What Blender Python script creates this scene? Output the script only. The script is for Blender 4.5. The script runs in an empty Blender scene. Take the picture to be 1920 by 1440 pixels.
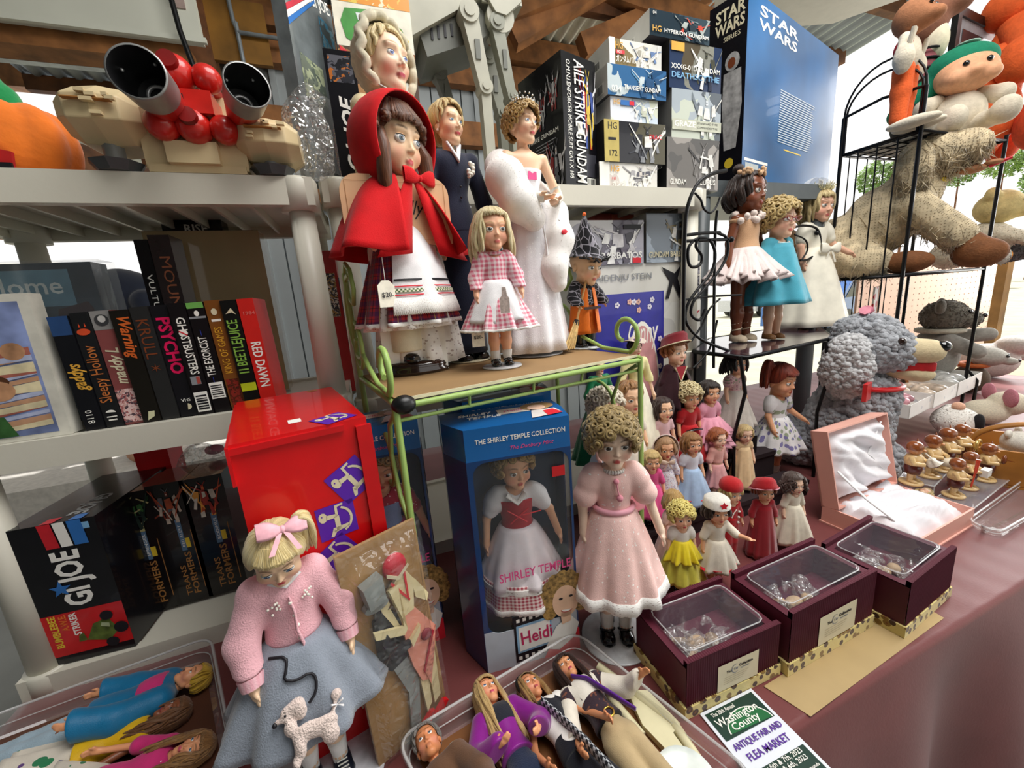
import bpy,math,random
import numpy as np
import openvdb
from math import pi,sin,cos,radians,sqrt,atan2
from mathutils import Vector,Matrix,Euler
C=bpy.context.scene.collection
SC=bpy.context.scene
rnd=random.Random(7)
FPX=735.0
EYE=Vector((0,0,1.38))
def cam_basis(yaw=20.0,pitch=12.0,roll=4.4):
 y,p,r=radians(yaw),radians(pitch),radians(roll)
 F=Vector((sin(y)*cos(p),cos(y)*cos(p),-sin(p)))
 R=Vector((cos(y),-sin(y),0));U=R.cross(F)
 return R*cos(r)-U*sin(r),U*cos(r)+R*sin(r),F
CR,CU,CF=cam_basis()
cd=bpy.data.cameras.new('camera');co=bpy.data.objects.new('camera',cd);C.objects.link(co)
cd.sensor_fit='HORIZONTAL';cd.sensor_width=36;cd.lens=FPX/1920*36;cd.clip_start=.01;cd.clip_end=200
co.matrix_world=Matrix.Translation(EYE)@Matrix((CR,CU,-CF)).transposed().to_4x4()
SC.camera=co
SC.view_settings.view_transform='Standard';SC.view_settings.look='None'
SC.view_settings.gamma=1;SC.view_settings.use_curve_mapping=False
SC.view_settings.exposure=0.66
w=bpy.data.worlds.new('sky');SC.world=w;w.use_nodes=True
_n=w.node_tree.nodes;_l=w.node_tree.links
_bg=_n['Background'];_bg.inputs[0].default_value=(1,.985,.96,1);_bg.inputs[1].default_value=.82
def area(name,loc,to,sx,sy,watts,col=(1,1,1)):
 d=bpy.data.lights.new(name,'AREA');d.shape='RECTANGLE';d.size=sx;d.size_y=sy;d.energy=watts;d.color=col
 o=bpy.data.objects.new(name,d);C.objects.link(o);o.location=loc
 o.rotation_euler=(Vector(to)-Vector(loc)).to_track_quat('-Z','Y').to_euler();return o
area('skylight_panel',(1.0,.1,3.3),(.4,.8,.9),1.8,1.4,46,(1,.98,.95))
area('doorway_daylight',(4.2,.9,2.0),(.4,.8,1.0),1.8,1.8,50,(1,.99,.98))
def ray(px,py):return CF+CR*((px-960)/FPX)+CU*((720-py)/FPX)
def G(px,py,z):
 d=ray(px,py);return EYE+d*((z-EYE.z)/d.z)
def Y(px,py,y):
 d=ray(px,py);return EYE+d*(y/d.y)
def proj(P):
 d=Vector(P)-EYE;z=d.dot(CF);return 960+FPX*d.dot(CR)/z,720-FPX*d.dot(CU)/z
def hgt(base,py):
 """height of a vertical line standing on base whose top shows at picture row py"""
 lo,hi=0.0,2.0
 for _ in range(40):
  m=(lo+hi)/2
  if proj(base+Vector((0,0,m)))[1]>py:lo=m
  else:hi=m
 return lo
def lin(h):
 if isinstance(h,(tuple,list)):return tuple(h)[:3]
 h=h.lstrip('#');h=''.join(c*2 for c in h)if len(h)==3 else h;v=[int(h[i:i+2],16)/255 for i in(0,2,4)]
 return tuple(x/12.92 if x<=.04045 else((x+.055)/1.055)**2.4 for x in v)
def rgba(h):return(*lin(h),1)
_mc={}
class NT:
 def __init__(s,name):
  s.m=bpy.data.materials.new(name);s.m.use_nodes=True;s.t=s.m.node_tree
  s.b=s.t.nodes['Principled BSDF']
 def n(s,typ,**k):
  nd=s.t.nodes.new(typ)
  for a,v in k.items():
   if a.startswith('i_'):
    key=a[2:];key=int(key)if key.isdigit()else key.replace('_',' ')
    nd.inputs[key].default_value=v
   else:setattr(nd,a,v)
  return nd
 def l(s,a,b):s.t.links.new(a,b)
 def mix(s,fac,a,b,blend='MIX'):
  nd=s.n('ShaderNodeMix',data_type='RGBA',blend_type=blend)
  for i,v in((0,fac),(6,a),(7,b)):
   if isinstance(v,bpy.types.NodeSocket):s.l(v,nd.inputs[i])
   else:nd.inputs[i].default_value=v if i==0 else rgba(v)
  return nd.outputs[2]
 def math(s,op,a,b=0.0,c=0.0):
  nd=s.n('ShaderNodeMath',operation=op)
  for i,v in enumerate((a,b,c)):
   if isinstance(v,bpy.types.NodeSocket):s.l(v,nd.inputs[i])
   else:nd.inputs[i].default_value=v
  return nd.outputs[0]
 def ramp(s,fac,stops,interp='LINEAR'):
  nd=s.n('ShaderNodeValToRGB');cr=nd.color_ramp;cr.interpolation=interp
  while len(cr.elements)<len(stops):cr.elements.new(.5)
  for e,(p,c)in zip(cr.elements,stops):e.position=p;e.color=rgba(c)
  s.l(fac,nd.inputs[0]);return nd.outputs[0]
 def coord(s,kind='Object',scale=1):
  tc=s.n('ShaderNodeTexCoord');mp=s.n('ShaderNodeMapping')
  sc=scale if isinstance(scale,(tuple,list))else(scale,)*3
  mp.inputs['Scale'].default_value=sc;s.l(tc.outputs[kind],mp.inputs[0]);return mp.outputs[0]
 def bump(s,h,strength=.3,dist=.002):
  nd=s.n('ShaderNodeBump');nd.inputs['Strength'].default_value=strength;nd.inputs['Distance'].default_value=dist
  s.l(h,nd.inputs['Height']);s.l(nd.outputs[0],s.b.inputs['Normal'])
 def set(s,col=None,r=.5,metal=0,coat=0,sheen=0,spec=.5,trans=0,alpha=1,sss=0,ior=1.45):
  b=s.b.inputs
  if col is not None:
   if isinstance(col,bpy.types.NodeSocket):s.l(col,b['Base Color'])
   else:b['Base Color'].default_value=rgba(col)
  b['Roughness'].default_value=r;b['Metallic'].default_value=metal;b['Coat Weight'].default_value=coat
  b['Sheen Weight'].default_value=sheen;b['Specular IOR Level'].default_value=spec
  b['Transmission Weight'].default_value=trans;b['Alpha'].default_value=alpha;b['IOR'].default_value=ior
  return s.m
def pm(col,r=.5,metal=0,var=.10,scale=30,bump=0,coat=0,sheen=0,spec=.5,bscale=None,kind='Object'):
 """plain stuff with a little uneven tone and relief"""
 key=('pm',col,r,metal,var,scale,bump,coat,sheen,spec,bscale)
 if key in _mc:return _mc[key]
 t=NT('mat_'+str(col).strip('#'));c=t.coord(kind,1)
 nz=t.n('ShaderNodeTexNoise',i_Scale=scale,i_Detail=3.0);t.l(c,nz.inputs['Vector'])
 k=lin(col);dk=tuple(max(0,x*(1-var*1.6))for x in k);lt=tuple(min(1,x*(1+var))for x in k)
 m=t.set(t.ramp(nz.outputs['Fac'],[(.3,dk),(.7,lt)]),r,metal,coat,sheen,spec)
 if bump:
  n2=t.n('ShaderNodeTexNoise',i_Scale=bscale or scale*4,i_Detail=4.0);t.l(c,n2.inputs['Vector'])
  t.bump(n2.outputs['Fac'],min(1,bump),.004 if bump<=1 else.004*bump)
 _mc[key]=m;return m
def cloth(col,pat=None,a=None,b=None,s=1.0,r=.85,sheen=.25,bump=.25):
 """woven cloth; pat lays a printed or woven pattern over the piece's UVs"""
 key=('cloth',col,pat,a,b,s,r,sheen,bump)
 if key in _mc:return _mc[key]
 t=NT('cloth_'+str(col).strip('#')+(pat or ''))
 uv=t.coord('UV',1);ob=t.coord('Object',1)
 nz=t.n('ShaderNodeTexNoise',i_Scale=12.0,i_Detail=3.0);t.l(ob,nz.inputs['Vector'])
 k=lin(col);base=t.ramp(nz.outputs['Fac'],[(.3,tuple(x*.88 for x in k)),(.7,tuple(min(1,x*1.06)for x in k))])
 out=base
 def stripes(axis,freq,width,off=0.0):
  sp=t.n('ShaderNodeSeparateXYZ');t.l(uv,sp.inputs[0])
  f=t.math('FRACT',t.math('ADD',t.math('MULTIPLY',sp.outputs[axis],freq),off));return t.math('LESS_THAN',f,width)
 if pat=='gingham':
  h=stripes(0,s,.5);v=stripes(1,s,.5)
  f=t.math('MULTIPLY',t.math('ADD',h,v),.5);out=t.mix(f,a,base)
 elif pat=='plaid':
  h=stripes(0,s,.5);v=stripes(1,s,.45)
  out=t.mix(t.math('MULTIPLY',h,.55),base,a);out=t.mix(t.math('MULTIPLY',v,.55),out,a)
  out=t.mix(t.math('MULTIPLY',stripes(0,s,.06,.2),.7),out,b);out=t.mix(t.math('MULTIPLY',stripes(1,s,.06,.3),.7),out,b)
  out=t.mix(t.math('MULTIPLY',stripes(0,s,.05,.75),.5),out,'#d8c050')
 elif pat=='check':
  ck=t.n('ShaderNodeTexChecker',i_Scale=s);t.l(uv,ck.inputs[0]);out=t.mix(ck.outputs['Fac'],base,a)
 elif pat in('dots','floral','leopard','spots'):
  vo=t.n('ShaderNodeTexVoronoi',i_Scale=s);t.l(uv if pat!='leopard' else ob,vo.inputs['Vector'])
  if pat=='dots':vo.inputs['Randomness'].default_value=.75
  f=t.math('LESS_THAN',vo.outputs['Distance'],.2 if pat=='dots' else(.42 if pat!='spots' else.33))
  if pat=='dots' or pat=='spots':out=t.mix(f,base,a)
  else:
   sp=t.n('ShaderNodeSeparateColor');t.l(vo.outputs['Color'],sp.inputs[0])
   cc=t.mix(t.math('GREATER_THAN',sp.outputs[0],.5),a,b);out=t.mix(f,base,cc)
   if pat=='leopard':out=t.mix(t.math('LESS_THAN',vo.outputs['Distance'],.16),out,'#7a4a20')
 elif pat=='lace':
  vo=t.n('ShaderNodeTexVoronoi',i_Scale=s);t.l(uv,vo.inputs['Vector'])
  f=t.math('LESS_THAN',vo.outputs['Distance'],.25);out=t.mix(f,base,a or '#c9b9b4')
 elif pat=='web':
  vo=t.n('ShaderNodeTexVoronoi',i_Scale=s,feature='DISTANCE_TO_EDGE');t.l(uv,vo.inputs['Vector'])
  out=t.mix(t.math('LESS_THAN',vo.outputs['Distance'],.05),base,a)
 elif pat=='rib':
  sp=t.n('ShaderNodeSeparateXYZ');t.l(uv,sp.inputs[0])
  f=t.math('PINGPONG',t.math('MULTIPLY',sp.outputs[0],s),.5);out=t.mix(t.math('MULTIPLY',f,1.2),base,a)
 elif pat=='sparkle':
  vo=t.n('ShaderNodeTexVoronoi',i_Scale=s);t.l(ob,vo.inputs['Vector']);out=t.mix(t.math('LESS_THAN',vo.outputs['Distance'],.18),base,a)
 m=t.set(out,r,sheen=sheen,spec=.3)
 if bump:
  n2=t.n('ShaderNodeTexNoise',i_Scale=220.0,i_Detail=2.0);t.l(ob,n2.inputs['Vector']);t.bump(n2.outputs['Fac'],bump,.002)
 _mc[key]=m;return m
def film(name,haze,bump_,col='#ffffff',r=.04):
 """clear plastic: see-through, a gloss that grows at grazing angles and a little haze"""
 t=NT(name);N=t.t.nodes;out=N['Material Output'];N.remove(t.b);t.b=t.n('ShaderNodeBsdfGlossy',i_Roughness=r);tp=t.n('ShaderNodeBsdfTransparent');df=t.n('ShaderNodeBsdfDiffuse');df.inputs[0].default_value=rgba(col)
 bump_(t);fr=t.n('ShaderNodeFresnel',i_IOR=1.45);nl=t.b.inputs['Normal'].links[0].from_socket;t.l(nl,fr.inputs['Normal']);t.l(nl,df.inputs['Normal'])
 m1=t.n('ShaderNodeMixShader');m2=t.n('ShaderNodeMixShader');m1.inputs[0].default_value=haze;t.l(tp.outputs[0],m1.inputs[1]);t.l(df.outputs[0],m1.inputs[2]);t.l(t.math('MINIMUM',t.math('MULTIPLY',fr.outputs[0],.9),.4),m2.inputs[0]);t.l(m1.outputs[0],m2.inputs[1]);t.l(t.b.outputs[0],m2.inputs[2]);t.l(m2.outputs[0],out.inputs[0]);return t.m
def clear(col='#ffffff',alpha=.16):
 k=('clear',col,alpha)
 if k not in _mc:
  def bp(t):
   nz=t.n('ShaderNodeTexNoise',i_Scale=26.0,i_Detail=2.0);t.l(t.coord('Object',1),nz.inputs['Vector']);t.bump(nz.outputs['Fac'],.2,.004)
  _mc[k]=film('clear_plastic',alpha*.6,bp,col)
 return _mc[k]
def crinkle(alpha=.2):
 k=('crinkle',alpha)
 if k not in _mc:
  def bp(t):
   v=t.n('ShaderNodeTexVoronoi',i_Scale=7.0,feature='DISTANCE_TO_EDGE');n=t.n('ShaderNodeTexNoise',i_Scale=14.0,i_Detail=3.0)
   t.l(t.coord('Object',1),n.inputs['Vector']);t.l(n.outputs['Color'],v.inputs['Vector']);t.bump(v.outputs['Distance'],.9 if alpha>.1 else.4,.02)
  _mc[k]=film('crinkled_cellophane',alpha*.5,bp,'#f4f4f0',.06)
 return _mc[k]
def artmat(pal,scale=6.0,seed=0.0,r=.25,distort=.5,st=1.0):
 """printed picture: shards and patches in the palette of the print"""
 k=('art',tuple(pal),scale,seed,r,distort,st)
 if k in _mc:return _mc[k]
 t=NT('printed_art');c=t.coord('UV',(1,st,1));mp=t.n('ShaderNodeMapping');mp.inputs['Location'].default_value=(seed*3.1,seed*1.7,seed)
 t.l(c,mp.inputs[0])
 nz=t.n('ShaderNodeTexNoise',i_Scale=scale*.6,i_Detail=3.0);t.l(mp.outputs[0],nz.inputs['Vector'])
 mx=t.n('ShaderNodeMix',data_type='RGBA',blend_type='LINEAR_LIGHT');mx.inputs[0].default_value=distort*.25
 t.l(mp.outputs[0],mx.inputs[6]);t.l(nz.outputs['Color'],mx.inputs[7])
 vo=t.n('ShaderNodeTexVoronoi',i_Scale=scale,distance='MANHATTAN');t.l(mx.outputs[2],vo.inputs['Vector'])
 sp=t.n('ShaderNodeSeparateColor');t.l(vo.outputs['Color'],sp.inputs[0])
 f=t.math('ADD',t.math('MULTIPLY',sp.outputs[0],.75),t.math('MULTIPLY',nz.outputs['Fac'],.3))
 n=len(pal);out=t.ramp(f,[((i+.02)/n,p)for i,p in enumerate(pal)],'CONSTANT')
 m=t.set(out,r,coat=.3);_mc[k]=m;return m
def hairmat(col,dark=None,s=60.0):
 k=('hair',col,dark,s)
 if k in _mc:return _mc[k]
 t=NT('hair_'+str(col).strip('#'));uv=t.coord('UV',(s,2,1))
 nz=t.n('ShaderNodeTexNoise',i_Scale=1.0,i_Detail=3.0,i_Roughness=.7);t.l(uv,nz.inputs['Vector'])
 c=lin(col);d=lin(dark)if dark else tuple(x*.45 for x in c)
 m=t.set(t.ramp(nz.outputs['Fac'],[(.32,d),(.62,c)]),.42,sheen=.2,spec=.4);t.bump(nz.outputs['Fac'],.5,.004)
 _mc[k]=m;return m
def skinmat(col,lip='#c2444a',blush='#e08a78',brow='#6a4a30',r=.38):
 k=('skin',col,lip,blush,brow,r)
 if k in _mc:return _mc[k]
 t=NT('doll_skin');at=t.n('ShaderNodeAttribute',attribute_name='face');sp=t.n('ShaderNodeSeparateColor');t.l(at.outputs['Color'],sp.inputs[0])
 o=t.mix(t.math('MULTIPLY',sp.outputs[1],.55),col,blush);o=t.mix(sp.outputs[0],o,lip);o=t.mix(t.math('MULTIPLY',sp.outputs[2],.8),o,brow)
 m=t.set(o,r,spec=.4);m.node_tree.nodes['Principled BSDF'].inputs['Subsurface Weight'].default_value=.0
 _mc[k]=m;return m
class MB:
 def __init__(s):s.v=[];s.f=[];s.mi=[];s.uv=[];s.sm=[]
 def quad(s,pts,mi=0,uv=None,sm=False):
  b=len(s.v);s.v+=[tuple(p)for p in pts];s.f.append(tuple(range(b,b+len(pts))));s.mi.append(mi);s.sm.append(sm)
  s.uv.append(uv or[(0,0),(1,0),(1,1),(0,1)][:len(pts)]if len(pts)<=4 or uv else[(p[0],p[1])for p in pts])
  return s
 def grid(s,P,mi=0,closed_u=False,closed_v=False,uvs=None,sm=True,flip=False):
  """P[v][u] points; uvs[v][u]"""
  nv,nu=len(P),len(P[0]);b=len(s.v)
  for row in P:s.v+=[tuple(p)for p in row]
  for j in range(nv if closed_v else nv-1):
   for i in range(nu if closed_u else nu-1):
    j2,i2=(j+1)%nv,(i+1)%nu
    q=[b+j*nu+i,b+j*nu+i2,b+j2*nu+i2,b+j2*nu+i]
    if uvs:u=[uvs[j][i],uvs[j][i+1]if i+1<len(uvs[j])else uvs[j][i2],uvs[j2][i+1]if i+1<len(uvs[j2])else uvs[j2][i2],uvs[j2][i]]
    else:u=[(i/nu,j/nv),((i+1)/nu,j/nv),((i+1)/nu,(j+1)/nv),(i/nu,(j+1)/nv)]
    if flip:q=q[::-1];u=u[::-1]
    s.f.append(tuple(q));s.mi.append(mi);s.uv.append(u);s.sm.append(sm)
  return s
 def cap(s,ring,mi=0,sm=False,flip=False):
  b=len(s.v);s.v+=[tuple(p)for p in ring];q=tuple(range(b,b+len(ring)));q=q[::-1]if flip else q
  s.f.append(q);s.mi.append(mi);s.uv.append([(0,0)]*len(ring));s.sm.append(sm);return s
 def box(s,x0,x1,y0,y1,z0,z1,mi=0,mis=None,bev=0.0):
  """mis: material per face as dict of front back left right top bottom"""
  g=mis or{}
  c=[(x0,y0,z0),(x1,y0,z0),(x1,y1,z0),(x0,y1,z0),(x0,y0,z1),(x1,y0,z1),(x1,y1,z1),(x0,y1,z1)]
  w,d,h=x1-x0,y1-y0,z1-z0
  for nm,ids,uw,uh in(('bottom',(3,2,1,0),w,d),('top',(4,5,6,7),w,d),('front',(0,1,5,4),w,h),('right',(1,2,6,5),d,h),('back',(2,3,7,6),w,h),('left',(3,0,4,7),d,h)):
   s.quad([c[i]for i in ids],g.get(nm,mi),[(0,0),(uw,0),(uw,uh),(0,uh)])
  return s
 def tube(s,path,r,n=8,mi=0,flat=1.0,caps=True,u0=0.0,closed=False,up=None):
  P=[Vector(p)for p in path];m=len(P);rr=r if hasattr(r,'__len__')else[r]*m
  T=[]
  for i in range(m):
   a=P[(i-1)%m]if(closed or i)else P[0];b_=P[(i+1)%m]if(closed or i<m-1)else P[-1]
   t=b_-a;T.append(t.normalized()if t.length>1e-9 else Vector((0,0,1)))
  nrm=Vector(up)if up else(Vector((0,0,1))if abs(T[0].z)<.9 else Vector((1,0,0)))
  rows=[];uvs=[];L=0
  for i in range(m):
   nrm=(nrm-T[i]*nrm.dot(T[i]));nrm=nrm.normalized()if nrm.length>1e-6 else T[i].orthogonal().normalized()
   bn=T[i].cross(nrm);L+=(P[i]-P[i-1]).length if i else 0
   rows.append([P[i]+(nrm*cos(2*pi*k/n)*flat+bn*sin(2*pi*k/n))*rr[i]for k in range(n)])
   uvs.append([(u0+k/n*.1,L)for k in range(n+1)])
  s.grid(rows,mi,True,closed,uvs)
  if caps and not closed:
   s.cap(rows[0],mi,flip=True);s.cap(rows[-1],mi)
  return s
 def ell(s,c,r,nu=14,nv=9,mi=0,M=None):
  c=Vector(c);r=r if hasattr(r,'__len__')else(r,r,r);rows=[]
  for j in range(nv+1):
   ph=-pi/2+pi*j/nv;row=[]
   for i in range(nu):
    th=2*pi*i/nu;p=Vector((cos(ph)*cos(th)*r[0],cos(ph)*sin(th)*r[1],sin(ph)*r[2]))
    row.append(c+(M@p if M else p))
   rows.append(row)
  return s.grid(rows,mi,True)
 def lathe(s,prof,n=24,mi=0,sm=True,c=(0,0,0)):
  rows=[[(c[0]+r*cos(2*pi*i/n),c[1]+r*sin(2*pi*i/n),c[2]+z)for i in range(n)]for r,z in prof]
  return s.grid(rows,mi,True,sm=sm)
 def prism(s,poly,z0,z1,mi=0,M=None):
  """poly in the x-y plane raised from z0 to z1"""
  a=[Vector((p[0],p[1],z0))for p in poly];b=[Vector((p[0],p[1],z1))for p in poly]
  if M:a=[M@p for p in a];b=[M@p for p in b]
  s.cap(a,mi,flip=True);s.cap(b,mi);n=len(poly)
  for i in range(n):s.quad([a[i],a[(i+1)%n],b[(i+1)%n],b[i]],mi)
  return s
 def xf(s,M,start=0):
  for i in range(start,len(s.v)):s.v[i]=tuple(M@Vector(s.v[i]))
  return s
 def build(s,name,mats,parent=None,loc=None,rot=None,bev=0,solid=0,sub=0,kind=None,label=None):
  me=bpy.data.meshes.new(name);me.from_pydata(s.v,[],s.f)
  mats=mats if isinstance(mats,(list,tuple))else[mats]
  for m in mats:me.materials.append(m)
  me.polygons.foreach_set('material_index',s.mi);me.polygons.foreach_set('use_smooth',s.sm)
  uvl=me.uv_layers.new(name='UVMap');uvl.data.foreach_set('uv',[x for f in s.uv for u in f for x in u])
  me.validate();me.update()
  return link(name,me,parent,loc,rot,bev,solid,sub,kind,label)
def link(name,me,parent=None,loc=None,rot=None,bev=0,solid=0,sub=0,kind=None,label=None):
 o=bpy.data.objects.new(name,me);C.objects.link(o)
 if parent:o.parent=parent
 if loc is not None:o.location=loc
 if rot is not None:o.rotation_euler=rot
 if bev:
  b=o.modifiers.new('bevel','BEVEL');b.width=bev;b.segments=2;b.limit_method='ANGLE'
 if solid:
  d=o.modifiers.new('thickness','SOLIDIFY');d.thickness=solid;d.offset=0
 if sub:
  d=o.modifiers.new('smooth','SUBSURF');d.levels=sub;d.render_levels=sub
 if kind:o['kind']=kind
 if label:o['label']=label
 return o
def thing(name,label,cat,loc=(0,0,0),yaw=0.0,group=None,scale=1.0):
 o=bpy.data.objects.new(name,None);C.objects.link(o);o.location=loc;o.rotation_euler=(0,0,yaw);o.scale=(scale,)*3
 o['label']=label;o['category']=cat;o.empty_display_size=.05
 if group:o['group']=group
 return o
def tag(o,label,cat,group=None,kind=None):
 o['label']=label;o['category']=cat
 if group:o['group']=group
 if kind:o['kind']=kind
 return o
def struct(o):o['kind']='structure';return o
def text(s,parent,M,size,m,w=None,bold=0.0,shear=0.0,al='LEFT',name='lettering',depth=.0002,sp=1.0):
 """flat lettering; M places its x-y plane in the parent's space; w squeezes the line to a width"""
 cu=bpy.data.curves.new(name,'FONT');cu.body=s;cu.size=size;cu.resolution_u=2;cu.offset=bold*size;cu.shear=shear
 cu.align_x=al;cu.align_y='CENTER';cu.extrude=depth;cu.space_character=sp;cu.materials.append(m)
 o=bpy.data.objects.new(name,cu);C.objects.link(o);o.parent=parent
 if w:PEND.append((o,w,M))
 o.matrix_local=M;return o
PEND=[]
def fit_lettering():
 bpy.context.view_layer.update()
 for o,w,M in PEND:
  bb=[Vector(b)for b in o.bound_box];o.matrix_local=M@Matrix.Diagonal((w/max(bb[6].x-bb[0].x,1e-6),1,1,1))
 dg=bpy.context.evaluated_depsgraph_get()
 for o in[o for o in SC.objects if o.type=='FONT']:
  me=bpy.data.meshes.new_from_object(o.evaluated_get(dg));n=bpy.data.objects.new('lettering',me);C.objects.link(n);n.parent=o.parent;n.matrix_local=o.matrix_local.copy();bpy.data.objects.remove(o)
def face(w,d,h,which,off=.0004):
 """matrix of a box face (box from x -w/2..w/2, y 0..d, z 0..h, front at y=0): u right, v up, origin at the lower left"""
 if which=='front':m=((1,0,0),(0,0,1),(0,-1,0),(-w/2,-off,0))
 elif which=='right':m=((0,1,0),(0,0,1),(1,0,0),(w/2+off,0,0))
 elif which=='left':m=((0,-1,0),(0,0,1),(-1,0,0),(-w/2-off,d,0))
 elif which=='back':m=((-1,0,0),(0,0,1),(0,1,0),(w/2,d+off,0))
 else:m=((1,0,0),(0,1,0),(0,0,1),(-w/2,0,h+off))
 X,Yv,Z,T=m
 return Matrix(((X[0],Yv[0],Z[0],T[0]),(X[1],Yv[1],Z[1],T[1]),(X[2],Yv[2],Z[2],T[2]),(0,0,0,1)))
def rz(a):return Matrix.Rotation(radians(a),4,'Z')
def tr(x,y,z=0):return Matrix.Translation((x,y,z))
def panel(parent,M,u,v,w,h,m,name='printed_panel',poly=None,lift=0.0):
 """a flat printed patch on a face"""
 b=MB()
 if poly:
  b.quad([M@Vector((p[0],p[1],lift))for p in poly],0,[(p[0]/max(w,1e-6),p[1]/max(h,1e-6))for p in poly])
 else:b.quad([M@Vector((u+a*w,v+c*h,lift))for a,c in((0,0),(1,0),(1,1),(0,1))],0,[(0,0),(w,0),(w,h),(0,h)])
 return b.build(name,m,parent)
class SDF:
 def __init__(s,lo,hi,vox):
  s.lo=np.array(lo,float);s.vox=vox;n=np.ceil((np.array(hi)-s.lo)/vox).astype(int)+1
  s.n=n;s.d=np.full(n,1.0,np.float32);s.ax=[s.lo[i]+vox*np.arange(n[i])for i in range(3)]
 def _reg(s,lo,hi):
  i0=np.maximum(0,np.floor((np.array(lo)-s.lo)/s.vox).astype(int));i1=np.minimum(s.n,np.ceil((np.array(hi)-s.lo)/s.vox).astype(int)+1)
  sl=tuple(slice(a,b)for a,b in zip(i0,i1));g=np.meshgrid(*[s.ax[i][sl[i]]for i in range(3)],indexing='ij',sparse=True);return sl,g
 def _mix(s,sl,e,k,sub):
  a=s.d[sl]
  if a.size==0:return s
  if sub:e=-e
  if k<=0:s.d[sl]=np.maximum(a,e)if sub else np.minimum(a,e);return s
  h=np.maximum(k-np.abs(a-e),0)/k;q=h*h*k*.25
  s.d[sl]=(np.maximum(a,e)+q)if sub else(np.minimum(a,e)-q);return s
 def ell(s,c,r,k=.03,sub=False,rot=None):
  r=np.array(r if hasattr(r,'__len__')else(r,)*3,float);R=r.max()+k*1.2+s.vox*3
  sl,g=s._reg(np.array(c)-R,np.array(c)+R);x,y,z=g[0]-c[0],g[1]-c[1],g[2]-c[2]
  if rot is not None:
   m=np.array(rot.inverted());x,y,z=[m[i][0]*x+m[i][1]*y+m[i][2]*z for i in range(3)]
  k0=np.sqrt((x/r[0])**2+(y/r[1])**2+(z/r[2])**2);k1=np.sqrt((x/r[0]**2)**2+(y/r[1]**2)**2+(z/r[2]**2)**2)+1e-9
  return s._mix(sl,(k0*(k0-1)/k1).astype(np.float32),k,sub)
 def cap(s,a,b,ra,rb=None,k=.02,sub=False):
  rb=ra if rb is None else rb;a=np.array(a,float);b=np.array(b,float);R=max(ra,rb)+k*1.2+s.vox*3
  sl,g=s._reg(np.minimum(a,b)-R,np.maximum(a,b)+R);ba=b-a;L=(ba@ba)+1e-12
  px,py,pz=g[0]-a[0],g[1]-a[1],g[2]-a[2]
  h=np.clip((px*ba[0]+py*ba[1]+pz*ba[2])/L,0,1)
  e=np.sqrt((px-h*ba[0])**2+(py-h*ba[1])**2+(pz-h*ba[2])**2)-(ra+(rb-ra)*h)
  return s._mix(sl,e.astype(np.float32),k,sub)
 def chain(s,pts,rad,k=.02):
  for i in range(len(pts)-1):s.cap(pts[i],pts[i+1],rad[i],rad[i+1],k)
  return s
 def mesh(s,name,mats,smooth=1):
  g=openvdb.FloatGrid(1.0);g.copyFromArray(np.ascontiguousarray(s.d));g.transform=openvdb.createLinearTransform(1.0)
  v,q=g.convertToQuads(isovalue=0.0);v=np.asarray(v,float)*s.vox+s.lo;q=np.asarray(q)[:,::-1]
  me=bpy.data.meshes.new(name);me.vertices.add(len(v));me.vertices.foreach_set('co',v.ravel())
  me.loops.add(q.size);me.loops.foreach_set('vertex_index',q.ravel().astype(np.int32))
  me.polygons.add(len(q));me.polygons.foreach_set('loop_start',np.arange(0,q.size,4,dtype=np.int32))
  me.polygons.foreach_set('use_smooth',np.ones(len(q),bool))
  for m in(mats if isinstance(mats,(list,tuple))else[mats]):me.materials.append(m)
  me.update(calc_edges=True);me.validate();return me
def coords(me):
 a=np.empty(len(me.vertices)*3);me.vertices.foreach_get('co',a);return a.reshape(-1,3)
_head={}
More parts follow.
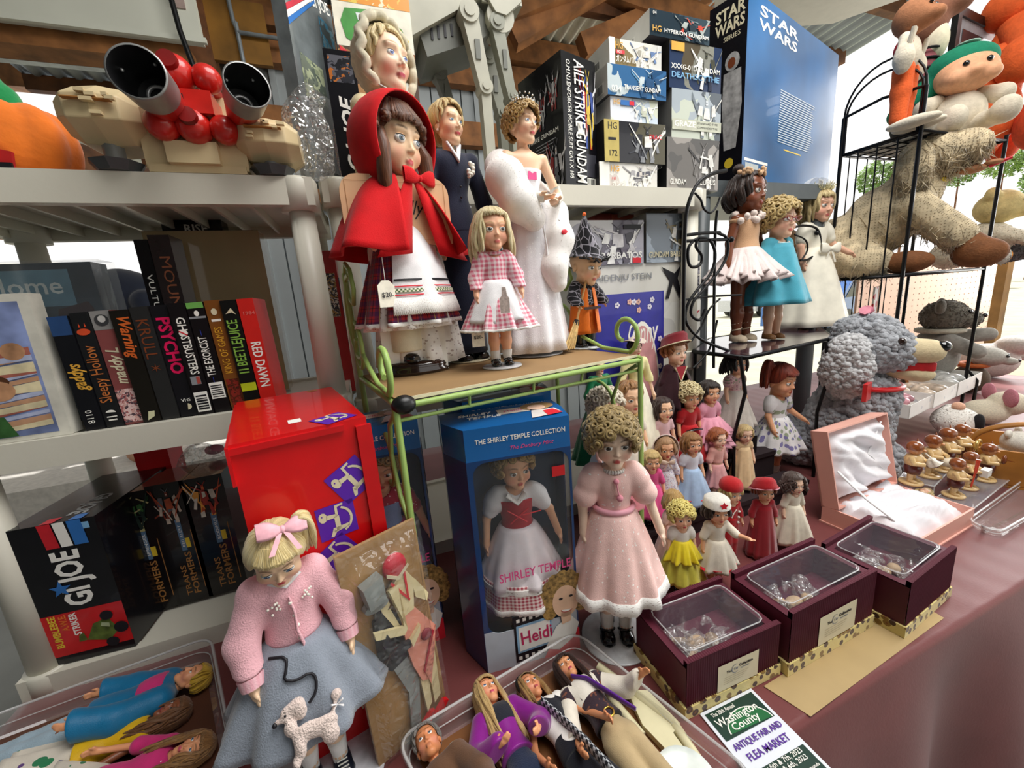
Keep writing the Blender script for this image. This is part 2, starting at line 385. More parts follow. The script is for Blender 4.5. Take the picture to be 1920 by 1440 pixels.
def head_mesh(kind):
 if kind in _head:return _head[kind]
 s=SDF((-.6,-.62,-.35),(.6,.66,1.1),.0165 if kind!='small' else.028)
 lady=kind=='lady';k=.07
 if lady:
  s.ell((0,.08,.63),(.34,.42,.36),k);s.ell((0,-.08,.44),(.265,.30,.38),k)
  s.ell((0,-.25,.09),(.10,.10,.09),.12);s.ell((.16,-.20,.38),(.11,.10,.10),.1);s.ell((-.16,-.20,.38),(.11,.10,.10),.1)
  s.cap((.2,0,.25),(.05,-.22,.09),.09,.07,.1);s.cap((-.2,0,.25),(-.05,-.22,.09),.09,.07,.1)
  s.cap((0,-.365,.50),(0,-.425,.36),.022,.036,.05);s.ell((.045,-.385,.345),.026,.03);s.ell((-.045,-.385,.345),.026,.03)
  ez,ex,er=.505,.135,.068;mz=.215;mw=.085
 else:
  s.ell((0,.06,.62),(.385,.43,.38),k);s.ell((0,-.08,.40),(.315,.29,.36),k)
  s.ell((.185,-.2,.30),(.135,.12,.125),.1);s.ell((-.185,-.2,.30),(.135,.12,.125),.1);s.ell((0,-.24,.09),(.12,.11,.09),.12)
  s.cap((0,-.36,.45),(0,-.405,.345),.016,.036,.05);s.ell((.035,-.38,.33),.024,.03);s.ell((-.035,-.38,.33),.024,.03)
  ez,ex,er=.475,.155,.085;mz=.195;mw=.072
 for sx in(-1,1):
  s.ell((sx*ex,-.42,ez),(.10,.085,.068),.07,True)
  s.ell((sx*(.37 if not lady else.325),.05,.42),(.04,.07,.10),.03)
  s.cap((sx*.07,-.345,ez+.115),(sx*(ex+.06),-.30,ez+.125),.02,.02,.08)
 s.cap((-mw*.55,-.345 if not lady else-.352,mz+.018),(mw*.55,-.345 if not lady else-.352,mz+.018),.026,k=.025)
 s.cap((-mw*.4,-.34 if not lady else-.345,mz-.022),(mw*.4,-.34 if not lady else-.345,mz-.022),.03,k=.025)
 s.cap((0,.06,.18),(0,.09,-.28),.17 if not lady else.145,.155 if not lady else.14,.06)
 me=s.mesh('head_'+kind,[])
 v=coords(me);x,y,z=v.T;front=(y<-.1)
 lip=np.exp(-(((np.abs(x)/(mw*1.05))**2+((z-mz-.004+.10*np.abs(x))/.045)**2))**3)*front
 bl=np.exp(-(((np.abs(x)-.2)/.11)**2+((z-.29)/.10)**2))*front
 bz=ez+.148-(np.abs(x)-ex-.01)**2*2.4
 br=np.exp(-(((z-bz)/.017)**4+((np.abs(x)-ex)/(.095))**6))*front*(y<-.2)
 a=me.attributes.new('face','FLOAT_COLOR','POINT');d=np.stack([lip,bl,br,np.ones_like(x)],1).astype(np.float32);a.data.foreach_set('color',d.ravel())
 _head[kind]=(me,ez,ex,er);return _head[kind]
_eye={}
def eye_mesh(iris,lid,lash,small,big):
 k=(iris,lid,lash,small,big)
 if k in _eye:return _eye[k]
 b=MB();n=12 if small else 18
 angs=[0,7,15,16,24,34,36,50,70,95];
 if big:angs=[0,9,19,20,32,46,48,60,78,95]
 for i in range(len(angs)-1):
  mi=2 if angs[i+1]<=angs[2]else(1 if angs[i+1]<=angs[5]else 0)
  rows=[[(sin(radians(a))*cos(2*pi*j/n),-cos(radians(a)),sin(radians(a))*sin(2*pi*j/n))for j in range(n)]for a in(angs[i]+.01,angs[i+1])]
  b.grid(rows,mi,True,flip=False)
 b.ell((.17,-.97,.2),(.07,.05,.07),6,4,0)
 R=1.07;rows=[]
 for j in range(5):
  el=radians(40+j*13);rows.append([(R*cos(el)*sin(t),-R*cos(el)*cos(t),R*sin(el))for t in np.linspace(-1.5,1.5,13)])
 b.grid(rows,3)
 el=radians(37);b.tube([(1.09*cos(el-.12*t*t)*sin(t),-1.09*cos(el-.12*t*t)*cos(t),1.09*sin(el-.12*t*t))for t in np.linspace(-1.25,1.25,11)],[.02]+[.075]*9+[.02],5,4)
 me_o=b.build('eye_tmp',[pm('#f2efe9',.1,var=.01,coat=.5),pm(iris,.08,coat=.8,var=.1),pm('#0c0a0a',.05,coat=.8),lid,pm(lash,.6)])
 me=me_o.data;bpy.data.objects.remove(me_o);_eye[k]=me;return me
PROP={'child':dict(hh=.242,chin=.758,nr=.036,sz=.722,sx=.082,chest=(.078,.058),wz=.56,waist=(.072,.058),hz=.47,hip=(.078,.062),lx=.043,kz=.23,az=.052,leg=(.047,.036,.038,.025),arm=(.030,.024,.019),ua=.138,fa=.128,hand=.058),'lady':dict(hh=.138,chin=.862,nr=.020,sz=.815,sx=.088,chest=(.066,.05),wz=.645,waist=(.046,.038),hz=.53,hip=(.070,.052),lx=.037,kz=.28,az=.05,leg=(.042,.028,.030,.017),arm=(.022,.017,.013),ua=.165,fa=.145,hand=.07),'girl':dict(hh=.178,chin=.820,nr=.028,sz=.783,sx=.080,chest=(.070,.053),wz=.605,waist=(.060,.048),hz=.505,hip=(.072,.056),lx=.040,kz=.25,az=.05,leg=(.044,.032,.034,.022),arm=(.027,.021,.017),ua=.14,fa=.13,hand=.062),'baby':dict(hh=.36,chin=.60,nr=.05,sz=.575,sx=.095,chest=(.095,.075),wz=.44,waist=(.10,.08),hz=.36,hip=(.10,.08),lx=.06,kz=.19,az=.06,leg=(.06,.05,.048,.036),arm=(.036,.03,.024),ua=.105,fa=.095,hand=.055),}
def vnorm(v):v=Vector(v);return v.normalized()
class Doll:
 def __init__(s,loc,h,yaw,label,prop='child',skin='#e8b898',lip='#c2444a',blush='#e08a78',brow='#6a4a30',group=None,arms=None,M=None,gloss=.35,cat='doll',small=False,name='doll',legs=None):
  s.t=thing(name,label,cat,loc,radians(yaw),group,h)
  if M is not None:s.t.matrix_world=M@Matrix.Diagonal((h,h,h,1))
  s.p=PROP[prop];s.prop=prop;s.h=h;s.small=small;s.skin=skinmat(skin,lip,blush,brow,gloss)
  p=s.p;s.J={}
  for sx,key in((-1,'L'),(1,'R')):
   u,f=(arms or{}).get(key,((.38,.0,-1),(.12,-.3,-1)))
   sh=Vector((sx*p['sx'],0,p['sz']));el=sh+vnorm((sx*u[0],u[1],u[2]))*p['ua'];wr=el+vnorm((sx*f[0],f[1],f[2]))*p['fa']
   s.J[key]=(sh,el,wr,vnorm((sx*f[0],f[1],f[2])))
  s.legs=legs or{}
 def leg(s,key):
  p=s.p;sx=-1 if key=='L' else 1;o=s.legs.get(key,(0,0))
  return[Vector((sx*p['lx'],0,p['hz']-.02)),Vector((sx*p['lx']+o[0]*.5,o[1]*.5,p['kz'])),Vector((sx*p['lx']+o[0],o[1],p['az']))]
 def body(s,fingers=True,vox=None,name='body',hidefeet=False):
  p=s.p;vox=vox or(.009 if s.small else.0055)
  s1=SDF((-.42,-.24,-.01),(.42,.2,p['chin']+.06),vox)
  cz=p['sz']-.045
  s1.ell((0,0,cz),(*p['chest'],.075),.04);s1.ell((0,0,p['wz']),(*p['waist'],.09),.05);s1.ell((0,.004,p['hz']),(*p['hip'],.075),.05)
  s1.cap((0,.005,p['sz']-.02),(0,.008,p['chin']+.03),p['nr']*1.15,p['nr'],.03)
  for key in 'LR':
   sx=-1 if key=='L' else 1;sh,el,wr,d=s.J[key];a=p['arm']
   s1.cap((0,0,p['sz']-.015),sh,a[0]*1.05,a[0],.035);s1.chain([sh,el,wr],(a[0],a[1],a[2]),.012)
   hl=p['hand'];side=Vector((0,-1,0));side=(side-d*side.dot(d)).normalized();inn=d.cross(side)*(1)
   if inn.x*sx>0:inn=-inn
   pc=wr+d*hl*.42;r=hl*.2
   s1.cap(wr,wr+d*hl*.15,a[2]*.9,r*.9,.008);s1.cap(pc-side*r*.55,pc+side*r*.55,r*.62,k=.01);s1.cap(wr+d*hl*.15,pc,r*.85,r*.8,.01)
   if fingers:
    fr=max(hl*.078,vox*.75)
    for i,(off,ln)in enumerate(((-.78,.40),(-.27,.50),(.25,.54),(.76,.48))):
     b0=wr+d*hl*.5+side*r*off*1.05;b1=b0+d*hl*ln*.55+inn*hl*.05;b2=b1+d*hl*ln*.42+inn*hl*.13
     s1.chain([b0,b1,b2],(fr*1.1,fr,fr*.85),vox*.8)
    t0=wr+d*hl*.2+side*r*.8;t1=t0+(d*.55+side*.8+inn*.25).normalized()*hl*.28;t2=t1+(d*.95+side*.1+inn*.3).normalized()*hl*.22
    s1.chain([t0,t1,t2],(fr*1.4,fr*1.15,fr*.9),vox*1.2)
   l=s.leg(key);g=p['leg'];mid=l[1].lerp(l[2],.35)
   s1.chain([l[0],l[1],mid,l[2]],(g[0],g[1],g[2],g[3]),.015)
   if not hidefeet:
    s1.cap(l[2],l[2]+Vector((0,-.005,-p['az']+.022)),g[3],.022,.015);s1.cap(Vector((l[2].x,l[2].y+.008,.02)),Vector((l[2].x*1.08,l[2].y-.042,.015)),.018,.013,.012)
  me=s1.mesh('doll_body',s.skin);s.bodyo=link(name,me,s.t);return s
 def head(s,kind=None,yaw=0,tilt=0,roll=0,iris='#3a2a1c',lash='#20140e',big=False,scale=1.0,eyes=True):
  kind=kind or('lady' if s.prop=='lady' else 'child');me,ez,ex,er=head_mesh(kind)
  key=(kind,s.skin.name)
  if key not in _head:m2=me.copy();m2.materials.clear();m2.materials.append(s.skin);_head[key]=m2
  H=link('head',_head[key],s.t,(0,-.004,s.p['chin']),(radians(tilt),radians(roll),radians(yaw)));H.scale=(s.p['hh']*scale,)*3;s.H=H
  if eyes:
   em=eye_mesh(iris,s.skin,lash,s.small,big)
   for sx in(-1,1):
    e=link('eye',em,H,(sx*ex,-.318+(.0 if kind!='lady' else.012),ez),(0,0,radians(sx*7)));e.scale=(er*1.0,er*.62,er*.74)
  return s
 def top(s,m,t=.008,sleeve=.95,puff=0.0,zlo=None,neck=None,cuff=0.0,name='top',vox=None,wide=1.0,zhi=None,flare=0.0,thick=1.0):
  p=s.p;vox=vox or(.009 if s.small else.0055);zlo=p['wz']if zlo is None else zlo
  s1=SDF((-.42,-.24,zlo-.03),(.42,.2,p['chin']+.06),vox);cz=p['sz']-.045
  s1.ell((0,0,cz),(p['chest'][0]+t,p['chest'][1]+t,.075+t),.04);s1.ell((0,0,p['wz']),((p['waist'][0]+t)*wide,(p['waist'][1]+t)*wide,.10),.05)
  if zlo<p['wz']-.02:s1.ell((0,0,p['hz']),((p['hip'][0]+t)*wide,(p['hip'][1]+t)*wide,.1+t),.06)
  for key in 'LR':
   sh,el,wr,d=s.J[key];a=p['arm']
   s1.cap((0,0,p['sz']-.02),sh,a[0]+t*1.1,a[0]+t,.03)
   if sleeve>0:
    tot=p['ua']+p['fa'];L=sleeve*tot;e1=min(1,L/p['ua']);q=sh.lerp(el,e1)
    s1.cap(sh,q,(a[0]+t)*thick,(a[0]*.95+t*1.1+flare)*thick,.02)
    if L>p['ua']:
     q2=el.lerp(wr,min(1,(L-p['ua'])/p['fa']));s1.cap(el,q2,(a[1]+t*1.3)*thick,(a[2]+t*1.2)*thick+flare,.02)
     if cuff:s1.cap(q2,q2+d*cuff*.4,a[2]+t*1.6,k=.006)
    elif cuff:s1.cap(q,q+(el-sh).normalized()*.004,a[0]+t*1.7+cuff*.3,k=.006)
    if puff:s1.ell(sh+(el-sh)*.32+Vector((0,0,.005)),(puff,puff*.95,puff*1.05),.02)
  z=s1.ax[2];s1.d=np.maximum(s1.d,(zlo-z)[None,None,:].astype(np.float32))
  nk=p['sz']+.012 if neck is None else neck
  s1.cap((0,-.006,nk),(0,-.012,nk+.2),p['nr']*1.5,p['nr']*1.5,.01,True)
  if zhi:s1.d=np.maximum(s1.d,(z-zhi)[None,None,:].astype(np.float32))
  me=s1.mesh('doll_top',m);v=coords(me);ids=np.empty(len(me.loops),np.int32);me.loops.foreach_get('vertex_index',ids)
  uv=me.uv_layers.new(name='UVMap');uvs=np.stack([v[ids,0]+v[ids,1]*.6,v[ids,2]],1);uv.data.foreach_set('uv',uvs.ravel().astype(np.float32))
  o=link(name,me,s.t);o['_top']=1;s.topo=o;del o['_top'];return s
 def skirt(s,z0,z1,r0,r1,m,n=14,amp=.12,depth=.85,flare=.75,name='skirt',tilt=0.0,seed=0,sector=None,hem=None,hemw=.02,cx=0,cy=0,thick=.006,wave=0.0,scal=0):
  """pleated bell from the waist z0 down to the hem z1; sector limits it to an arc of degrees, front being 0"""
  R=random.Random(seed+11);nu=96 if not s.small else 56;nv=12;ph=[R.uniform(0,6.28)for _ in range(4)];rows=[];uvs=[]
  a0,a1=(-180,180)if not sector else sector
  full=not sector
  def pt(i,v,dr=0.0):
   th=radians(a0+(a1-a0)*i/nu);q=v**flare;r=r0+(r1-r0)*q
   f=sin(n*th+ph[0]+.6*sin(2*th+ph[1]))*.7+.4*sin((n*1.7//1)*th+ph[2]);r*=1+amp*(v**1.1)*f*.95;r+=dr
   z=z0+(z1-z0)*v+tilt*v*cos(th)+wave*v*f*.5-(scal and.006*abs(sin(scal*th))*(v>.99))
   return(cx+r*sin(th),cy-r*depth*cos(th),z)
  for j in range(nv+1):
   v=j/nv;rows.append([pt(i,v)for i in range(nu if full else nu+1)])
   rr=r0+(r1-r0)*v**flare;uvs.append([(i/nu*(a1-a0)/360*6.283*max(r0,r1)*.85,z0+(z1-z0)*v)for i in range(nu+1)])
  b=MB();b.grid(rows,0,full,False,uvs)
  mats=[m]
  if hem is not None:
   mats.append(hem);k=hemw/abs(z1-z0);rr=[];uu=[]
   for j in range(3):
    v=1-k+k*1.25*j/2;rr.append([pt(i,v,.003)for i in range(nu if full else nu+1)]);uu.append([(i/nu*6.283*r1*.85,z1*0+v)for i in range(nu+1)])
   if not full:pass
   rr[2]=[(p[0],p[1],p[2]-.004*(i%2))for i,p in enumerate(rr[2])]
   b.grid(rr,1,full,False,uu)
  return b.build(name,mats,s.t,solid=thick)
 def sock(s,m,z1=.10,name='sock'):
  for key in 'LR':
   l=s.leg(key);a=l[2];b=MB();p=s.p;r=p['leg'][3]
   tz=lambda z:a.lerp(l[1],max(0,(z-a.z)/(l[1].z-a.z)))
   b.tube([Vector((a.x,a.y-.004,.018)),a,tz(z1*.8),tz(z1*.97),tz(z1)],[r*1.15,r*1.18,r*1.4,r*1.5,r*1.25],12);b.build(name,m,s.t)
  return s
 def shoe(s,m,strap=True,L=.10,w=.033,sole=None,heel=0.0,boot=0.0,name='shoe',lace=None):
  for key in 'LR':
   a=s.leg(key)[2];sx=-1 if key=='L' else 1;b=MB()
   c=Vector((a.x*1.06,a.y,0));rows=[]
   for j,(q,wd,top)in enumerate(((-.45,.5,.6),(-.38,.85,1.0),(-.15,.95,.85),(.1,.95,.62),(.32,1.0,.55),(.5,.8,.45),(.56,.45,.3))):
    y=c.y-q*L-.012;row=[];
    for k in range(14):
     t=2*pi*k/14;zz=sin(t);z=(max(0.0,zz)*top*.062+.0)+.004+heel*max(0,.1-q)*.6
     row.append((c.x+cos(t)*w*wd,y,z if zz>0 else.001))
    rows.append(row)
   b.grid(rows,0,True);b.cap(rows[0],0,flip=True);b.cap(rows[-1],0)
   sol=sole or m
   b.prism([(c.x+cos(t)*w*1.05*(1 if sin(t)>0 else.92),c.y-.012-.06*L-sin(t)*L*.56)for t in np.linspace(0,2*pi,16)[:-1]],0,.006,1)
   if strap:b.tube([(a.x-w*.95,a.y,.03),(a.x-w*.6,a.y-.022,.042),(a.x,a.y-.03,.046),(a.x+w*.6,a.y-.022,.042),(a.x+w*.95,a.y,.03)],.005,6,0)
   if boot:b.tube([(a.x,a.y,.02),(a.x,a.y,boot*.6),(a.x,a.y,boot)],[s.p['leg'][3]*1.35,s.p['leg'][3]*1.4,s.p['leg'][3]*1.55],12,0)
   if lace:
    for q in range(4):b.tube([(a.x-w*.5,a.y-.028-q*.011,.042-q*.004),(a.x+w*.5,a.y-.033-q*.011,.043-q*.004)],.003,4,2)
   b.build(name,[m,sol]+([lace]if lace else[]),s.t)
  return s
 def pants(s,m,z1=.06,t=.012,z0=None,flare=0.0,name='trousers',puff=0.0):
  p=s.p;vox=.009 if s.small else.006;s1=SDF((-.3,-.2,z1-.02),(.3,.2,p['wz']+.06),vox);z0=z0 or p['wz']
  s1.ell((0,.004,p['hz']),(p['hip'][0]+t,p['hip'][1]+t,.085),.04);s1.ell((0,0,p['wz']),(p['waist'][0]+t,p['waist'][1]+t,.06),.05)
  for key in 'LR':
   l=s.leg(key);g=p['leg'];top=l[0];e=l[1].lerp(l[2],max(0,min(1,(p['kz']-z1)/(p['kz']-p['az']))))if z1<p['kz']else l[0].lerp(l[1],(l[0].z-z1)/(l[0].z-l[1].z))
   if z1<p['kz']:s1.chain([top,l[1],e],(g[0]+t,g[1]+t+puff*.6,g[3]+t*1.2+flare+puff),.02)
   else:s1.cap(top,e,g[0]+t,g[1]+t*1.2+flare,.02)
  s1.d=np.maximum(s1.d,np.maximum(z1-s1.ax[2],s1.ax[2]-z0)[None,None,:].astype(np.float32))
  me=s1.mesh('doll_trousers',m);v=coords(me);ids=np.empty(len(me.loops),np.int32);me.loops.foreach_get('vertex_index',ids)
  me.uv_layers.new(name='UVMap').data.foreach_set('uv',np.stack([v[ids,0]+v[ids,1]*.5,v[ids,2]],1).ravel().astype(np.float32));link(name,me,s.t);return s
 def stand(s,disc='#dfe2e4',r=.2,rod=True,label=None,group='doll stands'):
  b=MB();T=thing('doll_stand',label,'doll stand',s.t.location.copy()-Vector((0,0,.004)),s.t.rotation_euler.z,group,s.h)
  z=.003/s.h;b.lathe([(0,0),(r,0),(r,z*.6),(r*.97,z),(0,z)],40);b.build('base',pm(disc,.25,coat=.4),T)
  if rod:
   c=MB();c.tube([(0,.075,0),(0,.075,s.p['wz'])],.009,10);c.tube([(-.06,-.02,s.p['wz']),(-.07,.03,s.p['wz']),(0,.075,s.p['wz']),(.07,.03,s.p['wz']),(.06,-.02,s.p['wz'])],.005,6)
   c.build('support_rod',pm('#c9ccd0',.25,.8),T)
  return s
 def hair(s,col,style='long',L=.5,fringe=.5,vol=1.0,seed=1,dark=None,wave=.03,part=0.0,name='hair',back=None,n=46,front=38,curl=.1,thick=.055,hs=60.0):
  R=random.Random(seed);b=MB();c=Vector((0,.06,.60));r=Vector((.425*vol,.475*vol,.44*vol))
  if s.prop=='lady':r=Vector((.375*vol,.46*vol,.415*vol))
  def lim(th):
   a=abs(math.degrees((th+pi)%(2*pi)-pi))
   f0=52+fringe*34
   if a<front:return f0
   if a<front+28:return f0+(106-f0)*((a-front)/28)
   return 106+(20*(a-front-28)/(180-front-28))
  def pt(th,ph,o=1.0):
   ph=radians(ph);return c+Vector((r.x*sin(ph)*sin(th),-r.y*sin(ph)*cos(th),r.z*cos(ph)))*o
  nu,nv=(64,10)if not s.small else(36,7);rows=[];uvs=[]
  for j in range(nv+1):
   row=[]
   for i in range(nu):
    th=2*pi*i/nu;ph=lim(th)*j/nv;rip=1+.012*sin(th*23+seed)+.01*sin(th*9+2*seed)
    row.append(pt(th,max(.5,ph),rip*(1.0 if j<nv else.96)))
   rows.append(row);uvs.append([(i/nu,j/nv*.6)for i in range(nu+1)])
  b.grid(rows,0,True,False,uvs)
  m=hairmat(col,dark,hs)
  def lock(th,L,flare=.06,w=.0,rad=thick,start=None,curlr=0.0,turns=2.0,inward=0.0):
   p0=pt(th,start if start is not None else lim(th)*.80,1.0);out=Vector((sin(th),-cos(th),0));side=Vector((cos(th),sin(th),0));path=[pt(th,(start or lim(th)*.80)*.55,1.0),p0];ph=R.uniform(0,6.28)
   N=9 if not curlr else 20
   for k in range(1,N+1):
    t=k/N;q=p0+Vector((0,0,-L*t))+out*(flare*sin(min(1,t*1.2)*pi*.6)-inward*t*t)+side*w*sin(t*6+ph)
    if curlr:q+=(out*cos(turns*2*pi*t+ph)+side*sin(turns*2*pi*t+ph))*curlr*min(1,t*3)
    path.append(q)
   rr=[rad*.5,rad]+[rad*(1.05-.25*(k/N)**2)*(1 if k<N else.35)for k in range(1,N+1)]
   b.tube(path,rr,6 if not s.small else 5,0,1.0,u0=R.random())
  sides=lambda:[front+8+(180-front-8)*R.random()for _ in range(n)]
  if style in('long','bob','wavy'):
   for a in sides():
    for sg in(-1,1):
     if R.random()<.55:lock(radians(sg*a)+part,L*R.uniform(.85,1.08),R.uniform(.02,.10),wave*R.uniform(.5,1.5),thick*R.uniform(.8,1.2),inward=(.16 if style=='bob' else 0))
  if fringe>.2 and style!='updo':
   for k in range(int(18)):
    th=radians(-front+2*front*k/17);lock(th,.05+R.uniform(0,.06),.015,.01,.04,start=lim(th)*.9)
  if style=='ringlets':
   for a in[front+6+k*(180-front-6)/8 for k in range(9)]:
    for sg in(-1,1):lock(radians(sg*a),L*R.uniform(.9,1.1),.05,0,thick*.9,curlr=curl*.6,turns=3)
  if style in('pincurl','curly'):
   cnt=n;ga=pi*(3-sqrt(5))
   for k in range(cnt):
    ph=math.degrees(math.acos(1-1.62*(k+.5)/cnt));th=(k*ga)%(2*pi)
    if ph>lim(th)*1.02+8:continue
    ctr=pt(th,ph,1.04+R.uniform(-.02,.04));nrm=(ctr-c).normalized();ax=nrm.orthogonal().normalized();ay=nrm.cross(ax);a0=R.uniform(0,6.28)
    path=[];rr=[];T=2.1 if style=='pincurl' else 1.5;N=24 if style=='pincurl' else 12
    cr=curl*R.uniform(.8,1.2)
    for q in range(N+1):
     t=q/N;A=a0+t*T*2*pi;rad=cr*(1-.72*t);path.append(ctr+(ax*cos(A)+ay*sin(A))*rad+nrm*(.02+.10*t*curl*6));rr.append(thick*(.85-.25*t))
    b.tube(path,rr,6 if not s.small else 5,u0=R.random())
  if style=='updo':
   for k in range(30):
    th=R.uniform(0,2*pi);path=[pt(th+R.uniform(-.1,.1),lim(th)*(1-t),1.02+.03*sin(t*3))for t in np.linspace(0,.95,8)];b.tube(path,[.02]+[.045]*6+[.03],5,u0=R.random())
  if style=='ponytail':
   q0=pt(back or pi*.8,42,1.05)
   b.ell(q0,(.11,.11,.1),10,6)
   for k in range(26):
    d=Vector((R.uniform(-.13,.13),R.uniform(-.1,.13),0));o=(q0-c).normalized();path=[q0+o*.05]
    for t in np.linspace(.15,1,9):path.append(q0+o*(.32*sin(min(1,t*1.3)*pi/2)-.12*t*t)+Vector((0,0,.12*sin(t*pi)-L*t*t))+d*t*1.1)
    b.tube(path,[.05]+[.065]*7+[.05,.015],6,u0=R.random())
  s.hp=pt;s.hb=b
  o=b.build(name,m,s.H);s.hairo=o;return s
 def part(s,b,name,mats,parent=None,**k):return b.build(name,mats,parent or s.t,**k)
TZ=.75
DK=1.255
sun=bpy.data.lights.new('sun','SUN');sun.energy=3.2;sun.angle=.02;so=bpy.data.objects.new('sun',sun);C.objects.link(so)
so.rotation_euler=Vector((-.55,-.25,-1)).to_track_quat('-Z','Y').to_euler()
WOOD=pm('#8a5a30',.7,var=.3,scale=9,bump=.3);WOOD2=pm('#6f4526',.7,var=.3,scale=9,bump=.3)
STEEL=pm('#9aa2a6',.5,.3,var=.08,scale=3);PLAST=pm('#d9d5c6',.38,var=.03,scale=4,bump=.05,bscale=90);WHITE=pm('#efeee8',.45,var=.03)
BLACK=pm('#131314',.35);IRON=pm('#1c1c1e',.38,.6,var=.2)
def slab(name,x0,x1,y0,y1,z0,z1,m,**k):b=MB();b.box(x0,x1,y0,y1,z0,z1);return b.build(name,m,**k)
struct(slab('floor',-5,6,-4,3.3,-.1,0,pm('#8b8d88',.6,var=.12,scale=3,bump=.1)))
struct(slab('exterior_ground',-30,60,3.3,60,-.25,-.1,pm('#b8b49c',.9,var=.1,scale=2)))
struct(slab('exterior_ground',6,60,-20,3.3,-.25,-.1,pm('#b4b090',.9,var=.1,scale=2)))
ceil=struct(slab('ceiling',-5,4.6,-4,4.4,3.9,3.95,pm('#8f969b',.6,.2)))
def corr(x0,x1,y0,y1,z0,z1,along='x',n=40,a=.018):
 b=MB();rows=[]
 for j in range(2):
  row=[]
  for i in range(n*6+1):
   t=i/(n*6);row.append((x0+(x1-x0)*t,y0+(y1-y0)*j,z0+(z1-z0)*j+a*sin(2*pi*n*t)))
  rows.append(row)
 return b.grid(rows)
corr(-2,1.0,1.5,4.4,3.45,3.2,n=26).build('roofing_sheet',STEEL,ceil,solid=.004)
corr(1.0,2.0,1.5,4.4,3.45,3.2,n=12).build('skylight_sheet',pm('#e9ead8',.3,var=.05),ceil,solid=.004)
corr(2.0,4.5,1.5,4.4,3.45,3.2,n=22).build('roofing_sheet',STEEL,ceil,solid=.004)
def beam(name,a,c,r,m,parent,r2=None):
 """a squared timber from a to c"""
 a,c=Vector(a),Vector(c);d=(c-a);u=d.normalized();s=u.cross(Vector((0,0,1))).normalized()*r;t=u.cross(s).normalized()*(r2 or r);b=MB()
 q=[(-1,-1),(1,-1),(1,1),(-1,1)]
 A=[a+s*i+t*j for i,j in q];B=[c+s*i+t*j for i,j in q]
 for k in range(4):b.quad([A[k],A[(k+1)%4],B[(k+1)%4],B[k]],0,[(0,0),(.1,0),(.1,d.length),(0,d.length)])
 b.cap(A,flip=True);b.cap(B);return b.build(name,m,parent)
for i in range(6):beam('purlin',(-2,1.7+i*.5,3.38-i*.043),(4.4,1.7+i*.5,3.38-i*.043),.03,WOOD2,ceil,.05)
for px0,py0,px1,py1 in((960,70,1180,-60),(1080,-40,1340,50),(1090,90,1420,-50),(940,30,1100,-40)):
 beam('rafter',Y(px0,py0,2.7),Y(px1,py1,2.5),.05,WOOD,ceil,.07)
wb=struct(slab('wall_back',-.66,2.6,3.22,3.26,0,3.4,STEEL))
for i in range(14):
 x=-.64+i*.225;b=MB();b.box(x,x+.215,3.19,3.22,0,3.4);b.box(x+.09,x+.125,3.17,3.19,0,3.4);b.build('steel_panel',pm('#959b9c',.5,.2,var=.06,scale=2),wb)
for p0 in(38,105,232,360):
 z=Y(620,p0,3.1).z;b=MB();b.box(-.66,2.6,3.09,3.17,z-.08,z+.08);b.build('girt',WOOD,wb)
b=MB();b.box(-.72,-.58,3.0,3.14,0,3.4);b.build('timber_post',WOOD2,wb)
z=Y(500,70,3.05).z;b=MB();b.box(-.60,-.28,3.03,3.06,z-.16,z+.16);b.build('plywood_board',pm('#8f6424',.6,var=.2,scale=6),wb)
b=MB();q=Y(430,40,3.0);b.tube([(q.x,3.0,q.z+.4),(q.x+.02,3.0,q.z),(q.x+.03,3.0,q.z-.05),(q.x+.5,3.0,q.z-.06)],.012,8);b.tube([(q.x+.03,3.0,q.z),(q.x+.04,3.0,q.z-.9)],.012,8);b.build('conduit',pm('#8f979c',.4,.5),wb)
wl=struct(slab('wall_left',-5,-4.9,-4,3.3,0,3.9,STEEL))
zb=Y(200,62,2.62).z;zt=min(zb+.8,3.86)
hd=struct(slab('trim_1',-4.9,-.62,2.66,2.8,Y(200,100,2.66).z,Y(200,60,2.66).z,WOOD))
b=MB();xE=Y(376,60,2.6).x;b.box(-4.9,xE,2.6,2.64,zb,zt);b.box(-4.9,xE+.02,2.58,2.6,zb-.01,zb+.012);sg=b.build('white_signboard',pm('#d3d4c6',.5,var=.04,scale=3));tag(sg,'big white board hung under the roof over the left opening','sign')
b=MB();b.box(xE-.09,xE-.04,2.59,2.598,zb+.13,zb+.2);b.build('tape_patch',pm('#a9948c',.8),sg)
b=MB();b.tube([(-.6,2.55,zt),(-.62,2.54,zb+.3),(-.6,2.53,zb),(-.56,2.53,zb-.25)],.012,8);tag(b.build('black_cable',BLACK),'black cable hanging down beside the white board','cable')
z2=Y(200,108,2.8).z
b=MB();b.box(-4.9,-.6,2.8,2.84,z2-.05,z2+.01);struct(b.build('trim_2',pm('#c2cdd6',.4,.4)))
lt=struct(slab('roof_lean_to',-5,-.7,4.4,7.4,2.9,2.94,pm('#c9cfd2',.6)))
for i in range(12):
 x=-5+i*.40;beam('rafter',(x,3.0,2.35),(x+.75,6.8,2.62),.035,WOOD2,lt,.07)
zz=Y(200,158,4.6).z;beam('header_beam',(-5,4.6,zz),(-.8,4.6,zz),.05,WOOD,lt,.09)
for pxx in(-90,560):
 q=Y(pxx,300,6.5);b=MB();b.box(q.x-.06,q.x+.06,6.44,6.56,-.1,2.9);b.build('timber_post',pm('#e6e3dc',.6),lt)
struct(slab('added_wall_front',-5,.6,-4.1,-4,0,3.9,pm('#6f6a60',.8)))  # unseen wall added behind the camera to darken reflections and cut ambient light
struct(slab('added_wall_low',.6,6,-4.1,-4,0,1.0,pm('#6f6a60',.8)))  # unseen wall added alongside, kept low so some fill light gets in
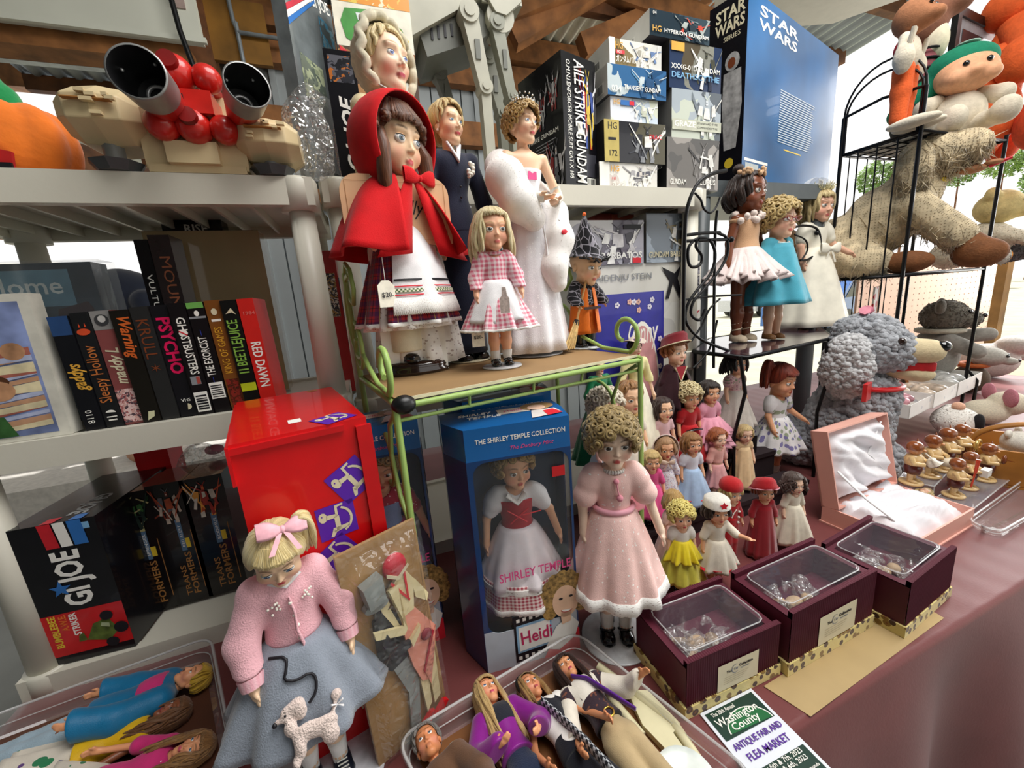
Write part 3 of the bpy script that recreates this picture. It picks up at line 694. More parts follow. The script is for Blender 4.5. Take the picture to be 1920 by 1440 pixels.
zs=2.65;pts=[G(1342,62,zs),G(1562,44,zs),G(1720,-12,zs),G(1760,-260,zs),G(1330,-260,zs)]
b=MB();b.prism([(p.x,p.y)for p in pts],zs,zs+.05);sf=struct(b.build('trim_3',pm('#b9b6a8',.7,var=.03)))
q=Y(1868,560,1.75);sp_=struct(slab('trim_4',q.x-.05,q.x+.05,1.7,1.82,-.1,1.52,pm('#a5763f',.6,var=.25,scale=7)))
p0=Y(1612,520,1.45);p1=Y(1845,640,1.45)
pg=thing('pegboard','pale peach pegboard with rows of holes behind the wire rack','pegboard',(p0.x,1.45,TZ))
b=MB();b.box(0,p1.x-p0.x,0,.012,0,1.42-TZ);b.build('board',pm('#dcb9a0',.7,var=.04),pg)
b=MB()
for i in range(26):
 for j in range(15):
  x=.02+i*(p1.x-p0.x-.04)/25;zz=.12+j*.036
  b.cap([(x+.004*cos(t),-.0008,zz+.004*sin(t))for t in np.linspace(0,2*pi,7)[:-1]],flip=False)
o=b.build('peg_hole',pm('#6a4c3c',.9),pg,kind='stuff')
def tree(px,py,y,r,seed,label,col):
 q=Y(px,py,y);T=thing('tree',label,'tree',(q.x,q.y,-.1),0,'trees beyond the car park');R=random.Random(seed)
 b=MB();b.tube([(0,0,0),(.1,0,q.z*.5),(0,0,q.z)],[r*.09,r*.07,r*.04],8);b.build('trunk',WOOD2,T)
 b=MB()
 for k in range(900):
  d=Vector((R.gauss(0,1),R.gauss(0,1),R.gauss(0,.8))).normalized()*r*(.6+.45*R.random());c=Vector((0,0,q.z))+d;u=Vector((R.gauss(0,1),R.gauss(0,1),R.gauss(0,1))).normalized()*r*.13;v=u.orthogonal().normalized()*r*.08
  b.quad([c-u,c+v,c+u,c-v])
 b.build('foliage',pm(col,.7,var=.35,scale=1.5),T,kind='stuff')
for i,a in enumerate(((1645,330,16,1.0),(1700,345,20,1.2),(1800,318,22,1.3),(1885,300,14,1.0),(1960,330,16,1.3))):
 tree(*a,i,['small round tree beyond the fence, between pale box and rack','low wide tree farther off behind the shaggy dog','light green tree seen through the middle of the wire rack','broad bright tree beyond the rack, by the wooden post','tree at the very edge of the view beyond the rack'][i],'#8fae5a' if i%2 else '#7fa050')
def car(px,py,y,yaw,col,label):
 q=Y(px,py,y);T=thing('car',label,'car',(q.x,y,-.1),radians(yaw));k=1
 prof=[(-2.1,.25),(-2.1,.75),(-1.5,.9),(-.9,1.4),(.7,1.42),(1.4,.95),(2.1,.8),(2.15,.25)]
 b=MB();b.prism([(p[0],p[1])for p in prof],-.8,.8,0,Matrix(((1,0,0,0),(0,0,1,0),(0,1,0,0),(0,0,0,1))));b.build('car_body',pm(col,.25,.2,coat=.8),T,bev=.06)
 for sy in(-.81,.81):
  b=MB();b.quad([(-1.3,sy,.92),(1.2,sy,.92),(.65,sy,1.32),(-.85,sy,1.32)]);b.build('side_window',pm('#1c2530',.1),T)
  for wx in(-1.3,1.35):
   b=MB();b.tube([(wx,sy-.1,.32),(wx,sy+.1,.32)],.32,18);b.build('wheel',BLACK,T)
car(1570,420,7.5,10,'#3f6fb5','blue car parked outside behind the bride doll')
car(1440,540,13,0,'#c9ccd0','pale grey car parked outside behind the row of posts')
TB=thing('folding_table','long display table hidden under brown cloth','table',(1.4,1.0,0))
b=MB();b.box(-2.03,2.0,-.69,.72,.715,.742);b.build('tabletop',pm('#c9c4b8',.5),TB)
for lx in(-1.9,-.4,1.0,1.9):
 for ly in(-.6,.6):b=MB();b.tube([(lx,ly,0),(lx,ly,.715)],.016,8);b.build('leg',pm('#8a8d90',.3,.8),TB)
X0,X1,YF,YB=-.655,3.42,.287,1.73
rows=[];nx=260
def fold(x,v):
 f=.5*sin(x*11+.6)+.3*sin(x*23+2.0+sin(x*3))+.25*sin(x*5.2)
 return f
for j,v in enumerate(list(np.linspace(0,1,16))):
 rows.append([(X0+(X1-X0)*i/nx,YB+(YF+.012-YB)*v,TZ+.0006*sin(i*1.3+j))for i in range(nx+1)])
for a in(15,40,65,85):
 rows.append([(X0+(X1-X0)*i/nx,YF+.012-.012*sin(radians(a)),TZ-.012*(1-cos(radians(a))))for i in range(nx+1)])
for v in np.linspace(.06,1,18):
 row=[]
 for i in range(nx+1):
  x=X0+(X1-X0)*i/nx;f=fold(x+.05*v,v)
  row.append((x+.012*v*sin(x*9),YF-.002-(.085*v**.8)*(f+.75)-.03*v,TZ-.012-.70*v))
 rows.append(row)
b=MB();b.grid(rows,flip=True)
CLOTH=cloth('#753e3d',r=.43,sheen=.1,bump=.12)
tag(b.build('tablecloth',CLOTH,solid=.0012),'brown mauve cloth over the table, hanging in folds at the front','tablecloth')
def unit(label,x0,x1,y0,y1,zs,z0):
 T=thing('plastic_shelf',label,'shelf',((x0+x1)/2,y0,z0));w=x1-x0;d=y1-y0
 for zt in zs:
  h=zt-z0;b=MB();b.box(-w/2+.03,w/2-.03,.012,d-.012,h-.022,h-.006);b.box(-w/2,w/2,0,.02,h-.048,h);b.box(-w/2,w/2,d-.02,d,h-.048,h);b.box(-w/2,-w/2+.02,.02,d-.02,h-.048,h);b.box(w/2-.02,w/2,.02,d-.02,h-.048,h)
  for i in range(9):
   x=-w/2+.05+i*(w-.1)/8;b.box(x-.003,x+.003,.02,d-.02,h-.04,h-.022)
  dk=b.build('deck',PLAST,T,bev=.003)
  for sx in(-1,1):
   for yy in(.03,d-.03):
    c=MB();c.lathe([(.0,h-.055),(.034,h-.055),(.034,h-.004),(.031,h+.002),(0,h+.002)],20,c=(sx*(w/2-.028),yy,0));c.build('corner_socket',PLAST,dk)
 for sx in(-1,1):
  for yy in(.03,d-.03):
   for za,zc in zip([0]+list(zs[:-1]),zs):
    c=MB();c.lathe([(.0,za-z0 if za else 0),(.026,za-z0 if za else 0),(.022,zc-z0-.05),(0,zc-z0-.05)],18,c=(sx*(w/2-.028),yy,0));c.build('post',PLAST,T)
 return T
unit('white plastic shelf unit holding tapes, spaceship and tall black boxes',-.655,-.048,.85,1.20,(.79,1.215,1.627),TZ)
unit('white plastic shelf unit with stacked model kit boxes on its top',-.037,.976,.93,1.31,(.785,1.184,1.651),TZ)
W_=pm('#f4f2ea',.5,var=.02);CREAM=pm('#d9cfae',.6,var=.04);GOLD=pm('#e0a840',.4,var=.1);INK=pm('#15131a',.5,var=.05)
RED=pm('#d01a20',.35,var=.05,coat=.3);REDP=pm('#e02838',.4,var=.04);BLUEP=pm('#2f6fb8',.4,var=.05);YEL=pm('#e8c838',.4,var=.05);GREY=pm('#8d9094',.5,var=.05)
TAN=pm('#a8743c',.5,var=.1);PINKP=pm('#e0508c',.4,var=.05);GRN=pm('#6fae54',.45,var=.06);PURP=pm('#5b2a9a',.45,var=.05);BRN=pm('#7a3c1e',.45,var=.1);LBL=pm('#7fb4dc',.4,var=.05)
GLOSSK=pm('#121116',.2,var=.1,coat=.25,spec=.4);NAVY=pm('#16203c',.3,var=.1)
def carton(name,label,cat,A,B,d,h,m,mis=None,mats=None,group=None,lean=0.0,bev=.0012,tip=0.0):
 """a box whose front foot runs from A to B"""
 A,B=Vector(A),Vector(B);w=(B-A).xy.length;T=thing(name,label,cat,(A+B)/2,atan2(B.y-A.y,B.x-A.x),group)
 if lean or tip:T.rotation_euler=(radians(tip),radians(lean),T.rotation_euler.z)
 b=MB();b.box(-w/2,w/2,0,d,0,h,0,mis);b.build('box_body',mats or[m],T,bev=bev);T['_w']=w;return T,w
def up(M,u,v):return M@tr(u,v)@rz(90)
def dn(M,u,v):return M@tr(u,v)@rz(-90)
def clean(T):
 if '_w' in T:del T['_w']
def bars(T,M,u,v,w,h,n=7,vert=False):
 panel(T,M,u,v,w,h,W_,'barcode_label');b=MB();R=random.Random(n+int(u*1e4))
 for i in range(n):
  a=(.1+.8*i/n);t=(.25+.5*R.random())*.8/n
  q=[(u+w*.1,v+h*a),(u+w*.9,v+h*a),(u+w*.9,v+h*(a+t)),(u+w*.1,v+h*(a+t))]if not vert else[(u+w*a,v+h*.1),(u+w*(a+t),v+h*.1),(u+w*(a+t),v+h*.9),(u+w*a,v+h*.9)]
  b.quad([M@Vector((x,y,.0004))for x,y in q])
 b.build('barcode',INK,T)
def flat(T,M,polys,m,lift=.0005,name='printed_shape'):
 b=MB()
 for p in polys:b.quad([M@Vector((x,y,lift))for x,y in p],0,[(x*8,y*8)for x,y in p])
 return b.build(name,m,T)
def ellp(cx,cy,rx,ry,n=20,a0=0,a1=360):return[(cx+rx*cos(radians(a0+(a1-a0)*i/n)),cy+ry*sin(radians(a0+(a1-a0)*i/n)))for i in range(n)]
def mech(T,M,x,y,w,h,pal,seed=0,name='robot_print',lift=.0006):
 """a printed robot: plates, limbs and fins cut as flat angular shapes in the print's palette"""
 R=random.Random(seed);S=[[]for _ in pal]
 def q(cx,cy,a,b,t=0.0,k=None):
  k=R.randrange(len(pal))if k is None else k;j=lambda:R.uniform(.75,1.2);p=[(-a*j(),-b*j()),(a*j(),-b*j()),(a*j()*.9,b*j()),(-a*j()*.8,b*j())]
  S[k%len(pal)].append([(x+w*(cx+u*cos(t)-v*sin(t)),y+h*(cy+u*sin(t)+v*cos(t)))for u,v in p])
 for sx in(-1,1):
  q(.5+sx*.36,.55,.03,.48,sx*R.uniform(-.9,-.3));q(.5+sx*.42,.70,.025,.30,sx*R.uniform(-1.3,-.5));q(.5+sx*.13,.22,.06,.20,sx*.2);q(.5+sx*.15,.06,.07,.09);q(.5+sx*.24,.60,.08,.12,sx*.2);q(.5+sx*.29,.40,.045,.14,sx*.3)
 for k in range(5):q(R.uniform(.1,.9),R.uniform(.1,.9),.02,R.uniform(.12,.3),R.uniform(-1.5,1.5))
 q(.5,.55,.12,.14);q(.5,.60,.05,.07);q(.5,.40,.09,.08);q(.5,.79,.045,.07,0,0);q(.5,.78,.02,.015,0,1)
 for sx in(-1,1):q(.5+sx*.06,.90,.012,.08,-sx*.8,2)
 b=MB()
 for k,pl in enumerate(S):
  for i,p in enumerate(pl):b.quad([M@Vector((min(max(u,x-w*.05),x+w*1.05),min(max(v,y),y+h),lift+.00006*(k*7+i)))for u,v in p],k)
 b.build(name,[pm(c,.25,coat=.3,var=.15,scale=60)for c in pal],T,kind='stuff')
mz=1.2155;ty=.868
edges=[124,163,198,237,273,308,344,376,408,438,468,499]
xs=[Y(e,690-(i*3.5),ty).x for i,e in enumerate(edges)]
tops=[592,585,581,580,574,571,567,566,562,562,559]
tp=[dict(c='#14151a',l='black video tape with blue top and gold lettering, at the left end of the row'),dict(c='#1d1e20',l='grey black video tape with orange pumpkin face and copper script, second from left'),dict(c='#8a4a48',l='dusty pink video tape with grey top and cream script, third from left'),dict(c='#1a1712',l='black video tape with orange slanted script, between pink and grey tapes'),dict(c='#2a2a2a',l='charcoal video tape with faint brown lettering and a small brown star'),dict(c='#16151a',l='black video tape with big hot pink block lettering'),dict(c='#140f12',l='black video tape with white lettering read downward and a low barcode'),dict(c='#120d10',l='black video tape with green top edge and white lettering read upward'),dict(c='#7c4a1c',l='brown orange video tape with gold lettering'),dict(c='#0e0d0d',l='black video tape with green ghostly lettering and lime band'),dict(c='#d2261f',l='bright red video tape with white lettering, at the right end of the row')]
for i,k in enumerate(tp):
 A=Vector((xs[i]+.0006,ty+.003*(i%3),mz));B=Vector((xs[i+1]-.0006,ty+.003*(i%3),mz));h=Y((edges[i]+edges[i+1])/2-15,tops[i],ty).z-mz
 T,w=carton('video_tape',k['l'],'video tape',A,B,.103,h,pm(k['c'],.38,var=.12,scale=14,coat=.12,spec=.35),group='video tapes on the middle shelf',bev=.0012,lean=-1.6);clean(T)
 M=face(w,.103,h,'front')
 if i==0:panel(T,M,0,h*.84,w,h*.16,pm('#2c4a78',.3));text('gaddys',T,up(M,w*.5,h*.36),w*1.0,GOLD,h*.24,.02,.3);text('8110',T,up(M,w*.45,h*.06),w*.5,W_,h*.12)
 if i==1:
  text('Sleepy Hollow',T,up(M,w*.5,h*.22),w*1.0,pm('#c8743a',.4),h*.5);flat(T,M,[ellp(w*.5,h*.84,w*.38,h*.028,14),[(w*.3,h*.88),(w*.42,h*.88),(w*.36,h*.915)],[(w*.62,h*.88),(w*.74,h*.88),(w*.68,h*.915)]],pm('#d8502c',.4))
  flat(T,M,[ellp(w*.5,h*.13,w*.3,h*.025,12,0,180),[(w*.2,h*.09),(w*.8,h*.09),(w*.8,h*.1),(w*.2,h*.1)],[(w*.25,h*.06),(w*.75,h*.06),(w*.75,h*.072),(w*.25,h*.072)]],W_)
 if i==2:
  panel(T,M,0,h*.84,w,h*.16,pm('#8e8c8a',.4));flat(T,M,[ellp(w*.5,h*.92,w*.36,h*.05,14)],pm('#3a3a3c',.5));flat(T,M,[ellp(w*.52,h*.93,w*.2,h*.03,10)],pm('#c8c6c2',.5),.0008)
  text('maddy L',T,up(M,w*.55,h*.36),w*.9,CREAM,h*.32,.02,.3);panel(T,M,0,h*.02,w,h*.30,artmat(('#d8a8a0','#b06868','#e8c8c4','#5a4850'),60,2))
 if i==3:text('Warning',T,dn(M,w*.6,h*.96),w*.9,pm('#d8662a',.4),h*.36,.02,.35);flat(T,M,[[(w*.3,h*.02),(w*.72,h*.05),(w*.8,h*.1),(w*.45,h*.1)]],pm('#d8d6ae',.3))
 if i==4:text('KRULL',T,dn(M,w*.45,h*.9),w*.95,BRN,h*.34);flat(T,M,[[(w*.5+r*cos(a)*w*.34,h*.47+r*sin(a)*w*.34)for q in range(6)for a,r in((q*pi/3+.5,1),(q*pi/3+1.02,.2))]],BRN)
 if i==5:text('PSYCHO',T,dn(M,w*.5,h*.9),w*.98,pm('#e01458',.4),h*.5,.03);text('VHS',T,M@tr(w*.25,h*.15),w*.3,W_);flat(T,M,[ellp(w*.5,h*.09,w*.25,h*.03,12,-90,90)],CREAM)
 if i==6:text('GH',T,dn(M,w*.5,h*.88),w*.75,W_,h*.115,.012);text('STBUSTERS',T,dn(M,w*.5,h*.715),w*.75,W_,h*.34,.012);flat(T,M,[ellp(w*.5,h*.74,w*.28,h*.028,14)],W_);flat(T,M,[[(w*.25,h*.755),(w*.7,h*.715),(w*.74,h*.725),(w*.3,h*.765)]],REDP,.0009);panel(T,M,w*.14,h*.28,w*.6,h*.075,GREY);panel(T,M,w*.5,h*.285,w*.22,h*.065,pm('#b04a40'),lift=.0004);bars(T,M,w*.06,h*.03,w*.86,h*.18,6)
 if i==7:panel(T,M,0,h*.95,w,h*.05,GRN);panel(T,M,0,h*.86,w,h*.018,GREY);flat(T,M,[ellp(w*.5,h*.905,w*.15,h*.026,10)],W_);text('THE EXORCIST',T,up(M,w*.45,h*.34),w*.72,W_,h*.36,.01);flat(T,M,[[(w*.43,h*.28),(w*.47,h*.28),(w*.47,h*.33),(w*.43,h*.33)],[(w*.43,h*.71),(w*.47,h*.71),(w*.47,h*.76),(w*.43,h*.76)]],pm('#2a3a9a'));bars(T,M,w*.05,h*.13,w*.88,h*.15,6)
 if i==8:text('KING OF GAMES',T,up(M,w*.48,h*.34),w*.7,pm('#d8a02c',.4),h*.42);flat(T,M,[ellp(w*.5,h*.9,w*.2,h*.03,10)],CREAM);panel(T,M,w*.2,h*.815,w*.6,h*.02,W_);panel(T,M,w*.1,h*.02,w*.8,h*.27,artmat(('#7c3c1c','#5a2418','#8a2a20','#3e2016'),50,3))
 if i==9:text('BEETLEJUICE',T,up(M,w*.5,h*.40),w*.95,pm('#86b84a',.4),h*.42,.01);text('II',T,up(M,w*.5,h*.325),w*.95,pm('#86b84a',.4));panel(T,M,0,h*.165,w,h*.075,pm('#c2cc22',.4));flat(T,M,[[(w*.2,h*.88),(w*.6,h*.93),(w*.85,h*.87),(w*.6,h*.89)]],CREAM)
 if i==10:text('RED DAWN',T,dn(M,w*.5,h*.61),w*.85,W_,h*.42,.015);text('1984',T,M@tr(w*.15,h*.87),w*.34,pm('#e87870'),w*.7);panel(T,M,w*.3,h*.045,w*.5,h*.006,W_)
B=Y(131,800,.862);A=B-Vector((.125,0,0));A.z=B.z=mz;h=Y(70,548,.862).z-mz
T,w=carton('clamshell_tape','white clamshell video case with a colourful painted cover, left of the tape row','video tape',A,B,.03,h,pm('#dcd9cc',.25,coat=.4),bev=.004);clean(T)
M=face(w,.03,h,'front');panel(T,M,.006,.008,w-.020,h-.02,pm('#8796c4',.2,var=.5,scale=14,coat=.4))
R=random.Random(3)
for k in range(16):v=h*(.06+.034*k);flat(T,M,[[(w*R.uniform(.05,.4),v),(w*.86,v+h*R.uniform(.0,.06)),(w*.86,v+h*.075),(w*R.uniform(.05,.3),v+h*.03)]],pm(('#e6d8b0','#c89a78','#b8c0dc','#b06a5c')[k%4],.2,var=.2,coat=.4),.0005+.00005*k,'painted_print')
[flat(T,M,[e],pm('#c89670',.25,var=.3),.0014,'painted_print')for e in(ellp(w*.45,h*.36,w*.16,h*.07,14),ellp(w*.7,h*.62,w*.12,h*.06,14))];flat(T,M,[ellp(w*.42,h*.42,w*.16,h*.05,14)],pm('#5a3a28',.25),.0013,'painted_print');flat(T,M,[[(w*.05,.009),(w*.5,.009),(w*.42,h*.18),(w*.05,h*.22)]],pm('#3f6a3a',.25,var=.3),.0014,'painted_print')
M=M@tr(0,0,.0012);text('DAN',T,M@tr(w-.085,h*.74),.016,pm('#e8d890'),None,.02);text('M',T,M@tr(w-.078,h*.62),.022,GRN,None,.03)
A=Y(-70,576,.98);B=Y(193,576,.98);A.z=B.z=mz;h=Y(120,492,.98).z-mz
T,w=carton('game_box','blue and maroon boxed set in a clear sleeve behind the clamshell case','box',A,B,.05,h,pm('#3a4a58',.15,coat=.6));clean(T);M=face(w,.05,h,'front')
panel(T,M,.01,h*.74,w-.045,h*.22,pm('#6f9ab0',.2,coat=.5));panel(T,M,w*.62,.02,w*.3,h*.62,pm('#3c2a34',.2,coat=.5),poly=[(w*.62,.02),(w*.93,.02),(w*.93,h*.72),(w*.9,h*.76),(w*.66,h*.72),(w*.62,h*.6)],lift=.0005);panel(T,M,w*.63,.03,w*.29,h*.28,pm('#7c1f30',.3),lift=.0009)
text('Home',T,M@tr(w*.17,h*.86),.042,pm('#dfe8e8'),None,.01)
b=MB();b.box(-w/2-.004,w/2+.012,-.004,.054,0,h+.004);b.build('clear_sleeve',clear(alpha=.13),T)
A=Y(278,560,.955);B=Y(345,560,.955);A.z=B.z=mz;h=Y(300,436,.955).z-mz
x1=(A.x*.62+B.x*.38)
T,w=carton('boxed_book','narrow dark boxed set with white lettering, behind the tapes','book',A,Vector((x1,A.y,mz)),.06,h-.012,GLOSSK);clean(T);M=face(w,.06,h-.012,'front');text('VULTURE & MAD DOG',T,dn(M,w*.5,h*.78),w*.62,W_,h*.62);
T,w=carton('boxed_book','dark boxed set with rusty brown lettering and yellow letters, behind the tapes','book',Vector((x1+.001,A.y,mz)),B,.06,h-.004,pm('#2c2224',.2,coat=.5));clean(T);M=face(w,.06,h,'front');text('MOUNTAIN',T,dn(M,w*.55,h*.88),w*.7,pm('#9a5a3c',.4),h*.5);text('MO',T,dn(M,w*.5,h*.36),w*.72,YEL,h*.15,.02)
A=Y(333,700,1.03);B=Y(537,700,1.03);A.z=B.z=mz;h=Y(430,432,1.03).z-mz
T,w=carton('tan_box','tall plain tan glossy box behind the row of tapes','box',A,B,.05,h,pm('#94805e',.16,var=.1,scale=5,coat=.7));clean(T);panel(T,face(w,.05,h,'top'),0,0,w,.05,GLOSSK)
A=Y(385,420,1.1);T,w=carton('black_box','small black box with white lettering peeking over the tan box','box',Vector((A.x-.08,1.1,mz)),Vector((A.x+.03,1.1,mz)),.05,Y(385,404,1.1).z-mz,GLOSSK);clean(T);hh=Y(385,404,1.1).z-mz;text('RISE',T,face(w,.05,hh,'front')@tr(w*.35,hh-.028),.024,W_,None,.02)
A=G(102,1250,.7915);B=G(252,1216,.7915);A.y=max(A.y,.852);B.y=max(B.y,.858);hj=Y(120,978,.86).z-.7915
T,w=carton('toy_vehicle_box','big black boxed toy with red white and blue logo and green buggy picture','toy box',A,B,.24,hj,pm('#121116',.22,var=.1,coat=.25,spec=.4));clean(T);M=face(w,.24,hj,'front')
panel(T,M,0,hj*.06,w,hj*.31,pm('#d01c20',.25,coat=.3));text('GI JOE',T,up(M,w*.56,hj*.40),w*.44,W_,hj*.40,.028)
flat(T,M,[[(w*(.38+k*.17),hj*.83),(w*(.53+k*.17),hj*.83),(w*(.5+k*.17),hj*1.0),(w*(.35+k*.17),hj*1.0)]for k in(0,)],pm('#c8202c'));flat(T,M,[[(w*.55,hj*.83),(w*.68,hj*.83),(w*.65,hj),(w*.52,hj)]],W_);flat(T,M,[[(w*.70,hj*.83),(w*.86,hj*.83),(w*.84,hj),(w*.68,hj)]],BLUEP)
flat(T,M,[[(w*.38+r*cos(a)*w*.13,hj*.545+r*sin(a)*w*.13)for q in range(5)for a,r in((q*1.2566+pi/2,1),(q*1.2566+pi/2+.628,.42))]],BLUEP,.0012)
for s_,u,c,ww in(('BUMBLEBEE',.16,YEL,.24),('A.W.E.',.28,pm('#e87a28'),.12),('STRIKER',.40,W_,.17)):text(s_,T,up(M,w*u,hj*(.36-ww)),w*.12,c,hj*ww,.02)
cx,cy=w*.68,hj*.19
flat(T,M,[[(cx-w*.2,cy-hj*.05),(cx+w*.05,cy-hj*.09),(cx+w*.2,cy-hj*.02),(cx+w*.1,cy+hj*.08),(cx-w*.08,cy+hj*.06)],[(cx+w*.02,cy+hj*.06),(cx+w*.12,cy+hj*.05),(cx+w*.17,cy+hj*.12),(cx+w*.05,cy+hj*.13)],[(cx-w*.3,cy-hj*.05),(cx-w*.2,cy-hj*.05),(cx-w*.22,cy+hj*.01),(cx-w*.28,cy+hj*.0)]],pm('#5a6a2c',.4,var=.4,scale=60),.0008)
flat(T,M,[ellp(cx+w*.23,cy-hj*.01,w*.09,hj*.042,14),ellp(cx+w*.08,cy-hj*.105,w*.08,hj*.035,14),ellp(cx+w*.1,cy+hj*.1,w*.08,hj*.035,14)],INK,.0012);flat(T,M,[[(cx+w*.0,cy+hj*.03),(cx+w*.1,cy+hj*.01),(cx+w*.11,cy+hj*.04),(cx+w*.02,cy+hj*.055)]],pm('#aeb890',.2),.0014)
panel(T,M,w*.8,hj*.93,w*.12,hj*.045,LBL)
Mt=face(w,.24,hj,'top');text('GI JOE',T,Mt@tr(w*.66,.11)@rz(-90),w*.3,pm('#b8b8b8'),.085,.028);flat(T,Mt,[[(w*.38,0),(w*.53,0),(w*.55,.02),(w*.4,.02)]],pm('#c8202c'));flat(T,Mt,[[(w*.70,0),(w*.86,0),(w*.86,.02),(w*.72,.02)]],BLUEP)
tx=[(240,322,898,'green robot picture',('#1f3a22','#3c6a3a','#b8b07a','#20302a')),(318,386,880,'white and red robot picture',('#8a3a2a','#c8b8a8','#5a5a60','#a84a2a')),(382,458,868,'orange and red robot picture',('#c8502a','#e8a040','#a02a20','#d8d0c0'))]
for i,(p0,p1,pt_,pic,pal)in enumerate(tx):
 A=Y(p0,1080,.955);B=Y(p1,1065,.955);A.z=B.z=.7915;h=Y((p0+p1)/2-20,pt_+22,.955).z-.7915
 T,w=carton('robot_toy_box',f'black upright robot toy box with {pic} near its top','toy box',A,B,.10,h,pm('#120d0d',.25,coat=.3),[None]and{'top':1},[pm('#120d0d',.25,coat=.3),pm('#8a6a5c',.12,.4,coat=.6)],'black robot toy boxes on the lower shelf');clean(T)
 M=face(w,.10,h,'front');mech(T,M,w*.10,h*.68,w*.80,h*.30,pal,i+1);text('TRANS',T,up(M,w*.42,h*.06),w*.2,TAN,h*.26,.01);text('FORMERS',T,up(M,w*.64,h*.06),w*.24,TAN,h*.36,.015)
 panel(T,M,w*.52,h*.44,w*.14,h*.26,pm('#5a7896'));panel(T,M,w*.66,h*.46,w*.12,h*.08,YEL);panel(T,M,w*.86,h*.1,w*.02,h*.5,TAN)
 text(('SPRINGER','RED ALERT','RODIMUS')[i],T,up(M,w*.60,h*.47),w*.1,W_,h*.18)
A=Y(252,860,1.09);B=Y(318,860,1.09);A.z=B.z=.7915;h=Y(280,838,1.09).z-.7915
T,w=carton('red_box','plain red box standing behind the robot toy boxes','box',A,B,.07,h,RED);clean(T)
q=Y(312,858,1.11);g=thing('toy_parrot','small green and yellow toy bird on the red box','toy',(B.x-.02,1.115,.7915+h));b=MB();b.ell((0,0,.025),(.016,.014,.025));b.ell((0,0,.054),(.014,.013,.013));b.ell((-.016,0,.028),(.006,.01,.018));b.ell((.016,0,.028),(.006,.01,.018));b.build('body',pm('#4f9a2c',.4),g)
b=MB();b.ell((-.014,-.004,.058),(.008,.006,.012));b.build('crest',pm('#e0a020',.4),g);b=MB();b.ell((.004,-.014,.05),(.004,.006,.004));b.build('beak',RED,g)
A=Y(372,855,1.07);bgT=thing('plastic_bag','clear plastic bag of white and pink things behind the toy boxes','bag',(A.x,1.08,.7915));R=random.Random(4);zt=Y(385,822,1.08).z-.7915
s1=SDF((-.09,-.05,-.01),(.09,.05,zt+.02),.006)
for k in range(9):s1.ell((R.uniform(-.05,.05),R.uniform(-.012,.012),R.uniform(.04,zt-.03)),(.03,.02,.04),.02)
s1.ell((0,0,zt*.5),(.07,.03,zt*.48),.02);link('bag_film',s1.mesh('bag',crinkle(.45)),bgT);b=MB();b.ell((.03,0,zt-.03),(.02,.012,.012));b.ell((-.02,0,zt*.5),(.03,.012,.05));b.build('contents',pm('#d88aa0',.5),bgT)
zr=1.239
P0=Vector((-.166,.525,0));P1=Vector((-.0135,.558,0))
A=Vector((P0.x,P0.y,TZ+.001));B=Vector((P1.x,P1.y,TZ+.001));hr=zr-TZ
T,w=carton('red_gift_box','large worn red cardboard box with purple rocking horse stickers','box',A,B,.29,hr,pm('#cf0d12',.3,var=.04,coat=.3),bev=.003);clean(T);M=face(w,.29,hr,'front')
PURM=pm('#5a22a8',.4,var=.03)
def horse(Mx,s):
 flat(T,Mx,[[(-.5*s,-.5*s),(.5*s,-.5*s),(.5*s,.5*s),(-.5*s,.5*s)]],PURM,.0004,'sticker')
 P=lambda pts:[(x*s,y*s)for x,y in pts]
 arc=[(.42*cos(a),.42*sin(a)-.0)for a in np.linspace(-1.15,1.15,9)]+[(.35*cos(a),.36*sin(a))for a in np.linspace(1.15,-1.15,9)]
 flat(T,Mx,[P(arc),P(ellp(-.34,.2,.11,.15,12)),P([(-.28,.1),(.02,.1),(.02,.2),(-.25,.24)]),P([(-.02,.16),(.05,.16),(.06,.4),(.22,.42),(.22,.48),(0,.46)]),P([(-.06,.14),(.07,.14),(.07,-.3),(-.06,-.3)]),P([(-.14,-.2),(.28,-.18),(.3,-.27),(-.12,-.34)]),P([(-.14,-.22),(-.04,-.3),(-.16,-.46),(-.24,-.44)])],CREAM,.0008,'rocking_horse')
 flat(T,Mx,[P(ellp(-.36,.24,.018,.025,8))],PURM,.0011,'rocking_horse_eye')
horse(M@tr(w*.80,hr*.83)@rz(30),.05);horse(M@tr(w*.63,hr*.725)@rz(2),.048);horse(M@tr(w*.60,hr*.615)@rz(33),.05);horse(M@tr(w*.11,hr*.58)@rz(-25),.05)
Mt=face(w,.29,hr,'top');horse(Mt@tr(w*.76,.026)@rz(25),.045);panel(T,Mt,w*.42,.045,.016,.022,W_);panel(T,Mt,w*.72,.27,.016,.012,TAN)
b=MB();b.box(w*.40,w*.5+.004,-.006,0,0,hr-.01,bev=0);b.box(-w/2-.0035,-w/2,-.006,.28,hr-.05,hr-.002);b.box(-w/2-.003,w/2-.03,-.005,.0,hr-.012,hr-.004);b.build('lid_flap',pm('#c40c12',.35,var=.05),T,bev=.001)
text('EXCLUSIVE',T,M@tr(w*.43,hr*.20),.02,CREAM,.10);text('1-800-230',T,M@tr(w*.52,hr*.10),.018,CREAM,.08)
A=Vector((-.035,.487,TZ+.002));B=Vector((.045,.517,TZ+.002));
A=G(712,1440,TZ+.002);B=G(838,1322,TZ+.002);ang=atan2(B.y-A.y,B.x-A.x);
T=thing('wooden_dancers','flat wooden dancing couple on brown cardboard, wrapped in cellophane','wall decoration',(A+B)/2,radians(14));T.rotation_euler=(radians(-4),0,ang);w=(B-A).length;hc=.325
b=MB();b.box(-w/2,w/2,0,.006,0,hc);b.build('cardboard_back',pm('#a5804f',.7,var=.08,scale=8),T)
M=face(w,.006,hc,'front')
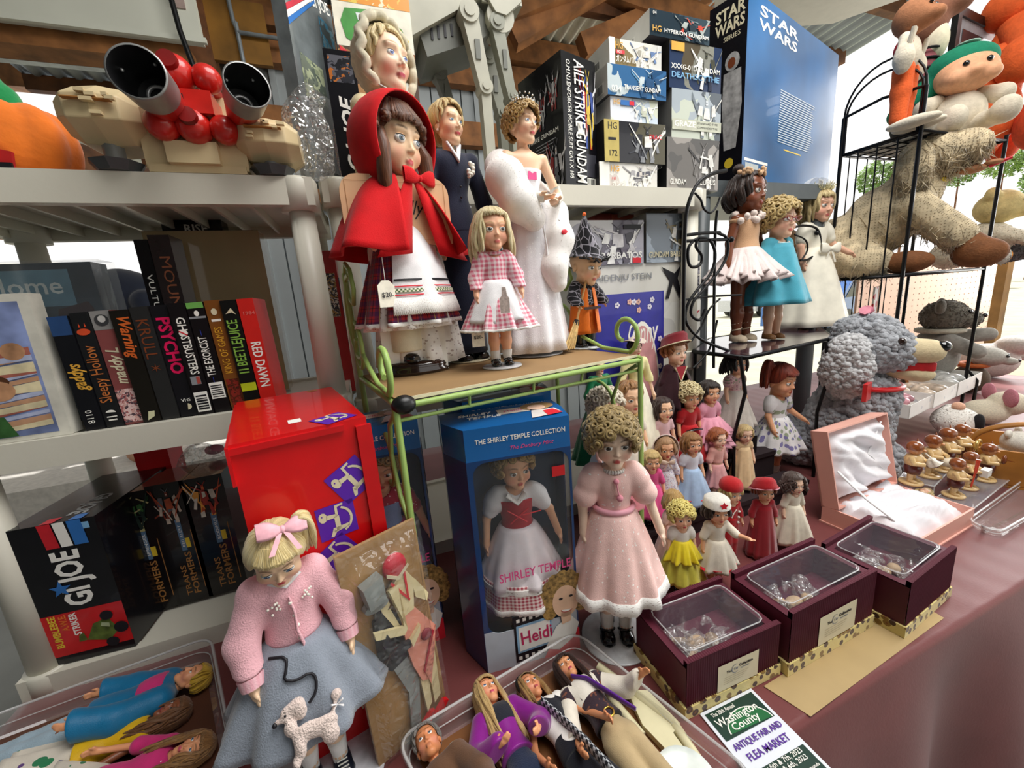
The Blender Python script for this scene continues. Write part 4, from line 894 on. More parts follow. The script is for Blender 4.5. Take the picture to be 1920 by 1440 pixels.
def ply(name,poly,m,z0=.001,z1=.006,par=None):
 b=MB();b.prism([(x*w,y*hc)for x,y in poly],z0,z1,0,M);return b.build(name,m,par or T,bev=.0008)
SKW=pm('#e6d8a8',.5,var=.06);KW=pm('#1d2228',.45);PKW=pm('#e89a84',.5,var=.05)
ply('trouser_leg',[(.36,.41),(.56,.42),(.66,.26),(.58,.06),(.45,.06),(.50,.24)],pm('#8f9694',.5));ply('man_coat',[(.24,.66),(.40,.70),(.62,.60),(.66,.46),(.60,.42),(.34,.40),(.22,.46)],KW,.002,.008);ply('shirt_front',[(.36,.68),(.46,.68),(.56,.55),(.54,.53)],SKW,.008,.009)
b=MB();
for q in range(2):
 for rr_,zz in((.0,0),):
  pass
b.prism(ellp(.30*w,.735*hc,.145*w,.022*hc,18),.002,.014,0,M);b.prism([(.20*w,.745*hc),(.40*w,.755*hc),(.40*w,.865*hc),(.16*w,.845*hc)],.003,.022,0,M);b.build('top_hat',pm('#8d9390',.35),T,bev=.003)
ply('man_face',[(.33,.735),(.44,.745),(.47,.70),(.42,.68),(.36,.68)],SKW,.003,.009);ply('man_hair',[(.27,.73),(.35,.74),(.33,.67),(.27,.66)],KW,.003,.0085)
ply('woman_leg',[(.66,.27),(.78,.30),(.76,.12),(.68,.09)],SKW,.004,.010);ply('woman_leg',[(.80,.33),(.93,.40),(.90,.12),(.80,.10)],SKW,.003,.009)
ply('skirt',[(.56,.61),(.76,.62),(.98,.48),(.90,.38),(.80,.24),(.68,.26),(.60,.36),(.56,.46)],PKW,.005,.012);ply('skirt_fold',[(.98,.48),(.90,.36),(.78,.22),(.72,.31)],pm('#d48a76',.8,var=.25,scale=200),.012,.0135);ply('skirt_band',[(.94,.46),(.72,.295),(.71,.31),(.92,.475)],pm('#a82034'),.0135,.0145)
ply('bodice',[(.46,.76),(.70,.83),(.80,.76),(.74,.62),(.56,.61)],SKW,.006,.012);ply('strap',[(.50,.79),(.70,.67),(.71,.68),(.52,.80)],REDP,.012,.0135);ply('strap',[(.68,.82),(.71,.82),(.70,.68),(.68,.68)],REDP,.012,.0135)
ply('woman_arm',[(.46,.77),(.58,.78),(.56,.58),(.20,.635),(.21,.60),(.55,.54),(.60,.56)],SKW,.011,.016);ply('woman_arm',[(.78,.77),(.84,.74),(.98,.64),(.94,.61),(.80,.66)],SKW,.004,.009);ply('man_arm',[(.28,.56),(.34,.47),(.60,.47),(.62,.50),(.42,.52),(.34,.60)],KW,.012,.017);ply('man_hand',[(.60,.50),(.76,.545),(.74,.51),(.62,.465)],SKW,.012,.018)
b=MB();b.ell((0,0,0),(.155*w,.008,.058*hc),14,8);b.xf(M@tr(.60*w,.855*hc,.010)@Matrix.Rotation(radians(90),4,'X'));b.build('red_cloche_hat',pm('#c22a3c',.4,var=.1),T);ply('hat_brim',[(.46,.835),(.60,.80),(.75,.84),(.745,.85),(.60,.815),(.465,.85)],CREAM,.016,.018)
for u in(.66,.86):ply('red_shoe',[(u-.10,.05),(u+.06,.085),(u+.12,.07),(u+.02,.04)],RED,.006,.014)
ply('black_shoe',[(.34,.03),(.52,.055),(.56,.04),(.40,.012)],KW,.004,.012);b=MB();b.ell((0,0,0),(.009,.003,.009));b.xf(M@tr(.83*w,.47*hc,.014)@Matrix.Rotation(radians(90),4,'X'));b.build('rosette',pm('#8a1c30'),T)
R=random.Random(9);rows=[]
for j in range(22):
 row=[]
 for i in range(13):
  x=-.004+(w+.008)*i/12;y=-.006+(hc+.012)*j/21;e=min(i,12-i,j,21-j);z=(.024 if e>1 else.006)+R.uniform(-.002,.003)*(1 if 0<e else 0);row.append(M@Vector((x,y,z)))
 rows.append(row)
b=MB();b.grid(rows,sm=False);b.build('cellophane',crinkle(.08),T)
TS=1.6515
def kit(label,px0,px1,pyt,pyb,y,d,side,pal,seed,extra,group=None,zb=None,yaw=0,cat='model kit box',topm=None):
 A=Y(px0,pyb,y);B=Y(px1,pyb,y);z0=zb if zb is not None else min(A.z,B.z);h=max(.02,Y((px0+px1)/2,pyt,y).z-z0);A.z=B.z=z0
 T,w=carton('model_kit_box',label,cat,A,B,d,h,None,{'front':1,'left':2,'top':3},[pm('#3a3a40',.4),artmat([pal[0],pal[3],pal[0],pal[-1]]if len(pal)>3 else pal,9,seed,.14,.3),pm(side,.4,var=.03),topm or pm('#d8d6d0',.4)],group);clean(T);M_=face(w,d,h,'front')
 if cat=='model kit box' and len(pal)>3:mech(T,M_,w*.42,h*.02,w*.55,h*.96,pal[1:4]+('#f0eee8',)if seed not in(4,9)else pal[1:],seed)
 extra(T,w,h,M_@tr(0,0,.0024),face(w,d,h,'left'));return z0+h
grp='model kit boxes stacked on the shelf top'
def sidemarks(T,ML,d,h,light=True):
 c=INK if light else W_
 for k in range(3):panel(T,ML,d*.12,h*(.25+.2*k),d*.5,h*.035,(YEL,REDP,GREY)[k])
 bars(T,ML,d*.72,h*.15,d*.2,h*.35,8,True)
def k1(T,w,h,M,ML):text('HG',T,M@tr(w*.10,h*.72),h*.36,GOLD,w*.14,.01);panel(T,M,0,0,w*.10,h,W_);text('ガンダムバルバトス',T,M@tr(w*.12,h*.22),h*.30,W_,w*.55,.01);panel(T,M,w*.12,h*.42,w*.16,h*.14,REDP);text('001',T,M@tr(w*.14,h*.49),h*.16,W_);sidemarks(T,ML,.2,h)
def k2(T,w,h,M,ML):text('TRANSIENT GUNDAM',T,M@tr(w*.26,h*.28),h*.22,W_,w*.62,.01);text('034',T,M@tr(w*.05,h*.2),h*.28,W_,w*.16,.01);sidemarks(T,ML,.2,h)
def k3(T,w,h,M,ML):text('HG',T,M@tr(w*.05,h*.78),h*.28,GOLD,w*.12,.01);panel(T,M,w*.2,h*.68,w*.3,h*.2,BLUEP);panel(T,M,w*.38,h*.7,w*.1,h*.16,REDP,lift=.0004)
def k4(T,w,h,M,ML):panel(T,M,0,0,w*.23,h,pm('#c8b468',.3));text('HG',T,M@tr(w*.05,h*.85),h*.24,INK,w*.14);text('172',T,M@tr(w*.06,h*.2),h*.2,INK,w*.12,.015);panel(T,M,w*.06,h*.52,w*.12,h*.06,INK,lift=.0004);text('DRA-C',T,M@tr(w*.72,h*.66),h*.16,REDP,w*.2,.01)
def k5(T,w,h,M,ML):panel(T,M,0,0,w*.16,h,W_);text('HG',T,M@tr(w*.18,h*.75),h*.32,GOLD,w*.14,.01);text('ガンダムバエル',T,M@tr(w*.2,h*.16),h*.26,W_,w*.5,.01);text('015',T,M@tr(w*.2,h*.38),h*.14,REDP)
y0=.955
za=kit('white model kit box with robot picture, lowest of the left stack',1124,1232,306,350,y0,.22,'#202026',('#e0ddd6','#a8a6a8','#5a5a66','#d8d0c8','#f0eee8'),1,k5,grp,TS)
za=kit('black model kit box with gold panel numbered 172',1133,1247,229,304,y0-.004,.2,'#151519',('#1c1c22','#3a3c46','#8a8c90','#26262c','#55503c'),2,k4,grp,za)
za=kit('pale model kit box third from the bottom of the left stack',1145,1233,185,230,y0+.006,.2,'#cfcfce',('#c8d4e0','#eceff0','#9ab0c4','#d8dcc8','#e8ecf4'),3,k3,grp,za)
za=kit('blue model kit box with winged robot and number 034',1140,1249,126,187,y0,.2,'#d5d3cc',('#3a6a9a','#6aa0c8','#1c3a5c','#c8d4d8','#2a527c'),4,k2,grp,za)
za=kit('white and blue model kit box numbered 001, fourth above the shelf',1142,1240,78,128,y0+.004,.22,'#e4e2da',('#d8d8d4','#6a84b0','#a8a498','#e8e4da','#8a7a58'),5,k1,grp,za)
zA=za
def k6(T,w,h,M,ML):
 for k,(c,u)in enumerate((('GUNDAM',.05),('LUPUS',.62))):text(c,T,M@tr(w*u,h*.16),h*.15,W_,w*.3,.01)
 text('GUNDAM LUPUS',T,ML@tr(.02,h*.5),.018,W_,.16)
def k7(T,w,h,M,ML):panel(T,M,0,h*.16,w,h*.22,pm('#c9cbb8',.2));text('GRAZE',T,M@tr(w*.04,h*.28),h*.17,W_,w*.42,.03);text('STANDARD TYPE',T,M@tr(w*.5,h*.32),h*.06,INK,w*.42);text('COMMANDER TYPE',T,M@tr(w*.5,h*.23),h*.06,INK,w*.42)
def k8(T,w,h,M,ML):panel(T,M,w*.02,h*.78,w*.24,h*.18,GOLD);text('XXXG-01D GUNDAM',T,M@tr(w*.02,h*.45),h*.15,W_,w*.94,.008);text('DEATHSCYTHE',T,M@tr(w*.02,h*.27),h*.17,LBL,w*.92,.01);text('MG',T,ML@tr(.1,h*.5),h*.3,W_)
def k9(T,w,h,M,ML):text('HG',T,M@tr(w*.03,h*.25),h*.32,GOLD,w*.14,.01);text('HYPERION GUNDAM',T,M@tr(w*.22,h*.24),h*.22,W_,w*.74,.008);text('04',T,M@tr(w*.04,h*.84),h*.2,W_);sidemarks(T,ML,.22,h)
zb=kit('grey model kit box at the bottom of the right stack',1250,1346,260,348,y0,.2,'#2a2a2c',('#5a5856','#8a8684','#3c3a3a','#6e6a66','#a09a94'),6,k6,grp,TS)
zb=kit('silvery model kit box with a pale name band across its front',1259,1350,170,256,y0,.2,'#8a8a88',('#aab4bc','#dfe6ea','#78828a','#c8cfc0','#5c646c'),7,k7,grp,zb)
zb=kit('dark model kit box with gold corner label and pale blue lettering',1255,1351,82,171,y0,.2,'#30302e',('#2a3a5a','#4a4a3c','#16203a','#8a8a80','#5a5040'),8,k8,grp,zb)
kit('white ended model kit box lying on top of both stacks, numbered 04',1218,1330,27,84,y0-.002,.26,'#e6e4dc',('#3a4a54','#7a8a90','#c84a3a','#20303c','#a8b0ac'),9,k9,grp,max(zA,zb))
A=Y(1062,350,.945);B=Y(1121,348,.975);A.z=B.z=TS;h=Y(1050,92,.945).z-TS
T,w=carton('model_kit_box','tall black model kit box with vertical white lettering, beside the princess doll','model kit box',A,B,.17,h,GLOSSK,bev=.002);clean(T);M=face(w,.17,h,'front');ML=face(w,.17,h,'left')
text('AILE STRIKE GUNDAM',T,dn(M@tr(0,0,.003),w*.46,h*.96),w*.42,W_,h*.92,.008);text('O.M.N.I.ENFORCER MOBILE SUIT GAT-X 105',T,dn(M,w*.18,h*.95),w*.16,W_,h*.88);mech(T,M,w*.50,h*.32,w*.48,h*.62,('#e8e8ea','#c8382e','#d8b840','#2a4a9a'),3,lift=.0003);bars(T,M,w*.66,h*.03,w*.28,h*.06,6,True);panel(T,M,w*.64,h*.1,w*.32,h*.18,pm('#3c3c44',.3));panel(T,M,w*.42,h*.42,w*.2,h*.1,W_)
for k,(u,v,s)in enumerate(((.12,.60,.04),(.40,.68,.05),(.70,.76,.045),(.62,.16,.075))):mech(T,ML,.17*u,h*v-s,s*.9,s*2,('#d8d8da','#8a2a2c','#55555c','#b8b8bc'),k)
text('STRIKE GUNDAM',T,ML@tr(.03,h*.46),.015,W_,.12);
for k in range(4):panel(T,ML,.06,h*(.40-.025*k),.08-.012*k,.002,GREY)
z3=Y(1540,352,1.06).z;
Cn=Y(1390,320,.985);Rt=Y(1552,350,1.16);Cn.z=Rt.z=z3
h=Y(1396,-30,.985).z-z3
T,w=carton('boxed_figure','tall boxed figure with glossy blue back panel and black side','toy box',Cn,Rt,.115,h,GLOSSK,{'front':1,'left':0,'top':0},[GLOSSK,pm('#1f639c',.34,var=.3,scale=3.2,coat=.06,spec=.3)],bev=.002);clean(T);M=face(w,.115,h,'front');ML=face(w,.115,h,'left')
for(s_,v)in(('STAR',.925),('WARS',.855)):text(s_,T,M@tr(w*.10,h*v),h*.075,W_,w*.38,.02);text(s_,T,ML@tr(.02,h*(v+.0)),h*.085,CREAM,.088,.025)
text('SERIES',T,ML@tr(.045,h*.795),.018,CREAM,.05)
b=MB();R=random.Random(2)
for k in range(22):b.quad([M@Vector((w*.33+x,h*(.57-.0145*k)+y,.0005))for x,y in((0,0),(w*.42*R.uniform(.8,1),0),(w*.42*.9,.0028),(0,.0028))])
b.build('small_print',pm('#c8d4dc',.4),T);panel(T,M,w*.02,h*.10,w*.22,h*.016,W_);panel(T,M,w*.03,h*.03,w*.12,h*.06,pm('#b8c0c0'));bars(T,M,w*.86,h*.035,w*.07,h*.075,7,True);panel(T,M,w*.4,h*.225,w*.2,.004,YEL)
GF=pm('#b4b2b0',.5,var=.25,scale=60)
flat(T,ML,[ellp(.075,h*.66,.022,h*.05,14),[(.05,h*.61),(.102,h*.61),(.108,h*.42),(.095,h*.18),(.058,h*.18),(.048,h*.42)]],GF,.0006,'snow_suited_figure');flat(T,ML,[ellp(.073,h*.655,.012,h*.028,12)],BRN,.001,'figure_face');flat(T,ML,[ellp(.075,h*.10,.014,h*.03,14)],YEL,.0006,'yellow_seal')
U3=thing('grey_plastic_shelf','dark grey plastic shelf under the tall blue boxed figure','shelf',((1.10+1.62)/2,1.02,TZ));D3=pm('#5a6062',.4,var=.05)
b=MB();b.box(-.31,.31,0,.36,z3-TZ-.05,z3-TZ-.001);b.build('deck',D3,U3,bev=.004)
for sx in(-.28,.28):
 for yy in(.03,.33):b=MB();b.lathe([(0,0),(.03,0),(.028,z3-TZ-.05),(0,z3-TZ-.05)],16,c=(sx,yy,0));b.build('post',D3,U3)
MZ=1.1855;g2='model kit boxes on the middle deck'
def m1(T,w,h,M,ML):text('GUNDAM BARBATOS',T,M@tr(w*.03,h*.2),h*.2,W_,w*.94,.02);panel(T,M,w*.86,h*.02,w*.1,h*.12,REDP);panel(T,M,w*.76,h*.8,w*.2,h*.1,INK)
def m2(T,w,h,M,ML):text('GUNDAM BARBATOS',T,M@tr(w*.04,h*.16),h*.16,CREAM,w*.9,.02)
def m3(T,w,h,M,ML):
 text('KAIDENJU STEIN',T,M@tr(w*.03,h*.70),h*.20,GREY,w*.5);
 for k in range(3):panel(T,M,w*.86,h*(.05+.31*k),w*.12,h*.27,artmat(('#3a3a44','#8a8a94','#1c1c22'),70,k,.3))
 flat(T,M,[[(w*.62,h*.9),(w*.70,h*.55),(w*.66,h*.1),(w*.69,h*.1),(w*.73,h*.5),(w*.79,h*.1),(w*.82,h*.1),(w*.77,h*.6),(w*.80,h*.92),(w*.74,h*.72)]],INK,.0006,'robot_picture')
def m4(T,w,h,M,ML):flat(T,M,[[(w*.80,h*.95),(w*.83,h*.55),(w*.79,h*.1),(w*.85,h*.4),(w*.95,h*.1),(w*.90,h*.55),(w*.99,h*.8),(w*.88,h*.7)]],pm('#a82838',.4),.0006,'robot_picture')
zc=kit('white model kit box with a red robot picture, at the bottom of its stack',1100,1312,572,640,.985,.2,'#d8d8d4',('#dcdad2','#e4e2da','#d0cec8'),11,m4,g2,MZ)
zc=kit('white model kit box with thin grey lettering and a black robot',1100,1313,494,572,.985,.2,'#d8d8d4',('#dad6cc','#e0ddd2','#cfcbc2'),12,m3,g2,zc)
kit('model kit box with black horned robot and bold white lettering',1040,1207,413,498,.98,.2,'#c8c8c8',('#b0aeb8','#3a3640','#d8d4d4','#6a6470','#e4e2e0'),13,m1,g2,zc)
kit('model kit box with gold and grey robot, next to black shelf post',1212,1300,400,494,.98,.2,'#9a9890',('#7a848e','#4a4a4a','#8a7a50','#a8b4c0','#5c5854'),14,m2,g2,zc)
for i,(p0,p1,pt_,c,l)in enumerate(((612,640,470,'#a82a2c','small red box on the middle deck behind the green scroll'),(640,672,520,'#2a5a6a','small teal box on the middle deck behind the green scroll'),(1120,1150,400,'#a84038','red box end showing above the white kit boxes'),(1150,1190,402,'#c05a40','orange red box end showing above the white kit boxes'))):
 A=Y(p0,560,1.06+.06*(i>1));B=Y(p1,560,1.06+.06*(i>1));A.z=B.z=MZ;h=Y(p0,pt_,A.y).z-MZ;T,w=carton('small_box',l,'box',A,B,.08,h,pm(c,.3));clean(T);panel(T,face(w,.08,h,'front'),w*.2,h*.55,w*.6,h*.3,artmat(('#d8d4cc','#3a3a44','#a88a50'),60,i))
A=Y(1120,700,.872);B=Y(1244,700,.876);A.z=B.z=.90;h=Y(1200,548,.872).z-.90
T,w=carton('doll_box','purple doll box with pink oval and white script, behind the small dolls','box',A,B,.05,h,pm('#2f2f98',.3,coat=.3));clean(T);M=face(w,.05,h,'front')
flat(T,M,[[(w*.66+w*.27*cos(a)*(1-.12*sin(a)),h*.48+h*.36*sin(a))for a in np.linspace(0,2*pi,28)[:-1]]],W_,.0005,'oval_border');flat(T,M,[[(w*.66+w*.25*cos(a)*(1-.12*sin(a)),h*.48+h*.335*sin(a))for a in np.linspace(0,2*pi,28)[:-1]]],pm('#d89a9c',.4),.0009,'pink_oval');text('Ginny',T,M@tr(w*.42,h*.76)@rz(4),h*.19,W_,w*.46,.0,.35,depth=.0012)
R=random.Random(6)
for k in range(13):
 u,v=(R.uniform(.3,.95),R.uniform(.88,.97))if k<7 else(R.uniform(.93,.97),R.uniform(.2,.86));q=w*.022
 flat(T,M,[ellp(w*u+q*cos(t),h*v+q*sin(t),q*.7,q*.7,8)for t in np.linspace(0,6.28,6)[:-1]],pm('#e8b8a8' if k%2 else '#e8e4f0',.4),.0006+.0001*k,'rose_print')
x0=-.02
A=Y(588,326,.96);B=Y(664,322,1.09);A.z=B.z=TS;h=Y(640,-14,1.03).z-TS
T,w=carton('carded_toy','grey carded toy set with red white and blue corner, left of the bonnet doll','toy box',A,B,.03,h,pm('#6b7274',.25,var=.15,coat=.4));clean(T);M=face(w,.03,h,'front')
for k,c in enumerate((pm('#c22c40'),W_,BLUEP)):flat(T,M,[[(0,h*(.80-.03*k)),(w*.62,h*(1.0-.02*k)),(w*.62,h*(.985-.02*k)),(0,h*(.77-.03*k))]],c,.0005,'stripe')
text('GI JOE',T,M@tr(w*.5,h*.94)@rz(14),.03,W_,w*.45,.02);panel(T,M,w*.12,h*.42,w*.45,h*.2,artmat(('#8a9478','#5a645a','#a8b090','#70786c'),30,3));panel(T,M,w*.66,h*.3,w*.3,h*.6,artmat(('#3a8ab0','#4a5a60','#6a96a8'),30,4));
b=MB();b.box(-w*.36,w*.45,-.022,0,h*.06,h*.44);b.build('blister',clear(alpha=.22),T);flat(T,M,[ellp(w*.72,h*.22,w*.16,h*.17,18)],artmat(('#d8502c','#e8a040','#a8322a','#4a4a48'),40,5),.0008,'burst_print')
A=Y(640,326,.95);B=Y(694,326,.95);A.z=B.z=TS;h=Y(660,97,.95).z-TS
T,w=carton('carded_toy','black carded toy with white slanted lettering behind the bonnet doll','toy box',A,B,.025,h,GLOSSK);clean(T);M=face(w,.025,h,'front');text('G.I. JOE',T,up(M,w*.55,h*.06),w*.6,W_,h*.58,.03,.25);panel(T,M,w*.1,h*.76,w*.8,h*.2,artmat(('#16161c','#5a5a62','#2a2a32','#b86a2c'),40,2))
A=Y(668,326,1.0);B=Y(802,326,1.0);A.z=B.z=TS;h=Y(720,-12,1.0).z-TS
T,w=carton('toy_helicopter_box','tall toy box with a green helicopter picture above the bonnet doll','toy box',A,B,.06,h,pm('#8d7a68',.2,var=.2,scale=5,coat=.4));clean(T);M=face(w,.06,h,'front');panel(T,M,0,h*.72,w,h*.28,pm('#ece6d4',.3));panel(T,M,0,h*.2,w,h*.52,artmat(('#8a5a40','#a8704c','#5c4a40','#b88a60'),16,3,.2));panel(T,M,0,h*.93,w,h*.07,artmat(('#e8c860','#e89a40','#f0e8c8'),30,2),lift=.0004)
hc_=lambda pts:[(w*x,h*y)for x,y in pts]
flat(T,M,[hc_([(.08,.84),(.15,.90),(.5,.91),(.85,.84),(.94,.78),(.90,.74),(.6,.70),(.35,.70),(.12,.76)])],pm('#4f9a4a',.3,var=.15),.0008,'helicopter_print');flat(T,M,[hc_([(.28,.885),(.44,.888),(.42,.85),(.30,.85)]),hc_([(.47,.885),(.62,.875),(.76,.845),(.5,.85)])],pm('#e4ecec',.1),.0012,'canopy_glass_print');flat(T,M,[hc_([(.28,.82),(.45,.825),(.45,.765),(.30,.77)]),hc_([(.48,.825),(.78,.79),(.80,.755),(.48,.765)])],INK,.0012,'canopy_glass_print');flat(T,M,[hc_([(.84,.835),(.94,.78),(.90,.75),(.82,.78)])],YEL,.0013,'nose_print');flat(T,M,[hc_([(.2,.70),(.9,.735),(.92,.725),(.25,.67)]),hc_([(.4,.675),(.92,.69),(.92,.675),(.45,.655)])],W_,.0012,'rocket_print');flat(T,M,[hc_([(.85,.736),(.95,.745),(.95,.73),(.86,.728)]),hc_([(.85,.69),(.94,.69),(.94,.676),(.86,.676)]),hc_([(.02,.72),(.12,.69),(.16,.63),(.04,.66)])],REDP,.0014,'rocket_tip_print')
def bag(label,px,pyb,y,ptop,wid,zb,dep=.04,seed=1,alpha=.22,cat='plastic bag',inner=None):
 q=Y(px,pyb,y);h=Y(px,ptop,y).z-zb;T=thing('cellophane_bag',label,cat,(q.x,y,zb));R=random.Random(seed);s1=SDF((-wid*.7,-dep,-.005),(wid*.7,dep,h+.01),.006)
 s1.ell((0,0,h*.42),(wid*.5,dep*.5,h*.42),.03);s1.cap((-wid*.2,0,h*.7),(wid*.1,0,h*.95),wid*.2,.012,.03)
 for k in range(14):s1.cap((R.uniform(-.45,.45)*wid,R.uniform(-.4,.4)*dep,R.uniform(.05,.9)*h),(R.uniform(-.45,.45)*wid,R.uniform(-.4,.4)*dep,R.uniform(.05,.9)*h),.006,.003,.012)
 s1.d=np.maximum(s1.d,(-s1.ax[2])[None,None,:].astype(np.float32));link('film',s1.mesh('film',crinkle(alpha)),T);return T,h
bag('crinkled clear bag hanging on the shelf end beside the spaceship',592,326,.90,165,.085,1.630,dep=.02,seed=3,alpha=.17)
bag('crinkled clear bag standing behind the red hooded doll',785,326,.95,195,.075,TS,dep=.025,seed=5,alpha=.17)
A=Y(655,480,.745);B=Y(852,480,.76);A.z=B.z=Y(850,457,.76).z;h=Y(800,330,.75).z-A.z
ST_=thing('white_box','plain white box under the peach card box, behind the dolls','box',Vector(((A.x+B.x)/2,.77,DK+.003)));b=MB();b.box(-.06,.06,0,.05,0,A.z-DK-.0035);b.build('box_body',W_,ST_,bev=.001)
T=thing('peach_doll_box','peach card box with rounded top and dark script, behind the red cape doll','box',(A+B)/2,atan2(B.y-A.y,B.x-A.x));w=(B-A).length
pl=[(-w/2,0),(w/2,0),(w/2,h-.03)]+[(w/2-.03+.03*cos(a),h-.03+.03*sin(a))for a in np.linspace(.3,pi/2,5)]+[(-w/2+.03-.03*sin(a),h-.03+.03*cos(a))for a in np.linspace(0,1.3,5)]+[(-w/2,h-.03)]
b=MB();b.prism(pl,0,.018,0,Matrix(((1,0,0,0),(0,0,1,0),(0,1,0,0),(0,0,0,1))));b.build('box_body',pm('#e6b68a',.55,var=.04),T,bev=.002);M=face(w,.02,h,'front',.0006)
text('Dolly',T,M@tr(w*.40,h*.56)@rz(-4),.034,INK,w*.33,0,.35)
fr=MB()
for(u0,v0,u1,v1)in((.05,.06,.95,.064),(.95,.06,.954,.9),(.05,.9,.954,.904),(.046,.06,.05,.904)):fr.quad([M@Vector((w*x,h*yv,.0004))for x,yv in((u0,v0),(u1,v0),(u1,v1),(u0,v1))])
fr.build('printed_border',pm('#a8743c'),T)
GRM=pm('#9dbb66',.4,var=.08,scale=20,bump=.1);KIR=IRON
FL=Vector((.0257,.568,0));FR=Vector((.506,.643,0));ux=(FR-FL).normalized();uy=Vector((-ux.y,ux.x,0));GW=(FR-FL).length;GD=.275
T=thing('green_wire_shelf','green wire display shelf with scroll ends, standing over the doll boxes','shelf',(FL.x,FL.y,TZ),atan2(ux.y,ux.x));H0=DK-TZ
def bar(name,pts,r,T,m,closed=False,n=6):b=MB();b.tube(pts,r,n,closed=closed);return b.build(name,m,T)
b=MB();b.box(.004,GW-.004,.0,GD,H0-.004,H0);b.build('deck_board',[pm('#9a7a52',.75,var=.06,scale=10)],T)
b=MB();b.box(.002,GW-.002,-.0015,.0,H0-.0045,H0+.0005);b.build('deck_edge',pm('#eadfc0',.6),T)
for y in(-.007,GD+.007):bar('rail',[(0,y,H0-.010),(GW,y,H0-.010)],.0048,T,GRM)
for x in(0,GW):bar('rail',[(x,-.007,H0-.006),(x,GD+.007,H0-.006)],.0048,T,GRM)
bar('rail',[(0,.0,H0-.032),(GW,.0,H0-.032)],.003,T,GRM)
for x in(.115,.235,.34):bar('stay',[(x,-.004,H0-.012),(x,.0,H0-.032)],.0028,T,GRM)
for x in(0,GW):
 bar('leg',[(x,-.007,H0-.004),(x,-.007,.0)],.0055,T,GRM);bar('leg',[(x,GD+.004,H0+.20),(x,GD+.004,0)],.0055,T,GRM)
def arc(c,r,a0,a1,n=16,r1=None):return[(c[0]+(r+((r1 if r1 is not None else r)-r)*i/n)*cos(radians(a0+(a1-a0)*i/n)),c[1]+(r+((r1 if r1 is not None else r)-r)*i/n)*sin(radians(a0+(a1-a0)*i/n)))for i in range(n+1)]
for x in(0,GW):
 P=lambda pts:[(x,p[0],H0+p[1])for p in pts]
 bar('scroll',P(arc((.035,.042),.041,250,-70,22,.016)),.0050,T,GRM)
 bar('scroll',P([(.02,.004),(.10,.008),(.17,.03)]+arc((.245,.115),.078,-120,100,14)),.0045,T,GRM)
 bar('scroll',P(arc((.25,.055),.052,95,420,22,.022)),.0042,T,GRM)
 bar('scroll',P([(GD+.004,.20),(GD-.02,.215),(GD-.06,.20),(GD-.075,.165),(GD-.05,.14),(GD-.02,.15)]),.0042,T,GRM)
 Q=lambda pts:[(x,p[0],H0+p[1])for p in pts]
 bar('scroll',Q([(.0,-.02),(.05,-.05),(.075,-.11),(.05,-.17),(.0,-.20)]),.0042,T,GRM);bar('scroll',Q(arc((.12,-.13),.06,90,400,20,.03)),.0042,T,GRM)
b=MB();b.ell((.012,-.008,H0-.008),(.018,.014,.014));b.build('black_tape_wrap',BLACK,T)
Zb=1.19
def onplane(px,py,y):return Y(px,py,y)
q=[G(1300,657,Zb),G(1400,668,Zb),G(1562,632,Zb),G(1530,604,Zb),G(1330,634,Zb)]
T=thing('black_wire_stand','black scrolled wire stand with a dark glossy top, right of the green shelf','stand',(q[1].x,q[1].y,TZ));o0=Vector((q[1].x,q[1].y,TZ))
b=MB();b.prism([((p-o0).x,(p-o0).y)for p in q],Zb-TZ-.008,Zb-TZ);b.build('top_board',pm('#3c2a38',.12,var=.1,coat=.8),T)
bar('rim',[p-o0+Vector((0,0,-.004))for p in q],.006,T,KIR,True)
YP=.84
def wire(pts,r=.0042,y=YP,name='scroll',closed=False):
 P=[Y(a,c,y)-o0 for a,c in pts];Q=[]
 n=len(P)
 for i in range(n-1 if not closed else n):
  p0,p1,p2,p3=P[(i-1)%n]if(closed or i)else P[0],P[i],P[(i+1)%n],P[(i+2)%n]if(closed or i<n-2)else P[-1]
  for k in range(5):
   t=k/5;Q.append(.5*((2*p1)+(p2-p0)*t+(2*p0-5*p1+4*p2-p3)*t*t+(3*p1-p0-3*p2+p3)*t**3))
 if not closed:Q.append(P[-1])
 bar(name,Q,r,T,KIR,closed)
wire([(1281,700),(1282,560),(1284,440),(1290,385),(1308,345),(1335,326),(1362,320)],.005,name='post');wire([(1338,690),(1339,560),(1341,440),(1345,395)],.004,name='post')
wire([(1303,362),(1314,375),(1320,392),(1332,399),(1343,388),(1350,370)],.003)
wire([(1286,441),(1320,437),(1350,436)]);wire([(1286,452),(1330,450),(1372,449)])
wire([(1310,446),(1305,462),(1316,480),(1312,497),(1296,500),(1290,486),(1292,462),(1310,447),(1332,452),(1341,478),(1333,512),(1306,545),(1288,575),(1287,605),(1308,632),(1340,648),(1380,662)])
wire([(1345,437),(1362,446),(1364,475),(1350,505),(1322,540),(1300,566),(1296,590),(1312,600),(1322,580)])
wire([(1284,562),(1330,556),(1390,553)],.003);wire([(1296,640),(1316,610),(1330,580),(1350,560)],.003);wire([(1300,690),(1330,655),(1345,600)],.003)
b=MB();p=Y(1371,449,YP)-o0;b.ell(p,.008);b.build('knob',KIR,T);p=Y(1532,437,1.02)-o0;b=MB();b.ell(p,.008);b.build('knob',KIR,T)
wire([(1478,430),(1505,423),(1530,428),(1538,448),(1534,470),(1516,486),(1500,488)],.0042,1.02);wire([(1490,440),(1510,450),(1514,468),(1504,486)],.003,1.02)
for a,c in(((1388,668),(1374,745)),((1548,640),(1553,700))):
 p=G(*a,Zb)-o0;bar('leg',[p,p+Vector((.01,-.012,-.10)),p+Vector((-.01,.0,-.22)),Vector((p.x,p.y,0))],.0048,T,KIR)
